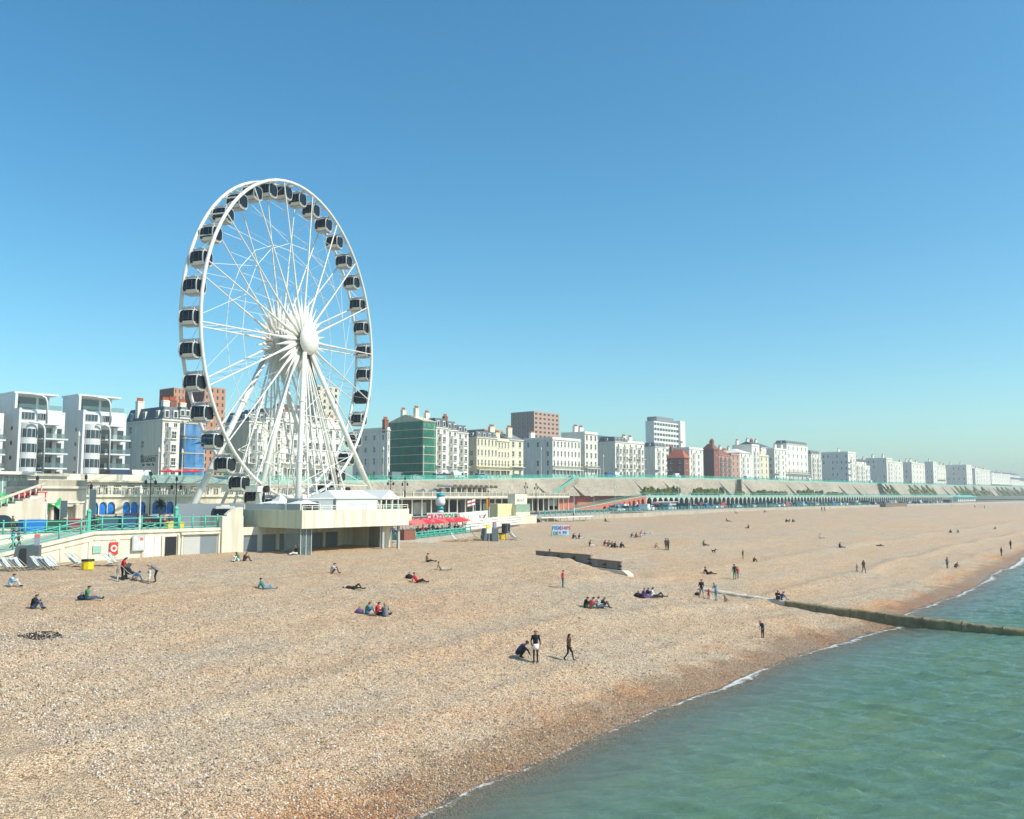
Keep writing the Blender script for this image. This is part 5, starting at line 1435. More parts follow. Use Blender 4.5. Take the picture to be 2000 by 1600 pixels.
# sloping wall slabs and the two green staircases
def stair(label, pxb, pxt, E_off=0):
    b0 = at(pxb, 962, N=wall_foot(at(pxb, 962, N=196).x).y - .5); t0 = edge_at(at(pxt, 930, N=200).x)
    r = empty('staircase', (b0.x, b0.y, ZT - .2)); tag(r, label, 'staircase')
    d_ = Vector((t0.x - b0.x, t0.y - b0.y, t0.z - (ZT - .2)))
    n_ = 16
    mb = MB()
    for k in range(n_):
        c0 = d_ * (k / n_); c1 = d_ * ((k + 1) / n_)
        mb.box(min(c0.x, c1.x), max(c0.x, c1.x), c0.y - 2.4, c0.y + .6, c0.z - 1.2, c1.z)
    mb.build('flight', wallm, r)
    for yy in (-2.4, .6):
        mb = MB(); mb.add([(0, yy, .0), (d_.x, d_.y + yy, d_.z), (d_.x, d_.y + yy, d_.z + 1.1), (0, yy, 1.1), (0, yy + .06, 0), (d_.x, d_.y + yy + .06, d_.z), (d_.x, d_.y + yy + .06, d_.z + 1.1), (0, yy + .06, 1.1)], [(0, 1, 2, 3), (5, 4, 7, 6), (3, 2, 6, 7), (0, 3, 7, 4), (1, 5, 6, 2)])
        mb.build('side_panel', GREEN if yy < 0 else DARK, r)
stair('sea-green staircase climbing the cliff wall east of the colonnade', 1068, 1096)
stair('slim sea-green staircase on the cliff wall above the arcade', 1440, 1455)
stair('distant dark staircase on the cliff wall by the ivy', 1722, 1730)
# ---------------------------------------------------------------- shrubs and ivy
def leaf_m(name, c1, c2):
    if name in _M: return _M[name]
    m = pm(name, c1, 0.6, 0.5, 1.2, spec=.25)
    return m
LEAF = leaf_m('shrub_leaf', (0.17, 0.19, 0.025), None); LEAF2 = leaf_m('ivy_leaf', (0.14, 0.18, 0.04), None); LEAF3 = leaf_m('dark_leaf', (0.07, 0.11, 0.035), None)
def leaves(mb, blobs, cnt, size, rnd):
    for (cx, cy, cz, rx, ry, rz_) in blobs:
        for _ in range(int(cnt / len(blobs))):
            a, h = rnd.uniform(0, 6.283), rnd.uniform(-.6, 1)
            q = math.sqrt(max(0, 1 - h * h)); k = rnd.uniform(.62, 1.06)
            p = Vector((cx + rx * q * math.cos(a) * k, cy + ry * q * math.sin(a) * k, cz + rz_ * h * k))
            nn = (Vector((q * math.cos(a), q * math.sin(a), h + .3)) + Vector((rnd.gauss(0, .35), rnd.gauss(0, .35), rnd.gauss(0, .35)))).normalized()
            d1 = nn.orthogonal().normalized(); d2 = nn.cross(d1); t_ = rnd.uniform(0, 6.283)
            d1, d2 = (d1 * math.cos(t_) + d2 * math.sin(t_)) * size * rnd.uniform(.6, 1.3), (d2 * math.cos(t_) - d1 * math.sin(t_)) * size * rnd.uniform(.35, .7)
            mb.quad(p - d1, p - d2, p + d1, p + d2)
def shrub(label, p, w, h, m=LEAF, name='shrub', group=None, cnt=800, size=.42):
    rnd = random.Random(hash((round(p[0]), round(p[1]), name)) & 0xffff)
    r = empty(name, p); tag(r, label, 'plant', group)
    bl = [(rnd.uniform(-.5, .5) * w, rnd.uniform(-.3, .3) * w * .5, h * rnd.uniform(.35, .65), w * rnd.uniform(.25, .4), w * .25, h * rnd.uniform(.3, .5)) for _ in range(6)]
    mb = MB(); leaves(mb, bl, cnt, size, rnd); tag(mb.build('foliage', m, r), kind='stuff')
    mb = MB()
    for b0 in bl[:3]: mb.tube((b0[0] * .3, 0, 0), (b0[0], b0[1], b0[2]), .06, .03, 5)
    mb.build('stem', WOOD, r)
nS = 0
for px0, px1, hh in ((1236, 1312, 3.6), (1346, 1398, 3.4), (1428, 1444, 2.2), (1463, 1530, 2.6), (1553, 1602, 3.4), (1611, 1640, 2.2)):
    x = px0
    while x < px1:
        E = at(x, 958, N=200).x; f = wall_foot(E)
        nS += 1
        w = 3.4 + random.uniform(-.5, .8)
        shrub(f'{"olive-green" if nS % 4 else "dark green"} shrub at the cliff foot on the arcade deck, {nth(nS)} from the ramp', (E, f.y - 1.1, ZT - .25), w, hh * random.uniform(.8, 1.2), LEAF if nS % 4 else LEAF3, group='shrubs on the arcade deck')
        x += 8.5
# ivy hanging on the wall far east
for k, (px0, px1) in enumerate(((1727, 1745), (1772, 1798), (1800, 1822), (1868, 1890), (1893, 1928), (1946, 1966), (1966, 2000))):
    a0, a1 = at(px0, 950, N=203).x, at(px1, 950, N=203).x
    rnd = random.Random(k); mb = MB()
    cen = wall_foot((a0 + a1) / 2)
    r = empty('ivy', (cen.x, cen.y, ZT - .3))
    tag(r, ['ivy patch right after the dark staircase', 'broad ivy sheet on the cliff wall', 'ivy sheet east of the broad one', 'straggling ivy by the sheeted wall', 'long dense ivy bank', 'ragged ivy near the far gate', 'last ivy mass at the frame edge'][k], 'plant')
    for _ in range(2200):
        t, s = rnd.random(), rnd.random() ** .8
        E = a0 + (a1 - a0) * t
        if s > .95 - .5 * abs(math.sin(t * 7 + k)): continue
        f, tp = wall_foot(E), edge_at(E)
        p = f.lerp(tp, s) + Vector((0, -rnd.uniform(.1, .9), 0)) - Vector((cen.x, cen.y, ZT - .3))
        nn = Vector((rnd.gauss(0, .45), -.75 + rnd.gauss(0, .3), .65 + rnd.gauss(0, .3))).normalized(); d1 = nn.orthogonal().normalized() * .75; d2 = nn.cross(d1).normalized() * .55
        mb.quad(p - d1, p - d2, p + d1, p + d2)
    tag(mb.build('foliage', LEAF2, r), kind='stuff')
# ---------------------------------------------------------------- aquarium terrace in the west
aq = empty('terrace_building', (20, 122, ZW)); tag(aq, 'pale stone terrace building with blue arched windows and balustrade', 'building')
AQ = pm('terrace_stone', (0.68, 0.61, 0.49), .8, .08, .5, streak=.18)
BLUEG = pm('blue_poster', (0.02, 0.20, 0.62), .4, .5, 1.3)
aw = [at(px, 1000, N=122).x - 20 for px in (184, 201, 217, 247, 262, 277, 304, 318, 332)]
hA = 3.6
mb = MB()
def arch_wall(mb, x0, x1, H, arcs, hw, zb_, zs):
    prev = x0
    for xc in arcs:
        mb.quad((prev, 0, 0), (xc - hw, 0, 0), (xc - hw, 0, H), (prev, 0, H))
        mb.quad((xc - hw, 0, 0), (xc + hw, 0, 0), (xc + hw, 0, zb_), (xc - hw, 0, zb_))
        n_ = 8
        for j in range(n_):
            t0, t1 = math.pi * j / n_, math.pi * (j + 1) / n_
            xa, xb = xc - hw * math.cos(t0), xc - hw * math.cos(t1); za, zb2 = zs + hw * math.sin(t0), zs + hw * math.sin(t1)
            mb.quad((xa, 0, za), (xb, 0, zb2), (xb, 0, H), (xa, 0, H)); mb.quad((xa, 0, za), (xa, .35, za), (xb, .35, zb2), (xb, 0, zb2))
        prev = xc + hw
    mb.quad((prev, 0, 0), (x1, 0, 0), (x1, 0, H), (prev, 0, H))
arch_wall(mb, aw[0] - 2, aw[-1] + 26, hA, aw, .52, .7, 2.4)
mb.quad((aw[0] - 2, 0, hA), (aw[-1] + 26, 0, hA), (aw[-1] + 26, 12, hA), (aw[0] - 2, 12, hA))
mb.build('wall', AQ, aq)
for xc in aw:
    m2 = MB(); m2.side([(-.52, .7), (.52, .7), (.52, 2.4)] + [(.52 * math.cos(math.pi * j / 8), 2.4 + .52 * math.sin(math.pi * j / 8)) for j in range(1, 8)] + [(-.52, 2.4)], .25, .3)
    m2.build('arched_window', BLUEG, aq, loc=(xc, 0, 0))
MB().box(aw[0] - 2.2, aw[-1] + 26, -.3, .2, hA + .003, hA + .35).build('cornice', CREAM, aq)
for k in range(18):
    MB().box(aw[0] - 2 + k * 2.6, aw[0] - 1.6 + k * 2.6, -.2, .2, hA + .36, hA + 1.4).build('balustrade_pier', AQ, aq)
MB().box(aw[0] - 2, aw[-1] + 26, -.18, .18, hA + 1.26, hA + 1.4 - .003).build('balustrade_rail', AQ, aq)
bal = MB(); bal.lathe([(.1, 0), (.06, .15), (.12, .4), (.06, .75), (.1, .88)], 6); bal = bal.mesh('baluster', AQ, True)
for k in range(17):
    for j in range(5): put('baluster', bal, aq, (aw[0] - 1.3 + k * 2.6 + j * .42, 0, hA + .37))
# glazed upper storey with green roof
gl = empty('glazed_gallery', (20, 131, ZT - .4)); tag(gl, 'long glazed gallery with pale green roof behind the balustrade', 'building')
x0, x1 = at(132, 950, N=131).x - 20, at(520, 950, N=131).x - 20
bayw = (x1 - x0) / 16
wins = [(k * bayw + .45, (k + 1) * bayw - .45, .3, 1.9) for k in range(16)]
mb = MB(); facade(mb, x1 - x0, 2.3, wins, Matrix.Translation((x0, 0, 0))); mb.quad((x0, 0, 2.3), (x0, 0, 0), (x0, 12, 0), (x0, 12, 2.3)); mb.build('wall', CREAM, gl)
for (a0, b0, c0, d0) in wins: put('window', window_mesh(b0 - a0, d0 - c0, WHITE, GLASSB, 'wide'), gl, (x0 + (a0 + b0) / 2, .1, c0))
GRF = pm('verdigris_roof', (0.30, 0.40, 0.33), .7, .15, .5, streak=.2)
mb = MB(); mb.add([(x0 + (x1 - x0) * .35, -.8, 2.3), (x1, -.8, 2.3), (x1, 2.5, 3.5), (x0 + (x1 - x0) * .35, 2.5, 3.5), (x0 + (x1 - x0) * .35, 12, 3.5), (x1, 12, 3.5)], [(0, 1, 2, 3), (3, 2, 5, 4)]); mb.build('roof', GRF, gl)
MB().box(x0 - .4, x0 + (x1 - x0) * .35, -.5, 12, 2.31, 2.6).build('flat_roof', STONE, gl)
MB().box(x0 - .2, x0 + (x1 - x0) * .35, 1, 12, 2.6, 3.5).build('attic', CREAM, gl)
g2 = empty('pavilion', (0, 0, 0)); tag(g2, 'grey shaded pavilion with windows west of the glazed gallery', 'pavilion')
a0, b0 = at(50, 950, N=126), at(130, 950, N=126)
g2.location = (a0.x, 126, ZW)
W = b0.x - a0.x
wins = [(W * .05, W * .42, 4.0, 5.5), (W * .55, W * .93, 4.0, 5.5)]
mb = MB(); facade(mb, W, 6.4, wins, Matrix.Identity(4)); mb.quad((0, 0, 6.4), (0, 0, 0), (0, 12, 0), (0, 12, 6.4)); mb.quad((0, 0, 6.4), (W, 0, 6.4), (W, 12, 6.4), (0, 12, 6.4)); mb.build('wall', LIFTW, g2)
for (a_0, b_0, c0, d0) in wins: put('window', window_mesh(b_0 - a_0, d0 - c0, WHITE, GLASSB, 'wide'), g2, ((a_0 + b_0) / 2, .1, c0))
MB().box(-.4, W + .2, -.4, 12, 6.41, 6.75).build('roof', STONE, g2)
g3 = empty('glass_pavilion', (at(-20, 950, N=120).x, 120, ZW)); tag(g3, 'glass-fronted cafe pavilion at the frame edge', 'pavilion')
W = at(52, 950, N=120).x - g3.location.x
MB().box(0, W, .2, 8, 0, 6.4).build('core', LIFTW, g3)
for k in range(6): MB().box(W * k / 6 + .08, W * (k + 1) / 6 - .08, 0, .1, 3.6, 6.0).build('pane', pm('sea_glass', (.25, .42, .38), .1, .2, .8, spec=.7), g3)
for k in range(7): MB().box(W * k / 6 - .06, W * k / 6 + .06, -.06, .15, 3.4, 6.3).build('mullion', WHITE, g3)
MB().box(-.5, W + .8, -.8, 9, 6.42, 6.8).build('roof', WHITE, g3)
# stone pavilion with columns and the balustraded steps
sp = empty('stone_pavilion', (at(71, 1030, N=108).x, 108, ZW)); tag(sp, 'blocky stone entrance pavilion with columns and dark doorway', 'pavilion')
W = at(166, 1030, N=108).x - sp.location.x
wins = [(W * .33, W * .5, 0, 2.5), (W * .58, W * .74, 0, 2.5)]
mb = MB(); facade(mb, W, 4.6, wins, Matrix.Identity(4), deep=.8); mb.quad((0, 0, 4.6), (0, 0, 0), (0, 9, 0), (0, 9, 4.6)); mb.quad((0, 0, 4.6), (W, 0, 4.6), (W, 9, 4.6), (0, 9, 4.6)); mb.quad((W, 0, 0), (W, 9, 0), (W, 9, 4.6), (W, 0, 4.6)); mb.build('wall', AQ, sp)
for i, (a_0, b_0, c0, d0) in enumerate(wins): MB().box(a_0, b_0, .7, .78, c0, d0).build('doorway', DARK if i == 0 else CREAM, sp)
MB().box(-.25, W + .25, -.3, 9, 4.61, 4.9).build('cornice', AQ, sp)
MB().box(0, W, 0, 9, 4.905, 5.6).build('attic', CONC, sp)
MB().box(0, W, -.12, -.003, 2.9, 3.15).build('string_course', CREAM, sp)
for xx in (.27, .54, .78): MB().lathe([(.28, 0), (.24, .2), (.2, 2.6), (.28, 2.85)], 10, 0, Matrix.Translation((W * xx, -.35, 0))).build('column', AQ, sp, True)
MB().lathe([(.02, 0), (.62, .03), (.62, .1), (.02, .12)], 18, 0, Matrix.Translation((W * .1, -.01, 2.4)) @ Matrix.Rotation(math.pi / 2, 4, 'X')).build('medallion', DCONC, sp)
ss = empty('stone_steps', (sp.location.x - 11, 106, ZW)); tag(ss, 'stone steps with sloping balustrade beside the entrance pavilion', 'steps')
mb = MB()
for k in range(14): mb.box(k * .78, (k + 1) * .78, 0, 4, 0, .2 + k * .3)
mb.build('flight', AQ, ss)
mb = MB(); mb.add([(0, -.2, .9), (10.9, -.2, 5.1), (10.9, .1, 5.1), (0, .1, .9), (0, -.2, 1.15), (10.9, -.2, 5.35), (10.9, .1, 5.35), (0, .1, 1.15)], [(0, 1, 5, 4), (4, 5, 6, 7), (2, 3, 7, 6), (1, 0, 3, 2), (1, 2, 6, 5)]); mb.build('handrail', AQ, ss)
for k in range(18): put('baluster', bal, ss, (.3 + k * .6, -.05, .2 + (k * .6 + .3) * .385))
tar = MB(); g = 8
rnd = random.Random(4)
v = [(i / g * 7, (j / g) * 3, 2.2 + .7 * math.sin(i * 1.3) * math.sin(j * .9) - .28 * j * .6 + rnd.uniform(-.2, .2)) for i in range(g + 1) for j in range(g + 1)][::1]
tar.add([(x_, -y_, z_) for x_, y_, z_ in v], [(i * 9 + j, i * 9 + j + 1, (i + 1) * 9 + j + 1, (i + 1) * 9 + j) for i in range(g) for j in range(g)])
p = at(-8, 975, N=108)
tag(tar.build('tarpaulin', pm('green_tarpaulin', (.03, .38, .11), .45, .3, .9), loc=(p.x, 110, ZW + 1.6)), 'crumpled bright green tarpaulin at the frame edge', 'tarpaulin')
p = at(50, 970, N=107)
rs = empty('red_hut', (at(38, 970, N=107).x, 107, ZW + 3.1)); tag(rs, 'small red hut roof beside the green tarpaulin', 'hut')
MB().box(0, 2.9, 0, 2, 0, 1.0).build('wall', RED, rs); MB().box(-.1, 3.0, -.1, 2.1, 1.0, 1.12).build('roof', RED, rs)
MB().box(-.05, 2.95, -.05, 2, -3.1, -.003).build('base', LIFTW, rs)
# ---------------------------------------------------------------- street furniture, cafe, beach things
def lamp(label, p, h=8.0, m=WHITE, style='mast', group=None):
    r = empty('street_lamp', p); tag(r, label, 'street lamp', group)
    MB().lathe([(.16, 0), (.16, 1.2), (.09, 1.4), (.06, h)], 8).build('pole', m, r)
    if style == 'mast':
        MB().lathe([(.05, h), (.2, h + .1), (.22, h + .5), (.1, h + .62), (.16, h + .7), (.02, h + 1.0)], 8).build('lantern', WHITE, r)
    elif style == 'arm':
        mb = MB(); mb.pipe([(0, 0, h), (-.4, 0, h + .25), (-1.2, 0, h + .2)], .05, 5); mb.build('arm', m, r)
        MB().box(-1.75, -1.0, -.14, .14, h + .1, h + .24).build('lantern', WHITE, r)
    else:
        for s in (-1, 1):
            mb = MB(); mb.pipe([(0, 0, h - .6), (s * .5, 0, h - .2), (s * .7, 0, h - .5)], .04, 5); mb.build('arm', m, r)
            MB().lathe([(.03, h - .5), (.2, h - .7), (.17, h - 1.1), (.03, h - 1.2)], 8, 0, Matrix.Translation((s * .7, 0, 0))).build('lantern', m, r)
        MB().lathe([(.03, h), (.18, h + .1), (.16, h + .5), (.02, h + .7)], 8).build('finial', m, r)
    return r
def up_lamp(label, px, ytop, m=WHITE, dn=.8):
    E = at(px, 925, N=200).x
    for _ in range(20): E = at(px, 925, N=edge_at(E).y + dn).x
    e = edge_at(E); zt = at(px, ytop, N=e.y + dn).z
    lamp(label, (E, e.y + dn, e.z), zt - e.z - 1.0, m)
for px, yt, lb in ((151, 842, 'white lamp mast before the modern apartment block'), (309, 874, 'white lamp mast before the cream hotel'), (355, 876, 'white lamp mast by the red parasols on the upper road'),
                   (748, 872, 'white lamp mast west of the green netting'), (827, 870, 'lamp mast in front of the green netting'), (1057, 873, 'lamp mast beside the shade-flanked hotel'), (1179, 888, 'lamp mast before the blank cream flank'),
                   (1374, 890, 'lamp mast by the dark brick hotel'), (1876, 915, 'lamp mast near the far crescent')):
    up_lamp(lb, px, yt)
lamps = [(1121, 952, 'arm'), (1160, 976, 'arm'), (1201, 1000 - 48, 'mast'), (1349, 976, 'arm'), (1392, 976, 'arm'), (1426, 975, 'arm'), (1466, 975, 'arm'), (1495, 975, 'arm'), (1532, 955, 'mast'), (1557, 974, 'arm'), (1586, 956, 'mast'), (1607, 974, 'arm'), (1640, 960, 'mast'), (1658, 975, 'arm'), (1693, 960, 'mast'), (1325, 950, 'mast'), (1403, 955, 'mast')]
for k, (px, yt, st_) in enumerate(lamps):
    nn = 163 if px > 1280 else 150
    p = at(px, yt, N=nn)
    lamp(f'pale {st_} lamp standard along the lower road, {nth(sorted(q[0] for q in lamps).index(px) + 1)} from the terracotta wall', (p.x, nn, ZP), max(4.5, p.z - ZP - .5), PALEG if k % 3 else WHITE, st_, group='lamp standards on the lower road')
for k, (px, yt, nn, lb) in enumerate(((763, 942, 130, 'ornate dark lamp east of the white marquee'), (791, 941, 134, 'ornate dark lamp left of the blue-grey alcoves'), (1027, 946, 160, 'ornate dark lamp before the concrete slope'), (1047, 948, 162, 'ornate dark lamp by the colonnade end'),
                                      (168, 937, 112, 'ornate dark lamp over the stone entrance pavilion'), (73, 940, 112, 'ornate dark lamp at the steps'), (345, 940, 118, 'ornate dark lamp left of the wheel leg'), (295, 930, 116, 'tall ornate cluster lamp near the palm'))):
    p = at(px, yt, N=nn); z0 = ZT - .4 if k in (0, 1) else (ZP if k in (2, 3) else ZW)
    lamp(lb, (p.x, nn, z0), max(3.5, p.z - z0), BLACK, 'ornate')
# white flagpoles along the western promenade
for k, (px, yt, lb) in enumerate(((92, 970, 'white lamp column by the blue bins'), (275, 960, 'slim white pole before the blue arches'))):
    p = at(px, yt, N=96); lamp(lb, (p.x, 96, ZW), p.z - ZW - .3, WHITE, 'arm' if k == 0 else 'mast')
for k, (px, lb) in enumerate(((175, 'dark sail-shaped banner on a pole by the blue arches'), (119, 'dark square banner beside the stone entrance pavilion'))):
    p = at(px, 956, N=98); r = empty('banner', (p.x, 98, ZW)); tag(r, lb, 'banner')
    h = p.z - ZW if k == 0 else at(px, 978, N=98).z - ZW
    MB().lathe([(.05, 0), (.04, h)], 6).build('pole', GREYS, r)
    MB().box(.05, .75, -.02, .02, h - (2.9 if k == 0 else 1.8), h).build('cloth', pm('banner_slate', (.06, .10, .11), .7), r)
# palm
p = at(313, 1010, N=103); pr = empty('palm_tree', (p.x, 103, ZW)); tag(pr, 'shaggy palm tree before the blue arches', 'tree')
MB().lathe([(.22, 0), (.17, .8), (.15, 2.6)], 8).build('trunk', WOOD, pr)
mb = MB(); rnd = random.Random(3)
for k in range(60):
    a, el = rnd.uniform(0, 6.283), rnd.uniform(-.5, 1.25); L = rnd.uniform(1.0, 1.5)
    pts = [Vector((0, 0, 2.6))]
    for j in range(1, 5): pts.append(Vector((math.cos(a) * math.cos(el) * L * j / 4, math.sin(a) * math.cos(el) * L * j / 4, 2.7 + math.sin(el) * L * j / 4 - .35 * (j / 4) ** 2)))
    sdv = Vector((-math.sin(a), math.cos(a), 0))
    for j in range(4): mb.quad(pts[j] - sdv * .16 * (1 - j / 4.5), pts[j] + sdv * .16 * (1 - j / 4.5), pts[j + 1] + sdv * .16 * (1 - (j + 1) / 4.5), pts[j + 1] - sdv * .16 * (1 - (j + 1) / 4.5))
tag(mb.build('crown', pm('palm_leaf', (.075, .075, .022), .7, .4, 2), pr), kind='stuff')
# ---------------------------------------------------------------- vehicles
def car_meshes(kind):
    if kind == 'van': L, H, prof, cab = 5.0, 2.2, [(-2.5, .35), (2.5, .35), (2.5, 1.0), (2.1, 1.15), (1.6, 2.0), (1.3, 2.2), (-2.45, 2.2), (-2.5, 1.0)], [(2.02, 1.2), (1.6, 1.95), (.9, 1.95), (.9, 1.2)]
    elif kind == 'suv': L, H, prof, cab = 4.5, 1.75, [(-2.2, .35), (2.25, .35), (2.25, .85), (2.1, 1.0), (1.1, 1.1), (.55, 1.65), (.2, 1.75), (-2.0, 1.72), (-2.2, 1.0)], [(1.0, 1.12), (.5, 1.62), (-1.9, 1.6), (-2.0, 1.12)]
    else: L, H, prof, cab = 4.2, 1.45, [(-2.05, .3), (2.1, .3), (2.1, .7), (1.95, .85), (1.0, .95), (.35, 1.4), (-.9, 1.45), (-1.7, 1.0), (-2.05, .9)], [(.9, .98), (.32, 1.34), (-.85, 1.38), (-1.55, .98)]
    w = .85
    bm_ = MB(); n_ = len(prof)
    def wid(z): return w if z < 1.02 else w - (z - 1.02) * .22
    v = [(x, -wid(z), z) for x, z in prof] + [(x, wid(z), z) for x, z in prof]
    f = [tuple(range(n_)), tuple(range(2 * n_ - 1, n_ - 1, -1))] + [((i + 1) % n_, i, n_ + i, n_ + (i + 1) % n_) for i in range(n_)]
    bm_.add(v, f)
    gm = MB()
    for s in (-1, 1):
        q = [(x, s * (wid(z) + .012), z) for x, z in cab]
        gm.add(q if s < 0 else q[::-1], [tuple(range(len(q)))])
    (xa, za), (xb, zb_) = cab[0], cab[1]
    gm.add([(xa + .12, -wid(za) + .1, za + .02), (xa + .12, wid(za) - .1, za + .02), (xb + .1, wid(zb_) - .08, zb_), (xb + .1, -wid(zb_) + .08, zb_)], [(0, 1, 2, 3)])
    (xa, za), (xb, zb_) = cab[-1], cab[-2]
    if kind != 'van': gm.add([(xa - .2, wid(za) - .1, za + .03), (xa - .2, -wid(za) + .1, za + .03), (xb - .16, -wid(zb_) + .08, zb_ + .03), (xb - .16, wid(zb_) - .08, zb_ + .03)], [(0, 1, 2, 3)])
    wh = MB(); Mx = Matrix.Rotation(math.pi / 2, 4, 'X')
    wh.lathe([(.02, -.1), (.32, -.1), (.32, .1), (.02, .1)], 12, 0, Mx); wh.lathe([(.02, -.115), (.2, -.11), (.2, .11), (.02, .115)], 10, 1, Mx)
    hl = MB(); hl.box(-.03, .03, -.16, .16, -.08, .08)
    return bm_, gm, wh.mesh('wheel', [TYRE, CHROME], True), hl.mesh('headlight', pm('lamp_glass', (.7, .7, .65), .2)), L
_cars = {}
PAINT = {'white': (.75, .75, .73), 'silver': (.45, .46, .47), 'black': (.02, .02, .022), 'red': (.35, .02, .02), 'blue': (.03, .08, .25), 'navy': (.015, .03, .07), 'pale blue': (.30, .45, .50), 'grey': (.16, .17, .18), 'green': (.03, .11, .08), 'maroon': (.16, .015, .02), 'teal': (.04, .24, .24)}
def car(label, p, rz, kind, colour, parts=True, group=None):
    key = (kind, colour)
    if key not in _cars:
        bm_, gm, wm_, hm, L = car_meshes(kind)
        paint = pm('car_paint_' + colour.replace(' ', '_'), PAINT[colour], .25, .05, 1, spec=.6)
        one = MB(); one.v, one.f, one.m = list(bm_.v), list(bm_.f), list(bm_.m)
        one.add(gm.v, gm.f, 1)
        for xx in (-1.3, 1.3):
            for s in (-1, 1): one.lathe([(.02, -.1), (.32, -.1), (.32, .1), (.02, .1)], 8, 2, Matrix.Translation((xx, s * .78, .32)) @ Matrix.Rotation(math.pi / 2, 4, 'X'))
        _cars[key] = (bm_.mesh('body', paint), gm.mesh('windows', GLASS), wm_, hm, one.mesh('car', [paint, GLASS, TYRE]))
    b_, g_, w_, h_, one = _cars[key]
    nm = {'van': 'van', 'suv': 'parked_car', 'hatch': 'parked_car'}[kind]
    cat = 'van' if kind == 'van' else 'car'
    if not parts:
        return tag(put(nm, one, None, p, rz), label, cat, group)
    r = empty(nm, p, rz); tag(r, label, cat, group)
    put('body', b_, r); tag(put('windows', g_, r), kind='stuff')
    for xx in (-1.3, 1.3):
        for s in (-1, 1): put('wheel', w_, r, (xx, s * .78, .32))
    xm = {'van': 2.5, 'suv': 2.25, 'hatch': 2.1}[kind]
    for s in (-1, 1): put('headlight', h_, r, (xm, s * .6, .66))
    return r
def up_car(label, px, kind, colour, dn=5, rz=0):
    E = at(px, 922, N=200).x
    for _ in range(25): E = at(px, 922, N=edge_at(E).y + dn).x
    e = edge_at(E)
    car(label, (E, e.y + dn, e.z + .06), rz + random.uniform(-.03, .03), kind, colour)
for px, kind, colour, lb in ((8, 'hatch', 'navy', 'navy hatchback at the frame edge on the upper road'), (74, 'suv', 'pale blue', 'pale blue estate car on the upper road before the apartments'), (126, 'hatch', 'white', 'white hatchback on the upper road by the lamp mast'),
                             (236, 'van', 'navy', 'dark blue van on the upper road before the cream hotel'), (278, 'van', 'white', 'white van on the upper road under the hotel lettering'),
                             (705, 'hatch', 'grey', 'grey car near the wheel on the upper road'), (722, 'hatch', 'black', 'black car west of the green netting'), (775, 'van', 'grey', 'grey van parked before the green netting'), (812, 'hatch', 'silver', 'silver car before the green netting'), (858, 'suv', 'silver', 'silver car before the white bow fronts'),
                             (874, 'suv', 'red', 'red car before the white bow fronts'), (894, 'van', 'white', 'white van before the white bow fronts'), (940, 'suv', 'pale blue', 'pale blue car before the dormered cream house'), (950, 'hatch', 'white', 'white car before the dormered cream house'), (1010, 'hatch', 'black', 'black car before the curved gable'),
                             (1190, 'van', 'blue', 'blue van before the blank cream flank'), (1205, 'van', 'white', 'white van with awning before the ivory houses'), (1322, 'van', 'white', 'white van before the brick house'), (1460, 'van', 'white', 'white van before the ornate house'), (1478, 'hatch', 'white', 'white car before the slim tower house'),
                             (1520, 'suv', 'white', 'white car before the tall hotel wing'), (1545, 'hatch', 'silver', 'silver car before the tall hotel veranda'), (1580, 'van', 'white', 'white van before the bow-fronted shaded houses'), (1700, 'van', 'white', 'white van by the shade-flanked corner block')):
    up_car(lb, px, kind, colour)
# the row parked on the lower road
cols = ['silver', 'white', 'black', 'blue', 'pale blue', 'grey', 'red', 'navy', 'white', 'silver', 'green', 'black']
kinds = ['hatch', 'suv', 'hatch', 'hatch', 'van', 'suv', 'hatch']
px = 1122; k = 0
special = {}
while px < 1830:
    E0_ = at(px, 992, N=166).x
    kd, cl = kinds[k % 7], cols[(k * 5) % 12]
    car(f'{cl} {dict(hatch="hatchback", suv="estate car", van="van")[kd]} in the lower-road parked row, {nth(k + 1)} from its western end', (E0_, 158 if E0_ > 300 else 158 - (300 - E0_) * .13, ZP + .02), R(90) + random.uniform(-.05, .05) if k % 3 else R(0), kd if k not in (30,) else 'van', cl, parts=px < 1420, group='cars parked along the lower road')
    k += 1
    px += max(5.5, 13 - (px - 1122) * .0105) * random.choice((1, 1, 1, 1.6))
px = 1150; k = 0
while px < 1700:
    E0_ = at(px, 990, N=172).x
    kd, cl = kinds[(k * 3 + 1) % 7], cols[(k * 7 + 1) % 12]
    car(f'{cl} {dict(hatch="hatchback", suv="estate car", van="van")[kd]} in the row nearer the arcade, {nth(k + 1)} from its western end', (E0_, 172 if E0_ > 300 else 172 - (300 - E0_) * .2, ZP + .02), R(90) + random.uniform(-.05, .05), kd, cl, parts=px < 1350, group='cars parked nearer the arcade')
    k += 1
    px += max(6.5, 14 - (px - 1150) * .012) * random.choice((1, 1, 1.4, 2))
tag(car('maroon sloping-backed van behind the white car on the lower road', (at(1374, 990, N=170).x, 171, ZP + .02), 0, 'van', 'maroon'), group=None)
for k, (px, kd, cl, lb) in enumerate(((5, 'suv', 'black', 'black car at the frame edge on the raised promenade'), (277, 'suv', 'black', 'black car parked before the blue arches'), (298, 'hatch', 'pale blue', 'pale blue car parked before the blue arches'))):
    p = at(px, 1010, N=101); car(lb, (p.x, 101, ZW + .02), R(-20), kd, cl)
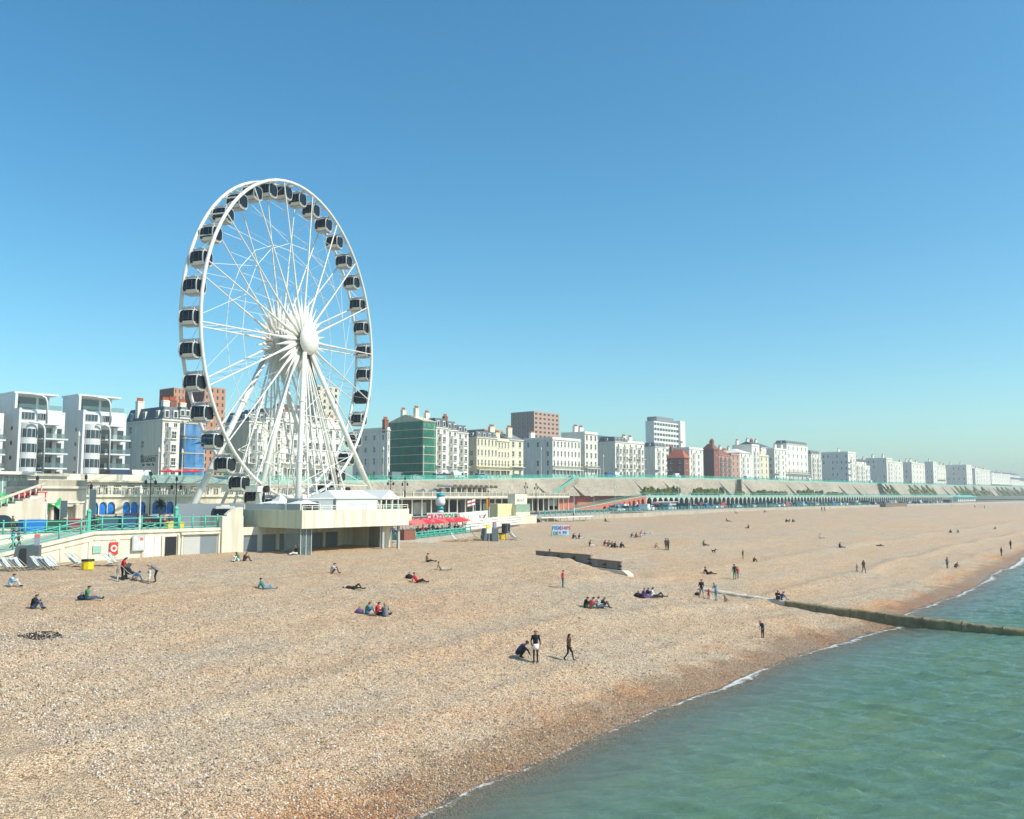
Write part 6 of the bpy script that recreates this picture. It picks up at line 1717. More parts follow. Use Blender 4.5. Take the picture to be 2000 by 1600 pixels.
for k, (px, nn, w, h, m, lb) in enumerate(((67, 95.2, 2.2, 1.15, 'skip_blue', 'bright blue waste container behind the promenade railing'), (112, 95.4, 2.6, 1.05, 'skip_green', 'dark green waste container behind the promenade railing'), (149, 95.3, 1.7, 1.15, 'skip_red', 'dark red waste container behind the promenade railing'),
                                           (208, 95.5, 2.6, 1.25, 'skip_slate', 'slate blue waste container near the promenade post'), (252, 95.5, 1.6, 1.35, 'skip_navy', 'navy waste container by the parked black car'))):
    c = {'skip_blue': (.02, .17, .55), 'skip_green': (.02, .08, .05), 'skip_red': (.28, .02, .05), 'skip_slate': (.05, .10, .14), 'skip_navy': (.03, .07, .16)}[m]
    p = at(px, 1020, N=nn); r = empty('waste_container', (p.x, nn, ZW)); tag(r, lb, 'container')
    mt = pm(m, c, .5, .2, 1)
    mb = MB(); mb.add([(-w / 2 * .92, 0, .12), (w / 2 * .92, 0, .12), (w / 2 * .92, 1.1, .12), (-w / 2 * .92, 1.1, .12), (-w / 2, -.08, h), (w / 2, -.08, h), (w / 2, 1.2, h), (-w / 2, 1.2, h)], [(0, 1, 5, 4), (1, 2, 6, 5), (2, 3, 7, 6), (3, 0, 4, 7), (3, 2, 1, 0)]); mb.build('body', mt, r)
    mb = MB(); mb.side([(-w / 2 - .05, h), (w / 2 + .05, h), (w / 2 - .1, h + .22), (-w / 2 + .1, h + .22)], -.1, 1.22); mb.build('lid', mt, r)
    for sx_ in (-1, 1): MB().lathe([(.02, -.05), (.12, -.05), (.12, .05), (.02, .05)], 10, 0, Matrix.Translation((sx_ * w * .38, .3, .12)) @ Matrix.Rotation(math.pi / 2, 4, 'X')).build('castor', TYRE, r)
p = at(340, 1024, N=87.5); yb = empty('grit_bin', (p.x, 87.5, 7.8)); tag(yb, 'yellow grit bin at the top of the ramp', 'bin')
YEL = pm('bin_yellow', (.80, .58, .01), .45, .06, 1.5)
MB().box(-.9, .9, -.4, .4, 0, .8).build('body', YEL, yb); mb = MB(); mb.side([(-.95, .8), (.95, .8), (.95, .9), (0, 1.05), (-.95, .9)], -.45, .45); mb.build('lid', YEL, yb)
# ---------------------------------------------------------------- red parasols before the cream hotel on the upper road
def parasol(label, p, rad, h, m, group=None):
    r = empty('parasol', p); tag(r, label, 'parasol', group)
    n_ = 8; mb = MB(); v = [(0, 0, h + .55)]
    for i in range(n_): t = 2 * math.pi * i / n_ + .2; v.append((rad * math.cos(t), rad * math.sin(t), h)); 
    for i in range(n_): t = 2 * math.pi * i / n_ + .2; v.append((rad * math.cos(t), rad * math.sin(t), h - .18))
    mb.add(v, [(0, 1 + i, 1 + (i + 1) % n_) for i in range(n_)] + [(1 + i, 9 + i, 9 + (i + 1) % n_, 1 + (i + 1) % n_) for i in range(n_)])
    mb.m = [0 if (i % n_) % 4 else 1 for i in range(len(mb.f))]
    mb.build('canopy', [m, PINK], r)
    MB().tube((0, 0, 0), (0, 0, h + .6), .03, n=6).build('pole', WHITE, r)
    return r
for k, (px, lb) in enumerate(((336, 'red parasol outside the cream hotel, westmost'), (366, 'large red parasol outside the cream hotel'), (388, 'red parasol outside the cream hotel, by the wheel'))):
    E = at(px, 905, N=180).x; e = edge_at(E)
    parasol(lb, (E, 182, e.z), 1.9 if k != 1 else 2.4, 2.4, RED)
# ---------------------------------------------------------------- beach cafe east of the deck
k = 0
CAFE = [(757, 1027), (772, 1026), (786, 1024), (800, 1026), (807, 1022), (818, 1028), (828, 1019), (838, 1026), (846, 1021), (852, 1028), (862, 1021), (872, 1023), (880, 1020), (888, 1019), (894, 1019), (765, 1030), (780, 1029), (793, 1030), (812, 1031), (825, 1030), (836, 1031), (848, 1029), (868, 1027), (884, 1026), (898, 1024)]
for px, py in CAFE:
    nn = 93.5 + (px - 757) * .045 + random.uniform(-2, 3)
    p = at(px, py, N=nn)
    parasol(f'{"red" if k % 3 else "faded red"} parasol over the beach cafe, {nth(k + 1)} counting from the wheel deck', (p.x, nn, 5.62), 1.8, max(1.9, p.z - 6.1), RED if k % 3 else PINK, group='parasols over the beach cafe'); k += 1
tb = MB(); tb.box(-.9, .9, -.4, .4, .7, .76)
seat_m = MB(); seat_m.box(-.9, .9, -.75, -.5, .42, .47); seat_m = seat_m.mesh('bench', GREEN); seat_n = MB(); seat_n.box(-.9, .9, .5, .75, .42, .47); seat_n = seat_n.mesh('bench', GREEN)
tb = tb.mesh('top', PALEG); lg = MB(); lg.box(-.05, .05, -.6, .6, 0, .7); lg = lg.mesh('leg', GREEN)
cf0, cf1 = Vector((83.4, 88.3)), Vector((107, 98.0))
for i in range(14):
    for j in range(3):
        q = cf0.lerp(cf1, (i + .5) / 14) + Vector((-.35, .94)) * (j * 2.6 + .3)
        r = empty('picnic_table', (q.x, q.y, 5.63), R(20) + random.uniform(-.1, .1)); tag(r, f'green picnic table in the {("front", "middle", "back")[j]} row of the beach cafe, {nth(i + 1)} from the wheel deck', 'table', 'picnic tables of the beach cafe')
        put('top', tb, r); put('bench', seat_m, r); put('bench', seat_n, r); put('leg', lg, r, (-.6, 0, 0)); put('leg', lg, r, (.6, 0, 0))
bt = empty('brick_planter', (at(803, 1052, N=86.5).x, 87.2, 5.3)); tag(bt, 'low brown box planter at the cafe corner', 'planter')
MB().box(-1.0, 1.1, -.4, .5, 0, 1.6).build('box', BRICK, bt); MB().box(-1.05, 1.15, -.45, .55, 1.6, 1.7).build('rim', WOOD, bt)
railing('railing', 'low sea-green fence round the beach cafe', (83.2, 87.3, 0), (107, 96.6, 0), None, lambda p: 5.62, step=2.2, h=.8)
# cafe kiosk wall with FOOD lettering
p = at(716, 1045, N=92); fk = empty('food_kiosk', (at(703, 1045, N=92).x, 92, ZP - .6)); tag(fk, 'white food kiosk with red lettering beside the deck stairs', 'kiosk')
MB().box(0, 5.2, 0, 3, 0, 3.0).build('wall', WHITE, fk); MB().box(-.1, 5.3, -.1, 3.1, 3.0, 3.2).build('roof', WHITE, fk)
MB().box(.6, 2.2, -.05, .02, 1.6, 2.7).build('menu_board', RED, fk)
o = put('lettering', text_mesh('FOOD', .95, RED, .005, bold=.03), fk); o.matrix_local = Matrix.Translation((1.9, -.03, .5)) @ FACE_S
# crazy golf: sign board, golf windmill, painted screens, white and teal figure, flags
cg = empty('golf_sign', (at(834, 1012, N=104).x, 104, ZP)); tag(cg, 'CRAZY GOLF sign board in red and green letters', 'sign')
W = at(893, 1012, N=104).x - cg.location.x; zc = at(864, 1010, N=104).z - ZP
MB().box(0, W, 0, .15, zc - .55, zc + .75).build('board', pm('sign_pale', (.48, .55, .48), .6), cg)
for xx in (.1, W - .25): MB().box(xx, xx + .15, .02, .14, 0, zc - .55).build('post', WHITE, cg)
sz = 1.15
o = put('lettering', text_mesh('CRAZY', sz, pm('letter_crimson', (.55, .03, .10), .5), .01, bold=.05, space=1.1), cg); o.matrix_local = Matrix.Translation((W * .27, -.02, zc - .33)) @ FACE_S
o = put('lettering', text_mesh('GOLF', sz, pm('letter_green', (.03, .22, .12), .5), .01, bold=.05, space=1.1), cg); o.matrix_local = Matrix.Translation((W * .76, -.02, zc - .33)) @ FACE_S
fg = empty('golf_statue', (at(860, 1003, N=107).x, 107, ZP)); tag(fg, 'tall white and teal balloon-like statue over the crazy golf', 'statue')
zb = at(860, 1003, N=107).z - ZP; zt = at(860, 962, N=107).z - ZP; hh = zt - zb
BAL = pm('statue_white', (.76, .77, .75), .4); TEA = pm('statue_teal', (.02, .30, .33), .4)
MB().lathe([(.4, 0), (.4, zb)], 10).build('pedestal', WHITE, fg)
MB().lathe([(.2, zb), (.6, zb + hh * .06), (.48, zb + hh * .14)], 16).build('foot', BAL, fg, True)
MB().lathe([(.48, zb + hh * .14), (.6, zb + hh * .25), (.4, zb + hh * .34)], 16).build('legs', TEA, fg, True)
MB().lathe([(.4, zb + hh * .34), (.75, zb + hh * .42), (.86, zb + hh * .55), (.7, zb + hh * .74), (.6, zb + hh * .8)], 18).build('belly', BAL, fg, True)
MB().lathe([(.62, zb + hh * .8), (.72, zb + hh * .83), (.68, zb + hh * .93), (.32, zb + hh * .985), (.02, zb + hh)], 18).build('cap', TEA, fg, True)
wm = empty('golf_windmill', (at(940, 1016, N=112).x, 112, ZP)); tag(wm, 'small white golf windmill with dark crossed sails', 'windmill')
zc = at(940, 1016, N=112).z - ZP
MB().box(-1.0, 1.0, 0, 1.6, 0, zc + .9).build('body', WHITE, wm); mb = MB(); mb.side([(-1.2, zc + .9), (1.2, zc + .9), (0, zc + 1.7)], -.1, 1.7); mb.build('roof', WHITE, wm)
for k in range(4):
    a = math.pi / 4 + k * math.pi / 2; d_ = Vector((math.cos(a), 0, math.sin(a))); s_ = Vector((-math.sin(a), 0, math.cos(a)))
    c0 = Vector((0, -.25, zc)); mb = MB(); mb.add([c0 - s_ * .12, c0 + d_ * 1.5 - s_ * .12, c0 + d_ * 1.5 + s_ * .12, c0 + s_ * .12] + [q + Vector((0, .06, 0)) for q in (c0 - s_ * .12, c0 + d_ * 1.5 - s_ * .12, c0 + d_ * 1.5 + s_ * .12, c0 + s_ * .12)], [(0, 1, 2, 3), (5, 4, 7, 6), (1, 5, 6, 2), (3, 2, 6, 7), (0, 4, 5, 1)]); mb.build('sail', WOOD, wm)
pa, pb_ = at(895, 1015, N=103), at(953, 1015, N=116)
sc2 = empty('painted_screen', (pa.x, pa.y, ZP)); tag(sc2, 'white painted screen with black silhouettes round the crazy golf', 'screen')
dvec = pb_ - pa; dvec.z = 0; sc2.rotation_euler = (0, 0, math.atan2(dvec.y, dvec.x)); Ls = dvec.length
MB().box(0, Ls, 0, .12, 0, 2.0).build('panel', WHITE, sc2)
for xx, ww, h0, h1 in ((.3, .5, .5, 1.9), (4.2, .3, .4, 1.5), (5.0, .25, .3, 1.2), (7.6, .2, .6, 1.5)): MB().box(xx, xx + ww, -.03, -.003, h0, h1).build('silhouette', BLACK, sc2)
pa, pb_ = at(903, 1040, N=100.5), at(1018, 1030, N=114)
wf = empty('picket_fence', (pa.x, pa.y, ZP - .9)); tag(wf, 'low white board fence round the crazy golf edge', 'fence')
dvec = pb_ - pa; dvec.z = 0; wf.rotation_euler = (0, 0, math.atan2(dvec.y, dvec.x)); Lf = dvec.length
nb = int(Lf / 2.2)
for k in range(nb + 1): MB().box(k * Lf / nb - .07, k * Lf / nb + .07, -.07, .07, 0, 2.0).build('post', WHITE, wf)
for zz in (.15, .6, 1.05, 1.5): MB().box(0, Lf, -.12, -.075, zz, zz + .34).build('board', WHITE, wf)
def flag(label, px, ytop, yf0, yf1, nn, draw):
    p = at(px, ytop, N=nn); r = empty('flagpole', (p.x, nn, ZP)); tag(r, label, 'flag')
    H = p.z - ZP; MB().lathe([(.06, 0), (.035, H)], 7).build('pole', WHITE, r)
    z1, z0 = at(px, yf0, N=nn).z - ZP, at(px, yf1, N=nn).z - ZP
    draw(r, z0, z1)
def wavy(r, x0, x1, z0, z1, m, ph=0, dy=0, droop=.35):
    mb = MB(); g = 8
    v = [(x0 + (x1 - x0) * i / g, dy + .14 * math.sin(i * 1.3 + ph), z + (-droop * abs(x0 + (x1 - x0) * i / g) * .5)) for i in range(g + 1) for z in (z0, z1)]
    mb.add(v, [(2 * i, 2 * i + 2, 2 * i + 3, 2 * i + 1) for i in range(g)]); mb.build('cloth', m, r)
REDF = pm('flag_red', (.6, .03, .05), .7); YELF = pm('flag_yellow', (.8, .5, .03), .7)
def f1(r, z0, z1):
    wavy(r, -2.2, -.05, z0, z1, CANV); wavy(r, -2.2, -.05, (z0 + z1) / 2 - .14, (z0 + z1) / 2 + .14, REDF, 0, -.03)
    wavy(r, -1.3, -1.0, z0, z1, REDF, 4.6, -.04)
def f2(r, z0, z1):
    wavy(r, -.9, -.5, z0 - .3, z1, YELF, 0); wavy(r, -.5, -.05, z0, z1, REDF, 2)
flag('white flag with red cross over the crazy golf', 928, 955, 975, 986, 118, f1)
flag('drooping yellow and red flag by the tall pole', 956, 938, 972, 990, 120, f2)
# yellow hut and fenced block right of the golf
yh = empty('yellow_hut', (at(972, 1005, N=120).x, 120, ZP)); tag(yh, 'pale yellow hut with striped fence beside the crazy golf', 'hut')
YH = pm('hut_yellow', (.68, .61, .34), .7); W = at(1028, 1005, N=120).x - yh.location.x
MB().box(0, W * .5, 0, 4, 0, 3.2).build('wall', YH, yh); MB().box(W * .5, W, -1, 4, 0, 3.0).build('annex', CREAMY, yh); MB().box(W * .6, W * 1.02, 0, 2, 3.0, 5.2).build('sign_box', CREAM, yh)
o = put('lettering', text_mesh('BOAT', .9, DCONC, .01), yh); o.matrix_local = Matrix.Translation((W * .8, -.03, 3.6)) @ FACE_S
for k in range(14): MB().box(W * .5 + k * W * .036, W * .5 + k * W * .036 + .1, -1.12, -1.02, 1.4, 3.2).build('pale', PALEG, yh)
pb2 = empty('cream_wall', (at(1018, 1025, N=117).x, 117, ZP - 1.2)); tag(pb2, 'cream end wall where the beach meets the boat hut', 'wall')
MB().box(0, at(1048, 1025, N=117).x - pb2.location.x, 0, 5, 0, 1.9).build('wall', CREAMY, pb2); MB().box(-.1, at(1048, 1025, N=117).x - pb2.location.x + .1, -.1, 5.1, 1.9, 2.05).build('coping', CREAM, pb2)
# long sea-green railing and low wall along the beach top eastwards
def along(px0, px1, n0): return None
BKL = [(158, 123.5), (200, 133), (292, 147), (470, 151), (800, 149)]
bw_ = empty('beach_wall', (158, 123.5, 0)); tag(bw_, 'low stained wall between the beach and the lower road', 'wall')
for (e0, n0), (e1, n1) in zip(BKL, BKL[1:]):
    p, q = Vector((e0 - 158, n0 - 123.5 - 1.6, 0)), Vector((e1 - 158, n1 - 123.5 - 1.6, 0))
    panel_between(MB(), p, q, 4.8, ZP + .04, -.5).build('wall', CONC, bw_)
lr = empty('railing', (158, 123.5, ZP)); tag(lr, 'sea-green railing between the beach and the lower road', 'railing')
P = []
for (e0, n0), (e1, n1) in zip(BKL[:-1], BKL[1:-1]):
    kk = int((e1 - e0) / 3)
    P += [Vector((e0 + (e1 - e0) * i / kk - 158, n0 + (n1 - n0) * i / kk - 123.5 - 1.2, .3)) for i in range(kk)]
for q in P: put('post', pmesh2, lr, q)
for zz in (1.05, .7, .35):
    mb = MB(); mb.pipe([q + Vector((0, 0, zz)) for q in P], .028, 4); mb.build('rail', GREEN if zz > .6 else PALEG, lr)
# timber jetty-like walk and planked box on the far beach
wk = empty('timber_walk', (at(1050, 1025, N=122).x, 121, 5.0)); tag(wk, 'white timber walkway on posts at the beach edge', 'walkway')
W = 20; MB().box(0, W, 0, 1.4, 1.5, 1.7).build('deck', WHITE, wk)
for k in range(9): MB().box(k * W / 8 - .08, k * W / 8 + .08, .1, .26, -.3, 1.5).build('post', GREYS, wk)
pxs = [(1210, 1263, 1014, 'dark timber groyne box half buried below the road', DCONC), (1730, 1772, 989, 'dark timber hut row at the far beach edge', WOOD)]
for a_, b_, yy, lb, m in pxs:
    nn = 135 if a_ < 1300 else 146
    p, q = at(a_, yy, N=nn), at(b_, yy, N=nn)
    r = empty('timber_box', (p.x, nn, 5.2)); tag(r, lb, 'timber box')
    W = q.x - p.x; h = 1.5 if a_ < 1300 else 2.2
    MB().box(0, W, 0, .3, 0, h).build('front', m, r); MB().box(0, .3, .3, 3, 0, h).build('side', m, r); MB().box(W - .3, W, .3, 3, 0, h).build('side', m, r); MB().box(-.1, W + .1, -.1, 3.1, h, h + .12).build('top', WOOD, r)
# ---------------------------------------------------------------- groynes on the beach
EG = 84.0
gm = pm('groyne_concrete', (.58, .52, .42), .85, .15, .9, streak=.15, bump=.4)
gp = empty('panel_groyne', (EG, 60, 0)); tag(gp, 'weathered panelled groyne wall rising out of the shingle', 'groyne')
def gtop(n_): return float(np.interp(n_, [53.5, 57.6, 57.61, 66.5], [4.25, 4.42, 4.82, 5.0]))
segs = [53.6, 55.6, 57.6, 59.8, 62.0, 63.8, 65.4]
for a_, b_ in zip(segs, segs[1:]):
    za, zb_ = gtop(a_ + .05), gtop(b_ - .05)
    mb = MB(); mb.add([(-.14, a_ - 60, 1.5), (-.14, b_ - 60, 1.5), (-.14, b_ - 60, zb_), (-.14, a_ - 60, za), (.14, a_ - 60, 1.5), (.14, b_ - 60, 1.5), (.14, b_ - 60, zb_), (.14, a_ - 60, za)], [(1, 0, 3, 2), (4, 5, 6, 7), (3, 7, 6, 2), (0, 4, 7, 3), (5, 1, 2, 6)])
    mb.build('panel', DCONC, gp)
    MB().box(-.24, -.142, a_ - 60 + .02, a_ - 60 + .22, 1.5, za - .1).build('post', WOOD, gp)
    for q in range(4): MB().box(-.3, -.15, a_ - 60 - .1, a_ - 60 + .34, za - .5 - q * .42, za - .34 - q * .42).build('bolt_plate', BLACK, gp)
    mb = MB(); mb.add([(-.2, a_ - 60, za), (-.2, b_ - 60, zb_), (.2, b_ - 60, zb_), (.2, a_ - 60, za), (-.2, a_ - 60, za + .08), (-.2, b_ - 60, zb_ + .08), (.2, b_ - 60, zb_ + .08), (.2, a_ - 60, za + .08)], [(0, 4, 5, 1), (4, 7, 6, 5), (7, 3, 2, 6), (0, 3, 7, 4), (1, 5, 6, 2)]); mb.build('capping', WOOD, gp)
mb = MB(); nosen = [(52.0, 3.1), (52.6, 3.35), (57.5, 3.75)]
mb.add([(-.75, -7.6, .6), (-.75, -2.6, 1.2), (-.55, -2.6, 3.6), (-.55, -6.9, 3.35), (.75, -7.6, .6), (.75, -2.6, 1.2), (.55, -2.6, 3.6), (.55, -6.9, 3.35), (-.6, -7.5, 3.0), (.6, -7.5, 3.0)],
       [(1, 0, 8, 3, 2), (4, 5, 6, 7, 9), (3, 7, 6, 2), (3, 8, 9, 7), (0, 4, 9, 8)])
mb.build('nose', pm('pale_concrete', (.60, .54, .43), .8, .15, 1.5, bump=.4), gp)
gc = empty('concrete_groyne', (EG, 30, 0)); tag(gc, 'low weedy concrete groyne running down the beach into the sea', 'groyne')
WEED = pm('weed_concrete', (.24, .195, .10), .9, .5, 1.6, bump=1.0)
GTOP = [(44.5, 2.15), (40, 1.8), (36, 1.5), (33, 1.38), (30, 1.22), (24, 1.0), (20, .82), (14, .6), (8, .4), (0, .2), (-8, .0)]
GTOPx = [p[0] for p in GTOP][::-1]; GTOPz = [p[1] for p in GTOP][::-1]
n_at = [44.4]
while n_at[-1] > -6: n_at.append(n_at[-1] - 3.1)
rnd = random.Random(8)
for i, (a_, b_) in enumerate(zip(n_at, n_at[1:])):
    mb = MB(); g = 26; v, f = [], []
    for j in range(g + 1):
        nn = a_ + (b_ + .02 - a_) * j / g; zt = float(np.interp(nn, GTOPx, GTOPz))
        prof = [(-.46, zt - 1.6), (-.43, zt - .16), (-.38, zt - .03), (0, zt + .02), (.36, zt - .03), (.43, zt - .18), (.46, zt - 1.6)]
        for x_, z_ in prof: q_ = float(vnoise(np.array(nn * 2.1), np.array(x_ * 2.5 + 40), 41)) - .5; v.append((x_ + .12 * q_ + rnd.uniform(-.03, .03), nn - 30, z_ + .13 * q_ + rnd.uniform(-.025, .025)))
    for j in range(g):
        for k in range(6): f.append((j * 7 + k, j * 7 + k + 1, (j + 1) * 7 + k + 1, (j + 1) * 7 + k))
    f += [tuple(range(7)), tuple(range(7 * g + 6, 7 * g - 1, -1))]
    mb.add(v, f); mb.build('block', gm if b_ > 34 else WEED, gc, True)
# ---------------------------------------------------------------- small beach things
def on(px, py): return ground(px, py)
p = on(1095, 1047); fs = empty('menu_sign', p); tag(fs, 'FISH CHIPS price board standing on the shingle', 'sign')
fs.rotation_euler = (0, 0, R(-38))
w_, h_ = 2.9, 1.7
MB().box(-w_ / 2, w_ / 2, -.04, .04, .1, .1 + h_).build('board', pm('sign_sky', (.45, .62, .66), .6), fs)
for s in (-1, 1): mb = MB(); mb.tube((s * w_ * .48, .05, 1.8), (s * w_ * .48, .75, 0), .035); mb.build('prop', WOOD, fs)
for tx, x_, z_, sz_, c_ in (('FISH', -.72, 1.05, .82, ('sign_blue', (.02, .14, .5))), ('CHIPS', .68, 1.05, .78, ('sign_crimson', (.55, .02, .12))), ('@', -1.05, .3, .62, ('sign_green', (.1, .3, .2))), ('£', -.62, .28, .75, ('sign_black', (.02, .02, .03))), ('4', -.18, .28, .8, ('sign_crimson', (.55, .02, .12))), ('.99', .6, .28, .74, ('sign_blue', (.02, .14, .5)))):
    o = put('lettering', text_mesh(tx, sz_, pm(c_[0], c_[1], .5), .006, bold=.025), fs); o.matrix_local = Matrix.Translation((x_, -.055, z_)) @ FACE_S
def bin_yellow(label, px, py, s=1.0):
    p = on(px, py); r = empty('litter_bin', p); tag(r, label, 'bin'); r.rotation_euler = (0, 0, R(-20))
    MB().lathe([(.5 * s, 0), (.62 * s, .05), (.64 * s, 1.05 * s), (.5 * s, 1.06 * s)], 8).build('drum', YEL, r)
    MB().lathe([(.66 * s, .95 * s), (.7 * s, 1.05 * s), (.66 * s, 1.16 * s), (.3 * s, 1.13 * s)], 12).build('bag_rim', BLACK, r)
bin_yellow('bright yellow litter bin by the seawall deckchairs', 171, 1113, .76); bin_yellow('bright yellow litter bin near the black cabinet', 981, 1054, .85)
STRIPE = bpy.data.materials.new('deckchair_stripe'); STRIPE.use_nodes = True
n, l = STRIPE.node_tree.nodes, STRIPE.node_tree.links
tcx = n.new('ShaderNodeTexCoord'); wv = n.new('ShaderNodeTexWave'); wv.inputs['Scale'].default_value = 2.4; wv.bands_direction = 'X'
l.new(tcx.outputs['Object'], wv.inputs['Vector'])
rp_ = n.new('ShaderNodeValToRGB'); rp_.color_ramp.elements[0].position = .45; rp_.color_ramp.elements[1].position = .55
rp_.color_ramp.elements[0].color = (.25, .42, .5, 1); rp_.color_ramp.elements[1].color = (.75, .77, .75, 1)
l.new(wv.outputs[0], rp_.inputs[0]); l.new(rp_.outputs[0], n['Principled BSDF'].inputs['Base Color'])
TIM = pm('deckchair_wood', (.5, .4, .28), .7, .15, 3)
dc_sl = MB(); sp_ = [(0.0, .62, .30), (0, .40, .26), (0, .15, .32), (0, -.15, .62), (0, -.42, 1.0)]
v = []; 
for (x_, y_, z_) in sp_: v += [(-.28, y_, z_), (.28, y_, z_)]
dc_sl.add(v, [(2 * i, 2 * i + 1, 2 * i + 3, 2 * i + 2) for i in range(4)]); dc_sl = dc_sl.mesh('sling', STRIPE, True)
dc_f = MB()
for s in (-.31, .31): dc_f.tube((s, .75, .0), (s, -.45, 1.03), .025, n=4); dc_f.tube((s * .9, -.6, 0), (s * .9, .65, .33), .025, n=4)
dc_f.tube((-.31, -.43, 1.01), (.31, -.43, 1.01), .022, n=4); dc_f.tube((-.29, .63, .32), (.29, .63, .32), .022, n=4); dc_f = dc_f.mesh('frame', TIM)
def deckchair(label, px, py, rz, group, s=1.12):
    p = on(px, py); r = empty('deckchair', p, rz); tag(r, label, 'deckchair', group); r.scale = (s, s, s); put('frame', dc_f, r); put('sling', dc_sl, r)
for k, px in enumerate((6, 14, 22, 30, 38)): deckchair(f'striped deckchair west of the dark hut, {nth(5 - k)} from the hut', px, 1116 + random.uniform(-1, 1), R(-140), 'deckchairs west of the dark hut')
for k, px in enumerate((72, 80, 88, 96, 104)): deckchair(f'striped deckchair east of the dark hut, {nth(k + 1)} from the hut', px, 1113 + random.uniform(-1, 1), R(-143), 'deckchairs east of the dark hut')
deckchair('striped deckchair left of the yellow bin, outer one', 140, 1106, R(-140), None); deckchair('striped deckchair left of the yellow bin, inner one', 152, 1107, R(-136), None)
deckchair('striped deckchair behind the pushchair family, outer one', 211, 1106, R(-141), None); deckchair('striped deckchair behind the pushchair family, inner one', 222, 1104, R(-137), None)
for k, px in enumerate((888, 906, 929, 945, 965, 999, 1005)): deckchair(f'pale deckchair in the loose row below the crazy golf, {nth(k + 1)} from the cafe', px, 1058 - (px - 888) * .03, R(-150 + 12 * (k % 3)), 'deckchairs below the crazy golf', 1.25)
def kiosk(label, px, py, w, h, rz, col=(.10, .125, .13)):
    p = on(px, py); r = empty('beach_kiosk', (p.x, p.y, p.z - .1), rz); tag(r, label, 'kiosk'); m = pm('kiosk_slate', col, .6, .12, 1)
    mb = MB(); mb.add([(-w, -.9, 0), (w, -.9, 0), (w, .9, 0), (-w, .9, 0), (-w * .7, -.7, h), (w, -.9, h), (w, .9, h), (-w * .7, .7, h)], [(0, 1, 5, 4), (1, 2, 6, 5), (2, 3, 7, 6), (3, 0, 4, 7), (4, 5, 6, 7)]); mb.build('shell', m, r)
    mb = MB(); mb.add([(-w * .55, -.915, .05), (w * .2, -.915, .05), (w * .1, -.79, h * .93), (-w * .35, -.79, h * .93)], [(0, 1, 2, 3)]); 
    mb = MB(); mb.add([(-w * .55, -.93, .05), (w * .2, -.93, .05), (w * .1, -.9, h * .9), (-w * .35, -.85, h * .9)], [(0, 1, 2, 3)]); mb.build('opening', DARK, r)
    MB().box(w * .55, w * .95, -.2, .2, h + .003, h + .7).build('flag_board', pm('flag_board_blue', (.28, .32, .38), .6), r)
    MB().box(w * .55, w * .95, -.21, .21, h + .703, h + .95).build('red_edge', PINK, r)
kiosk('dark grey tapered deckchair hut below the ramp', 50, 1109, 1.05, 2.0, R(-30)); kiosk('dark grey tapered deckchair hut below the crazy golf', 955, 1056, 1.15, 1.9, R(-30))
p = on(988, 1041); bb = empty('black_cabinet', p); tag(bb, 'square black cabinet standing by the white fence', 'cabinet')
MB().box(-.7, .7, -.35, .35, 0, 1.5).build('body', BLACK, bb); MB().box(-.75, .75, -.4, .4, 1.5, 1.58).build('top', DCONC, bb); MB().box(-.02, .02, -.37, -.352, .1, 1.4).build('door_seam', GREYS, bb)
p = on(955, 1071); ws = empty('post_sign', p); tag(ws, 'yellow and white sign on a thin post in front of the hut', 'sign')
MB().tube((0, 0, 0), (0, 0, 3.0), .05).build('post', GREYS, ws); MB().box(-.5, .5, -.04, .04, 2.0, 3.2).build('panel', WHITE, ws); MB().box(-.5, .1, -.05, -.041, 2.6, 3.2).build('yellow_panel', YEL, ws)
p = on(78, 1244); MBk = MB(); rnd = random.Random(5)
for _ in range(420):
    a, q = rnd.uniform(0, 6.283), math.sqrt(rnd.random()); x_, y_ = 1.1 * q * math.cos(a), .9 * q * math.sin(a); s = rnd.uniform(.02, .06)
    zz = float(beach_h(p.x + x_, p.y + y_)) - p.z
    MBk.add([(x_ - s, y_, zz + .01), (x_, y_ - s, zz + .02), (x_ + s, y_, zz + .01), (x_, y_ + s, zz + .03), (x_, y_, zz + s + .02)], [(0, 1, 4), (1, 2, 4), (2, 3, 4), (3, 0, 4)])
tag(MBk.build('charcoal', BLACK, loc=p), 'patch of burnt charcoal on the shingle', 'charcoal', kind='stuff')

# weed and driftwood crumbs along the storm ridge
mb = MB(); rnd = random.Random(12)
for _ in range(2200):
    E = rnd.uniform(14, 120) if rnd.random() < .8 else rnd.uniform(120, 300)
    N = float(shore_n(E)) + (13 + 2.0 * (float(vnoise(np.array(E / 18), np.array(0.0), 9)) - .5) - .9 + rnd.gauss(0, .35) if rnd.random() < .7 else 6.2 + rnd.gauss(0, .5))
    if float(vnoise(np.array(E / 3.0), np.array(N / 2.0), 31)) < .42: continue
    z = float(beach_h(E, N)); s = rnd.uniform(.02, .06); a = rnd.uniform(0, 6.283)
    dx, dy = s * math.cos(a), s * math.sin(a)
    mb.add([(E - dx * 2, N - dy * 2, z), (E + dy, N - dx, z), (E + dx * 2, N + dy * 2, z), (E - dy, N + dx, z), (E, N, z + s * .7)], [(0, 1, 4), (1, 2, 4), (2, 3, 4), (3, 0, 4)])
tag(mb.build('seaweed', pm('dry_weed', (.27, .155, .07), .9, .4, 2)), 'thin brown strandline of dried weed along the ridge', 'seaweed', kind='stuff')
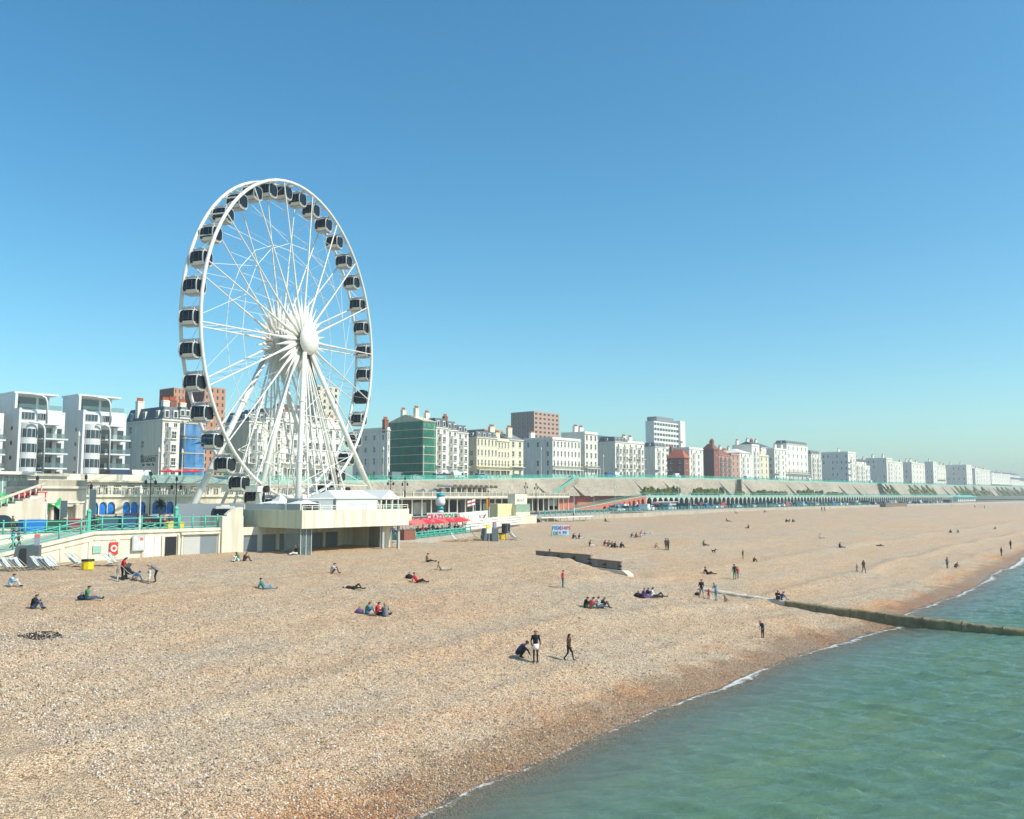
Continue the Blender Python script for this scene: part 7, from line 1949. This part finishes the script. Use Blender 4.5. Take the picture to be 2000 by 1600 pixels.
# ---------------------------------------------------------------- people and dogs
def capsule(mb, p, q, r0, r1):
    p, q = Vector(p), Vector(q); d = (q - p)
    if d.length < 1e-5: d = Vector((0, 0, 1e-3))
    dn = d.normalized(); a = dn.orthogonal().normalized(); b_ = dn.cross(a); n_ = 10
    rows = []
    for c0, r, sg in ((p, r0, -1), (q, r1, 1)):
        angs = (80, 50, 20) if sg < 0 else (20, 50, 80)
        for an in angs:
            t = R(an); rows.append((c0 + dn * (sg * r * math.sin(t)), r * math.cos(t)))
    v, f = [], []
    for c0, r in rows:
        for i in range(n_):
            t = 2 * math.pi * i / n_; v.append(tuple(c0 + a * (r * math.cos(t)) + b_ * (r * math.sin(t))))
    for k in range(len(rows) - 1): f += [(k * n_ + i, k * n_ + (i + 1) % n_, (k + 1) * n_ + (i + 1) % n_, (k + 1) * n_ + i) for i in range(n_)]
    f += [tuple(range(n_ - 1, -1, -1)), tuple(range((len(rows) - 1) * n_, len(rows) * n_))]
    mb.add(v, f)
SKIN, TOP, BOT, SHOE, SLV, SHIN = range(6)
def skeleton(J):
    """Tapered limbs between the joints of a pose: (from, to, radius, radius, slot)."""
    S = []
    S += [(J['pel'], J['spi'], .155, .14, TOP), (J['spi'], J['che'], .145, .165, TOP), (J['che'], J['nec'], .14, .065, TOP), (J['nec'], J['hea'], .055, .06, SKIN)]
    hd = Vector(J['hea']); up_ = (hd - Vector(J['nec'])).normalized(); fw = Vector(J['fwd'])
    S += [(hd + up_ * .02, hd + up_ * .11, .085, .098, SKIN), (hd + up_ * .0 + fw * .03, hd + up_ * .03 + fw * .045, .055, .05, SKIN), (hd + up_ * .05 + fw * .095, hd + up_ * .035 + fw * .115, .014, .018, SKIN)]
    for s in 'LR':
        S += [(J['che'], J['sh' + s], .10, .075, TOP), (J['sh' + s], J['el' + s], .062, .046, SLV if False else TOP), (J['el' + s], J['wr' + s], .045, .032, SLV)]
        w, e = Vector(J['wr' + s]), Vector(J['el' + s]); d = (w - e).normalized(); sd_ = d.orthogonal().normalized()
        S += [(w, w + d * .09, .032, .036, SKIN), (w + d * .09 + sd_ * .02, w + d * .17 + sd_ * .022, .015, .012, SKIN), (w + d * .09 - sd_ * .01, w + d * .18 - sd_ * .01, .015, .012, SKIN), (w + d * .03 + sd_ * .03, w + d * .1 + sd_ * .065, .015, .012, SKIN)]
        S += [(J['pel'], J['hi' + s], .145, .115, BOT), (J['hi' + s], J['kn' + s], .10, .068, BOT), (J['kn' + s], J['an' + s], .064, .045, SHIN), (J['an' + s], J['to' + s], .05, .042, SHOE)]
    return S
def pose(kind):
    J = dict(fwd=(0, 1, 0))
    def two(name, x, y, z, x2=None, y2=None, z2=None):
        J[name + 'L'] = (-x, y, z); J[name + 'R'] = (x if x2 is None else x2, y if y2 is None else y2, z if z2 is None else z2)
    if kind in ('stand', 'walk', 'bend', 'reach', 'arms_out'):
        lean = {'bend': .16, 'reach': .10}.get(kind, .02)
        J.update(pel=(0, 0, .96), spi=(0, lean * .3, 1.13), che=(0, lean * .8, 1.34), nec=(0, lean * 1.4, 1.49), hea=(0, lean * 2.0 + .01, 1.57))
        two('sh', .17, lean, 1.42); two('hi', .09, 0, .9)
        two('el', .25, lean * .7 - .03, 1.15); two('wr', .25, lean + .07, .92)
        two('kn', .1, .03, .5); two('an', .1, 0, .08); two('to', .11, .14, .04)
        if kind == 'walk':
            two('kn', .1, .2, .52, .1, -.02, .5); two('an', .1, .28, .09, .1, -.3, .14); two('to', .1, .42, .06, .1, -.18, .04); two('wr', .26, -.14, .95, .26, .22, .97)
        if kind == 'arms_out': two('el', .34, 0, 1.2); two('wr', .50, .08, 1.05)
        if kind == 'bend': J['fwd'] = (0, .8, -.6); two('wr', .2, .2, .98)
        if kind == 'reach': two('el', .22, .22, 1.2); two('wr', .14, .42, 1.08)
    elif kind == 'stoop':
        J.update(pel=(0, -.1, .95), spi=(0, .03, 1.09), che=(0, .2, 1.22), nec=(0, .36, 1.29), hea=(0, .44, 1.32), fwd=(0, .6, -.8))
        two('sh', .17, .25, 1.25); two('hi', .09, -.08, .9); two('el', .2, .38, 1.0); two('wr', .14, .52, .85); two('kn', .1, .03, .5); two('an', .1, -.02, .08); two('to', .1, .12, .04)
    elif kind == 'sit_legs':
        J.update(pel=(0, 0, .14), spi=(0, -.02, .31), che=(0, .0, .52), nec=(0, .04, .67), hea=(0, .08, .75))
        two('sh', .17, 0, .6); two('hi', .1, .06, .14); two('el', .25, .1, .37); two('wr', .14, .3, .34); two('kn', .13, .46, .2, .1, .48, .16); two('an', .13, .85, .08, .06, .88, .08); two('to', .15, .92, .16, .08, .95, .16)
    elif kind == 'sit_knees':
        J.update(pel=(0, 0, .14), spi=(0, .0, .31), che=(0, .06, .51), nec=(0, .13, .65), hea=(0, .18, .73))
        two('sh', .17, .08, .59); two('hi', .1, .06, .14); two('el', .24, .26, .42); two('wr', .1, .46, .42); two('kn', .12, .38, .5); two('an', .1, .58, .08); two('to', .1, .72, .05)
    elif kind == 'sit_back':
        J.update(pel=(0, 0, .14), spi=(0, -.1, .3), che=(0, -.22, .47), nec=(0, -.26, .62), hea=(0, -.25, .71))
        two('sh', .17, -.25, .55); two('hi', .1, .06, .14); two('el', .24, -.38, .32); two('wr', .26, -.46, .07); two('kn', .13, .44, .3, .12, .5, .17); two('an', .13, .7, .08, .1, .92, .08); two('to', .14, .84, .07, .12, .98, .16)
    elif kind == 'lie':
        J.update(pel=(0, 0, .14), spi=(0, -.18, .14), che=(0, -.4, .16), nec=(0, -.58, .17), hea=(0, -.68, .18), fwd=(0, 0, 1))
        two('sh', .18, -.46, .15); two('hi', .1, .06, .13); two('el', .28, -.28, .12); two('wr', .12, -.12, .26); two('kn', .12, .42, .42, .1, .5, .14); two('an', .12, .66, .08, .1, .92, .08); two('to', .12, .8, .06, .12, .96, .18)
    elif kind == 'crouch':
        J.update(pel=(0, -.2, .33), spi=(0, -.1, .5), che=(0, .08, .66), nec=(0, .22, .76), hea=(0, .3, .82), fwd=(0, .7, -.7))
        two('sh', .17, .12, .68); two('hi', .1, -.14, .32); two('el', .2, .36, .48); two('wr', .14, .5, .22); two('kn', .16, .2, .48); two('an', .12, -.06, .09); two('to', .13, .1, .05)
    return J
_tmpl = {}
def person_mesh(kind):
    if kind in _tmpl: return _tmpl[kind]
    J = pose(kind); S = skeleton(J)
    mb = MB()
    for p, q, r0, r1, s in S: capsule(mb, p, q, r0, r1)
    me = mb.mesh('tmp', WHITE); ob = put('tmp', me)
    md = ob.modifiers.new('r', 'REMESH'); md.mode = 'VOXEL'; md.voxel_size = .021; md.use_smooth_shade = True
    sm = ob.modifiers.new('s', 'SMOOTH'); sm.iterations = 2; sm.factor = .5
    dg = bpy.context.evaluated_depsgraph_get(); dg.update()
    me2 = bpy.data.meshes.new_from_object(ob.evaluated_get(dg)); me2.name = 'person'
    bpy.data.objects.remove(ob)
    nf = len(me2.polygons); ce = np.zeros(nf * 3); me2.polygons.foreach_get('center', ce); ce = ce.reshape(-1, 3)
    best = np.full(nf, 1e9); idx = np.zeros(nf, int)
    for p, q, r0, r1, s in S:
        p, q = np.array(p), np.array(q); d = q - p; t = np.clip(((ce - p) @ d) / max(1e-9, d @ d), 0, 1)
        dist = np.linalg.norm(ce - (p + t[:, None] * d), axis=1) - (r0 + (r1 - r0) * t)
        k = dist < best; best[k] = dist[k]; idx[k] = s
    me2.materials.clear()
    for _ in range(6): me2.materials.append(WHITE)
    me2.polygons.foreach_set('material_index', idx.astype(np.int32)); me2.polygons.foreach_set('use_smooth', [True] * nf); me2.update()
    hd = Vector(J['hea']); up_ = (hd - Vector(J['nec'])).normalized(); fw = Vector(J['fwd'])
    hairs = {}
    for st_ in ('short', 'long'):
        h = MB(); g = 10; c0 = hd + up_ * .075 - fw * .015
        side = up_.cross(fw).normalized()
        for ring in range(6):
            t = R(-12 + ring * 20)
            for i in range(g):
                a = 2 * math.pi * i / g
                r = .118 * math.cos(t) if ring < 5 else .01
                front = max(0, math.sin(a))
                zt = .118 * math.sin(t) + (front * .07 if ring == 0 else (front * .03 if ring == 1 else 0)) - (.20 if st_ == 'long' and ring == 0 and math.sin(a) < .2 else 0)
                h.v.append(tuple(c0 + side * (r * math.cos(a)) + fw * (r * math.sin(a)) + up_ * zt))
        for ring in range(5):
            for i in range(g): h.f.append((ring * g + i, ring * g + (i + 1) % g, (ring + 1) * g + (i + 1) % g, (ring + 1) * g + i)); h.m.append(0)
        h.f.append(tuple(range(g - 1, -1, -1))); h.m.append(0)
        hairs[st_] = h.mesh('hair', BLACK, True)
    _tmpl[kind] = (me2, hairs)
    return _tmpl[kind]
CLO = {'black': (.018, .018, .02), 'navy': (.02, .03, .075), 'red': (.55, .03, .035), 'blue': (.05, .17, .36), 'sky': (.32, .48, .62), 'white': (.72, .71, .68), 'grey': (.2, .2, .2), 'pale': (.5, .5, .46), 'green': (.05, .22, .10), 'olive': (.09, .09, .05), 'brown': (.10, .06, .04), 'tan': (.35, .25, .16), 'pink': (.6, .22, .22), 'purple': (.12, .07, .2), 'jean': (.06, .10, .17), 'teal': (.06, .2, .2), 'coral': (.75, .08, .07), 'charcoal': (.05, .05, .05), 'denimlight': (.22, .33, .42), 'maroon': (.14, .02, .03), 'skin': (.50, .30, .21), 'dskin': (.14, .07, .045)}
def cl(c, kind='cloth'): return pm(kind + '_' + c, CLO[c], .8, .18, 6.0, spec=.2)
HAIR = {'dark': (.02, .014, .01), 'brown': (.07, .04, .022), 'fair': (.3, .2, .1), 'grey': (.35, .33, .31), 'red': (.2, .06, .03)}
def person(label, px, py, kind, face, top, bot, hair='dark', style='short', sleeve=None, shin=None, shoe='black', h=1.72, pos=None, skin='skin', zoff=0.0):
    me, hairs = person_mesh(kind)
    p = ground(px, py) if pos is None else Vector(pos)
    o = put('person', me, None, (p.x, p.y, p.z - .015 + zoff), R(face)); s = h / 1.72; o.scale = (s, s, s)
    tag(o, label, 'person')
    for i, m in enumerate((cl(skin, 'body'), cl(top), cl(bot), cl(shoe), cl(sleeve or top) if sleeve != 'skin' else cl(skin, 'body'), (cl(shin) if shin != 'skin' else cl(skin, 'body')) if shin else cl(bot))):
        o.material_slots[i].link = 'OBJECT'; o.material_slots[i].material = m
    hm = put('hair', hairs[style], o); hm.material_slots[0].link = 'OBJECT'; hm.material_slots[0].material = pm('hair_' + hair, HAIR[hair], .7, .2, 8)
    return o
# facing: degrees about Z from +Y (north); the camera's right is about -140, towards the camera about 130
RT, LT_, TO, AW = -128.0, 52.0, 142.0, -38.0
man_ = person('person in black with a white cloth round the waist, standing mid-beach', 1046, 1293, 'stand', TO, 'black', 'brown', shin='black', h=1.85, hair='red')
MB().lathe([(.14, .70), (.20, .71), (.19, .85), (.165, 1.0), (.12, 1.01)], 14).build('waist_cloth', cl('white'), man_, True)
person('long-haired person in brown top walking with a shoulder bag', 1111, 1290, 'walk', RT - 40, 'brown', 'black', style='long', h=1.6)
person('crouching person in navy reaching down to the pebbles', 1018, 1285, 'crouch', RT, 'navy', 'black', h=1.8)
person('child in dark clothes looking down near the waterline', 1490, 1246, 'bend', LT_ + 20, 'navy', 'black', hair='brown', h=1.32)
person('person in black tee and grey shorts holding a child by the hand', 1370, 1169, 'walk', TO, 'black', 'grey', shin='skin', h=1.8, sleeve='skin')
person('small child in red held by both hands', 1384, 1170, 'arms_out', TO, 'red', 'maroon', h=1.0, hair='fair')
person('person in light blue shirt bending towards the child', 1399, 1173, 'reach', LT_ + 20, 'denimlight', 'denimlight', hair='fair', h=1.7)
person('dark-dressed person standing above the groyne', 1435, 1132, 'stand', AW, 'black', 'green', h=1.75)
person('child in red hidden beside the dark-dressed person', 1441, 1130, 'stand', AW, 'red', 'teal', h=1.35)
person('child in coral coat standing alone', 1099, 1147, 'stand', RT, 'coral', 'teal', hair='brown', h=1.5)
person('person in black standing in a close pair', 1301, 1075, 'stand', AW, 'charcoal', 'olive', h=1.72)
person('person in dark green standing in a close pair', 1305.5, 1075, 'stand', AW + 30, 'olive', 'black', h=1.72)
person('seated child in pink beside the standing pair', 1280, 1071, 'sit_knees', RT, 'pink', 'pale', hair='fair', h=1.5)
person('person in brown walking on the open shingle', 1687, 1119, 'walk', TO, 'brown', 'brown', h=1.65, style='long')
person('child in pink running beside the walking person', 1674, 1117, 'walk', LT_, 'pink', 'maroon', h=1.05, hair='fair')
person('person standing near the water in grey', 1850, 1110, 'stand', RT, 'grey', 'charcoal', h=1.65)
person('person in maroon crouching near the water', 1867, 1110, 'crouch', RT, 'maroon', 'charcoal', h=1.6)
person('person in brown standing at the far water edge', 1956, 1086, 'stand', RT, 'brown', 'brown', h=1.6)
person('person in black standing at the far water edge', 1974, 1072, 'stand', RT, 'black', 'black', h=1.75)
person('small figure in dark clothes standing on the upper shingle', 1451, 1092, 'stand', RT, 'charcoal', 'grey', h=1.25)
person('small figure sitting near the standing child', 1472, 1097, 'sit_knees', RT, 'charcoal', 'charcoal', h=1.3)
person('person in black walking in a pair by the road, western one', 1605, 999, 'walk', RT, 'black', 'black', h=1.75)
person('person in olive walking in a pair by the road, eastern one', 1610.5, 999, 'walk', RT, 'olive', 'black', h=1.78)
for k, (px, py, lb, c) in enumerate(((1904, 993, 'far figure in black by the beach end', 'black'), (1923, 994.5, 'far figure in grey by the beach end', 'grey'), (1858, 989.5, 'far figure in white by the promenade end', 'white'), (1676, 990, 'far figure in tan by the parked cars', 'tan'), (1549, 988, 'far figure in pale clothes by the parked cars', 'pale'))):
    person(lb, px, py, 'walk', RT, c, 'charcoal', h=1.75)
# the seated ones
T = [(20, 1146, 'sit_knees', RT + 10, 'sky', 'pale', 'person in light blue sitting with knees up at the frame edge', {}),
     (64, 1189, 'sit_knees', RT, 'black', 'jean', 'person in black sitting hunched on the near shingle', {}),
     (170, 1172, 'sit_legs', RT + 10, 'green', 'jean', 'person in green tee reading with legs stretched', dict(sleeve='skin')),
     (465, 1097, 'sit_knees', TO - 30, 'green', 'white', 'person in dark green sitting by the cream wing', dict(skin='dskin')),
     (477, 1096, 'sit_knees', RT, 'brown', 'brown', 'person in brown sitting by the cream wing', {}),
     (579, 1084, 'sit_legs', LT_ + 40, 'black', 'white', 'person in black leaning before the glass lift', {}),
     (594, 1083, 'sit_knees', LT_, 'black', 'black', 'person in black sitting against the glass lift', {}),
     (648, 1120, 'sit_knees', RT, 'pale', 'brown', 'person in pale top sitting alone below the deck', {}),
     (516, 1151, 'sit_back', RT, 'teal', 'denimlight', 'person in teal and pale jeans leaning back', {}),
     (690, 1151, 'lie', RT, 'black', 'black', 'person in black lying flat on the shingle', {}),
     (834, 1098, 'sit_legs', RT, 'tan', 'black', 'person in tan top sitting with legs out below the planter', {}),
     (862, 1114, 'sit_back', RT, 'tan', 'pale', 'bare-armed person leaning back near the tan-topped one', dict(sleeve='skin', shin='skin')),
     (815, 1138, 'sit_back', RT, 'red', 'black', 'person in red top lounging with dark trousers', {}),
     (716, 1200, 'sit_knees', RT, 'teal', 'blue', 'person in dark teal, first of the seated three', dict(hair='brown')),
     (737, 1202, 'sit_legs', RT, 'red', 'black', 'person in red jumper, middle of the seated three', {}),
     (753, 1204, 'sit_knees', AW, 'grey', 'blue', 'person in grey, last of the seated three', dict(hair='fair', style='long')),
     (1143, 1187, 'sit_knees', RT, 'black', 'green', 'person in black, first of the seated row near the coral child', {}),
     (1154, 1188, 'sit_knees', RT, 'coral', 'teal', 'person in coral jacket in the seated row', {}),
     (1167, 1188, 'sit_legs', RT, 'pale', 'jean', 'person in pale jumper in the seated row', dict(hair='brown')),
     (1176, 1188, 'sit_knees', RT, 'charcoal', 'brown', 'person in charcoal, last of the seated row', dict(hair='fair')),
     (1257, 1169, 'sit_legs', RT, 'purple', 'purple', 'person in purple sitting in the loose four', dict(hair='fair')),
     (1263, 1167, 'sit_knees', RT, 'navy', 'grey', 'person in navy sitting in the loose four', dict(hair='fair')),
     (1273, 1168, 'sit_legs', RT, 'white', 'black', 'person in white sitting in the loose four', {}),
     (1283, 1167, 'lie', RT, 'black', 'charcoal', 'person in black lying at the end of the loose four', {}),
     (1119, 1052, 'sit_knees', RT, 'brown', 'charcoal', 'person in brown sitting by the price board', {}),
     (1131, 1052, 'sit_legs', RT, 'navy', 'pale', 'person in navy sitting by the price board', {}),
     (1152, 1067, 'sit_legs', RT, 'olive', 'white', 'person in olive sitting with pale trousers', {}),
     (1180, 1066, 'sit_knees', RT, 'maroon', 'pink', 'person in maroon in the upper seated row', {}),
     (1187, 1067, 'sit_knees', RT, 'tan', 'maroon', 'person in tan in the upper seated row', {}),
     (1195, 1069, 'sit_knees', TO, 'grey', 'charcoal', 'person in grey in the upper seated row', dict(hair='brown')),
     (1201, 1070, 'sit_legs', RT, 'charcoal', 'charcoal', 'person in charcoal in the upper seated row', dict(hair='grey')),
     (1212, 1070, 'sit_knees', RT, 'navy', 'black', 'person in navy at the end of the upper seated row', {}),
     (1233, 1050, 'sit_knees', RT, 'olive', 'pale', 'person in olive in the far picnic group', dict(hair='fair')),
     (1242, 1050, 'sit_legs', RT, 'maroon', 'maroon', 'person in maroon in the far picnic group', {}),
     (1251, 1046, 'sit_knees', RT, 'pink', 'white', 'person in pink in the far picnic group', dict(hair='fair')),
     (1260, 1043, 'lie', RT, 'blue', 'sky', 'person in blue lying by the far picnic group', {}),
     (1374, 1066, 'sit_legs', RT, 'green', 'black', 'dark hunched person alone on the upper shingle', {}),
     (1382, 1122, 'sit_back', RT, 'black', 'black', 'person in black leaning back above the family', {}),
     (1182, 1019, 'sit_legs', RT, 'black', 'black', 'person in black lounging below the road wall', {}),
     (1421, 1019, 'sit_back', RT, 'brown', 'black', 'person in brown on the far upper shingle', {}),
     (1462, 1032, 'sit_legs', LT_, 'black', 'black', 'person in black stretched on the far upper shingle', {}),
     (1535, 1020, 'sit_knees', RT, 'black', 'black', 'person in black in the far trio', {}),
     (1541, 1020, 'sit_knees', RT, 'charcoal', 'white', 'person in charcoal and white in the far trio', {}),
     (1548, 1020, 'sit_knees', RT, 'navy', 'charcoal', 'person in navy in the far trio', {}),
     (1601, 1052, 'sit_legs', RT, 'white', 'tan', 'person in white sitting on the wide far shingle', {}),
     (1640, 1070, 'sit_legs', RT, 'black', 'black', 'person in black sitting on the wide far shingle', {}),
     (1718, 1067, 'lie', RT, 'charcoal', 'black', 'person in charcoal lying on the wide far shingle', {}),
     (1858, 1041, 'sit_knees', LT_, 'charcoal', 'charcoal', 'person in charcoal sitting in the far pair', {}),
     (1872, 1041, 'sit_knees', LT_, 'black', 'pale', 'person in black sitting in the far pair', {}),
     (1945, 1034, 'sit_knees', LT_, 'tan', 'tan', 'person in tan sitting near the frame edge', {}),
     (1493, 1001, 'sit_knees', RT, 'brown', 'tan', 'person in brown sitting just under the road railing', {}),
     (1437, 1003, 'sit_back', RT, 'tan', 'brown', 'person in tan sitting just under the road railing', {})]
for px, py, kd, fc, tp, bt_, lb, kw in T: person(lb, px, py, kd, fc + random.uniform(-12, 12), tp, bt_, h=random.uniform(1.66, 1.84), **kw)
pg = Vector((EG - .1, 40.2, float(np.interp(40.2, GTOPx, GTOPz)) + .05))
q = at(1518, 1165, E=EG); q2 = at(1526, 1166, E=EG)
person('person in black seated on the low groyne', 0, 0, 'sit_knees', TO - 20, 'black', 'black', pos=(EG + .1, q.y, float(np.interp(q.y, GTOPx, GTOPz)) + .02), h=1.75)
person('person in purple seated on the low groyne', 0, 0, 'sit_knees', RT, 'purple', 'pale', pos=(EG + .1, q2.y, float(np.interp(q2.y, GTOPx, GTOPz)) + .02), h=1.6)
q = at(1072, 1090, E=EG - .6)
person('person in blue perched against the panelled groyne', 1073, 1091, 'sit_knees', TO, 'blue', 'jean', h=1.9, zoff=.25)
# the family with the pushchair
person('person in red hooded top pushing the pushchair', 238, 1132, 'reach', RT, 'red', 'black', h=1.75, style='long')
person('child in grey standing by the pushchair', 229, 1136, 'stand', RT, 'grey', 'pale', h=1.2, hair='fair')
person('child in blue squatting beside the pushchair', 265, 1135, 'crouch', RT, 'blue', 'tan', h=1.45)
person('person in grey-blue stooping with a black bag', 303, 1137, 'stoop', LT_, 'grey', 'black', h=1.7, hair='grey')
person('child in pale green standing before the stooping person', 292, 1140, 'stand', LT_, 'pale', 'white', shin='skin', h=1.25, hair='fair')
p = ground(254, 1132); pc = empty('pushchair', p, R(RT)); tag(pc, 'black pushchair among the family by the seawall', 'pushchair')
mb = MB(); mb.side([(-.35, .35), (.2, .35), (.35, .5), (.1, .6), (-.2, 1.05), (-.45, 1.0)], -.24, .24, 0, Matrix.Rotation(math.pi / 2, 4, 'Z')); mb.build('seat', BLACK, pc)
mb = MB(); mb.side([(-.5, .95), (-.15, 1.25), (.1, 1.15), (-.1, .9)], -.27, .27, 0, Matrix.Rotation(math.pi / 2, 4, 'Z')); mb.build('hood', pm('hood_grey', (.1, .1, .1), .8), pc)
for x_ in (-.26, .26):
    for y_ in (-.4, .4): MB().lathe([(.02, -.03), (.16, -.03), (.16, .03), (.02, .03)], 12, 0, Matrix.Translation((x_, y_, .16)) @ Matrix.Rotation(math.pi / 2, 4, 'Y')).build('wheel', TYRE, pc)
    mb = MB(); mb.pipe([(x_, .4, .16), (x_, -.2, .6), (x_, -.65, 1.1)], .02, 5); mb.build('frame', GREYS, pc)
mb = MB(); mb.tube((-.26, -.65, 1.1), (.26, -.65, 1.1), .025); mb.build('handle', BLACK, pc)
# on the ramp, promenade, cafe
def at_h(px, N, z): v = at(px, 1000, N=N); return (v.x, N, z)
q = at_h(28, 88.6, 0); person('person in blue jacket climbing the ramp', 0, 0, 'walk', RT + 40, 'blue', 'black', pos=(q[0], q[1], ramp_z(q[0]) - .25), h=1.8)
q = at_h(39, 88.2, 0); person('person in striped grey top climbing the ramp', 0, 0, 'walk', RT + 40, 'grey', 'charcoal', pos=(q[0], q[1], ramp_z(q[0]) - .25), h=1.75)
for px, N, tp, lb in ((25, 96, 'olive', 'person in olive behind the promenade railing'), (186, 94.5, 'charcoal', 'person in charcoal near the promenade post'), (192, 94.3, 'green', 'person in green near the promenade post'), (227, 99, 'black', 'person in black before the blue arches'), (289, 97, 'maroon', 'person in maroon by the parked black car'), (322, 98, 'pink', 'person in pink under the palm'), (333, 98, 'purple', 'person in purple under the palm')):
    person(lb, 0, 0, 'stand', random.uniform(0, 360), tp, 'charcoal', pos=at_h(px, N, ZW), h=random.uniform(1.65, 1.8))
for px, N, z, tp, lb in ((724, 86, 5.4, 'pale', 'person in pale clothes by the deck stairs'), (733, 86, 5.4, 'black', 'person in black by the deck stairs'), (768, 90, 5.62, 'purple', 'person in purple at the cafe entrance'), (816, 90.5, 5.62, 'charcoal', 'person in charcoal at the cafe tables'), (826, 91, 5.62, 'red', 'person in red at the cafe tables'), (846, 96, 5.62, 'blue', 'person in blue among the cafe tables'), (878, 98, 5.62, 'white', 'person in white among the cafe tables'), (605, 79, ZD, 'black', 'person in black on the wheel deck by the ticket hut')):
    person(lb, 0, 0, 'stand', random.uniform(0, 360), tp, 'jean', pos=at_h(px, N, z), h=random.uniform(1.6, 1.8))
for k, (px, N, lb) in enumerate(((1046, 118.6, 'person in tan leaning at the cream end wall'), (1120, 130, 'person in brown by the road railing post'))):
    q = at(px, 1025, N=N); person(lb, 0, 0, 'walk', LT_, 'tan' if k == 0 else 'brown', 'brown', pos=(q.x, N, float(beach_h(q.x, N))), h=1.75)
# bags
def bag(label, px, py, c, s=.3):
    p = ground(px, py); r = empty('bag', p, random.uniform(0, 3)); tag(r, label, 'bag')
    MB().lathe([(s * .6, 0), (s, s * .25), (s * .95, s * .7), (s * .45, s * 1.05), (s * .12, s * 1.1)], 10).build('sack', cl(c), r, True)
    mb = MB(); mb.pipe([(-s * .4, 0, s), (-s * .25, 0, s * 1.5), (s * .25, 0, s * 1.5), (s * .4, 0, s)], s * .06, 5); mb.build('strap', cl('black'), r)
bag('black rucksack beside the person in green tee', 160, 1171, 'navy'); bag('purple bag beside the seated three', 702, 1198, 'purple'); bag('black bag beside the person in red top', 799, 1130, 'black', .35); bag('dark bag beside the loose four', 1246, 1166, 'black', .35); bag('pink bag in the loose four', 1253, 1167, 'pink', .25)
bag('black bag carried low by the person in black tee', 1362, 1163, 'black', .28)
# dogs
def dog(label, px, py, c, rz, s=1.0, sit=False):
    mb = MB()
    if sit: parts = [((0, -.1, .16), (0, .12, .42), .13, .11), ((0, .12, .42), (0, .2, .55), .08, .09), ((0, .2, .57), (0, .34, .53), .085, .04)] + [((x, .14, .38), (x, .2, .04), .04, .03) for x in (-.07, .07)] + [((x, -.12, .15), (x, .1, .05), .08, .04) for x in (-.1, .1)] + [((0, -.2, .1), (0, -.4, .06), .03, .02)]
    else: parts = [((0, -.25, .36), (0, .2, .38), .12, .13), ((0, .22, .42), (0, .36, .54), .08, .075), ((0, .36, .56), (0, .52, .52), .08, .045)] + [((x, .18, .34), (x, .18, .03), .045, .03) for x in (-.08, .08)] + [((x, -.24, .34), (x, -.2, .2), .07, .04) for x in (-.08, .08)] + [((x, -.2, .2), (x, -.26, .03), .035, .028) for x in (-.08, .08)] + [((0, -.34, .42), (0, -.52, .55), .03, .02)]
    hx = parts[2][0]
    parts += [((x, hx[1], hx[2] + .04), (x * 1.5, hx[1] - .02, hx[2] + .12), .03, .015) for x in (-.05, .05)]
    for p_, q_, r0, r1 in parts: capsule(mb, p_, q_, r0, r1)
    ob = put('tmp', mb.mesh('dog', cl(c))); md = ob.modifiers.new('r', 'REMESH'); md.mode = 'VOXEL'; md.voxel_size = .018; md.use_smooth_shade = True
    dg = bpy.context.evaluated_depsgraph_get(); dg.update(); me = bpy.data.meshes.new_from_object(ob.evaluated_get(dg)); bpy.data.objects.remove(ob)
    me.materials.clear(); me.materials.append(cl(c))
    o = put('dog', me, None, ground(px, py), R(rz)); o.scale = (s, s, s); tag(o, label, 'dog')
dog('cream dog sitting beside the family with the red child', 1419, 1176, 'tan', LT_ + 20, 1.15, True)
dog('small black dog on the upper shingle', 1394, 1080, 'black', RT, .9)

for k, (px, N, tp) in enumerate(((776, 89.2, 'navy'), (784, 91, 'white'), (796, 89.8, 'teal'), (806, 92, 'pink'), (834, 92.5, 'black'), (842, 93.5, 'tan'), (856, 95, 'maroon'), (866, 95.5, 'grey'), (888, 98, 'navy'), (896, 99, 'coral'))):
    person(f'person in {tp} sitting at the cafe tables, {nth(k + 1)} from the wheel deck', 0, 0, 'sit_knees', random.uniform(0, 360), tp, 'jean', pos=at_h(px, N, 6.07), h=random.uniform(1.6, 1.8))
# ---------------------------------------------------------------- sea air
hz = bpy.data.materials.new('sea_haze'); hz.use_nodes = True
hz.node_tree.nodes.remove(hz.node_tree.nodes['Principled BSDF'])
pv_ = hz.node_tree.nodes.new('ShaderNodeVolumePrincipled')
pv_.inputs['Color'].default_value = (0.96, 0.99, 1.0, 1); pv_.inputs['Density'].default_value = 0.00036; pv_.inputs['Anisotropy'].default_value = 0.3
hz.node_tree.links.new(pv_.outputs[0], hz.node_tree.nodes['Material Output'].inputs['Volume'])
tag(MB().box(-1700, 3200, -2800, 2200, -9, 75).build('haze', hz), 'thin pale sea haze over the seafront', kind='stuff')
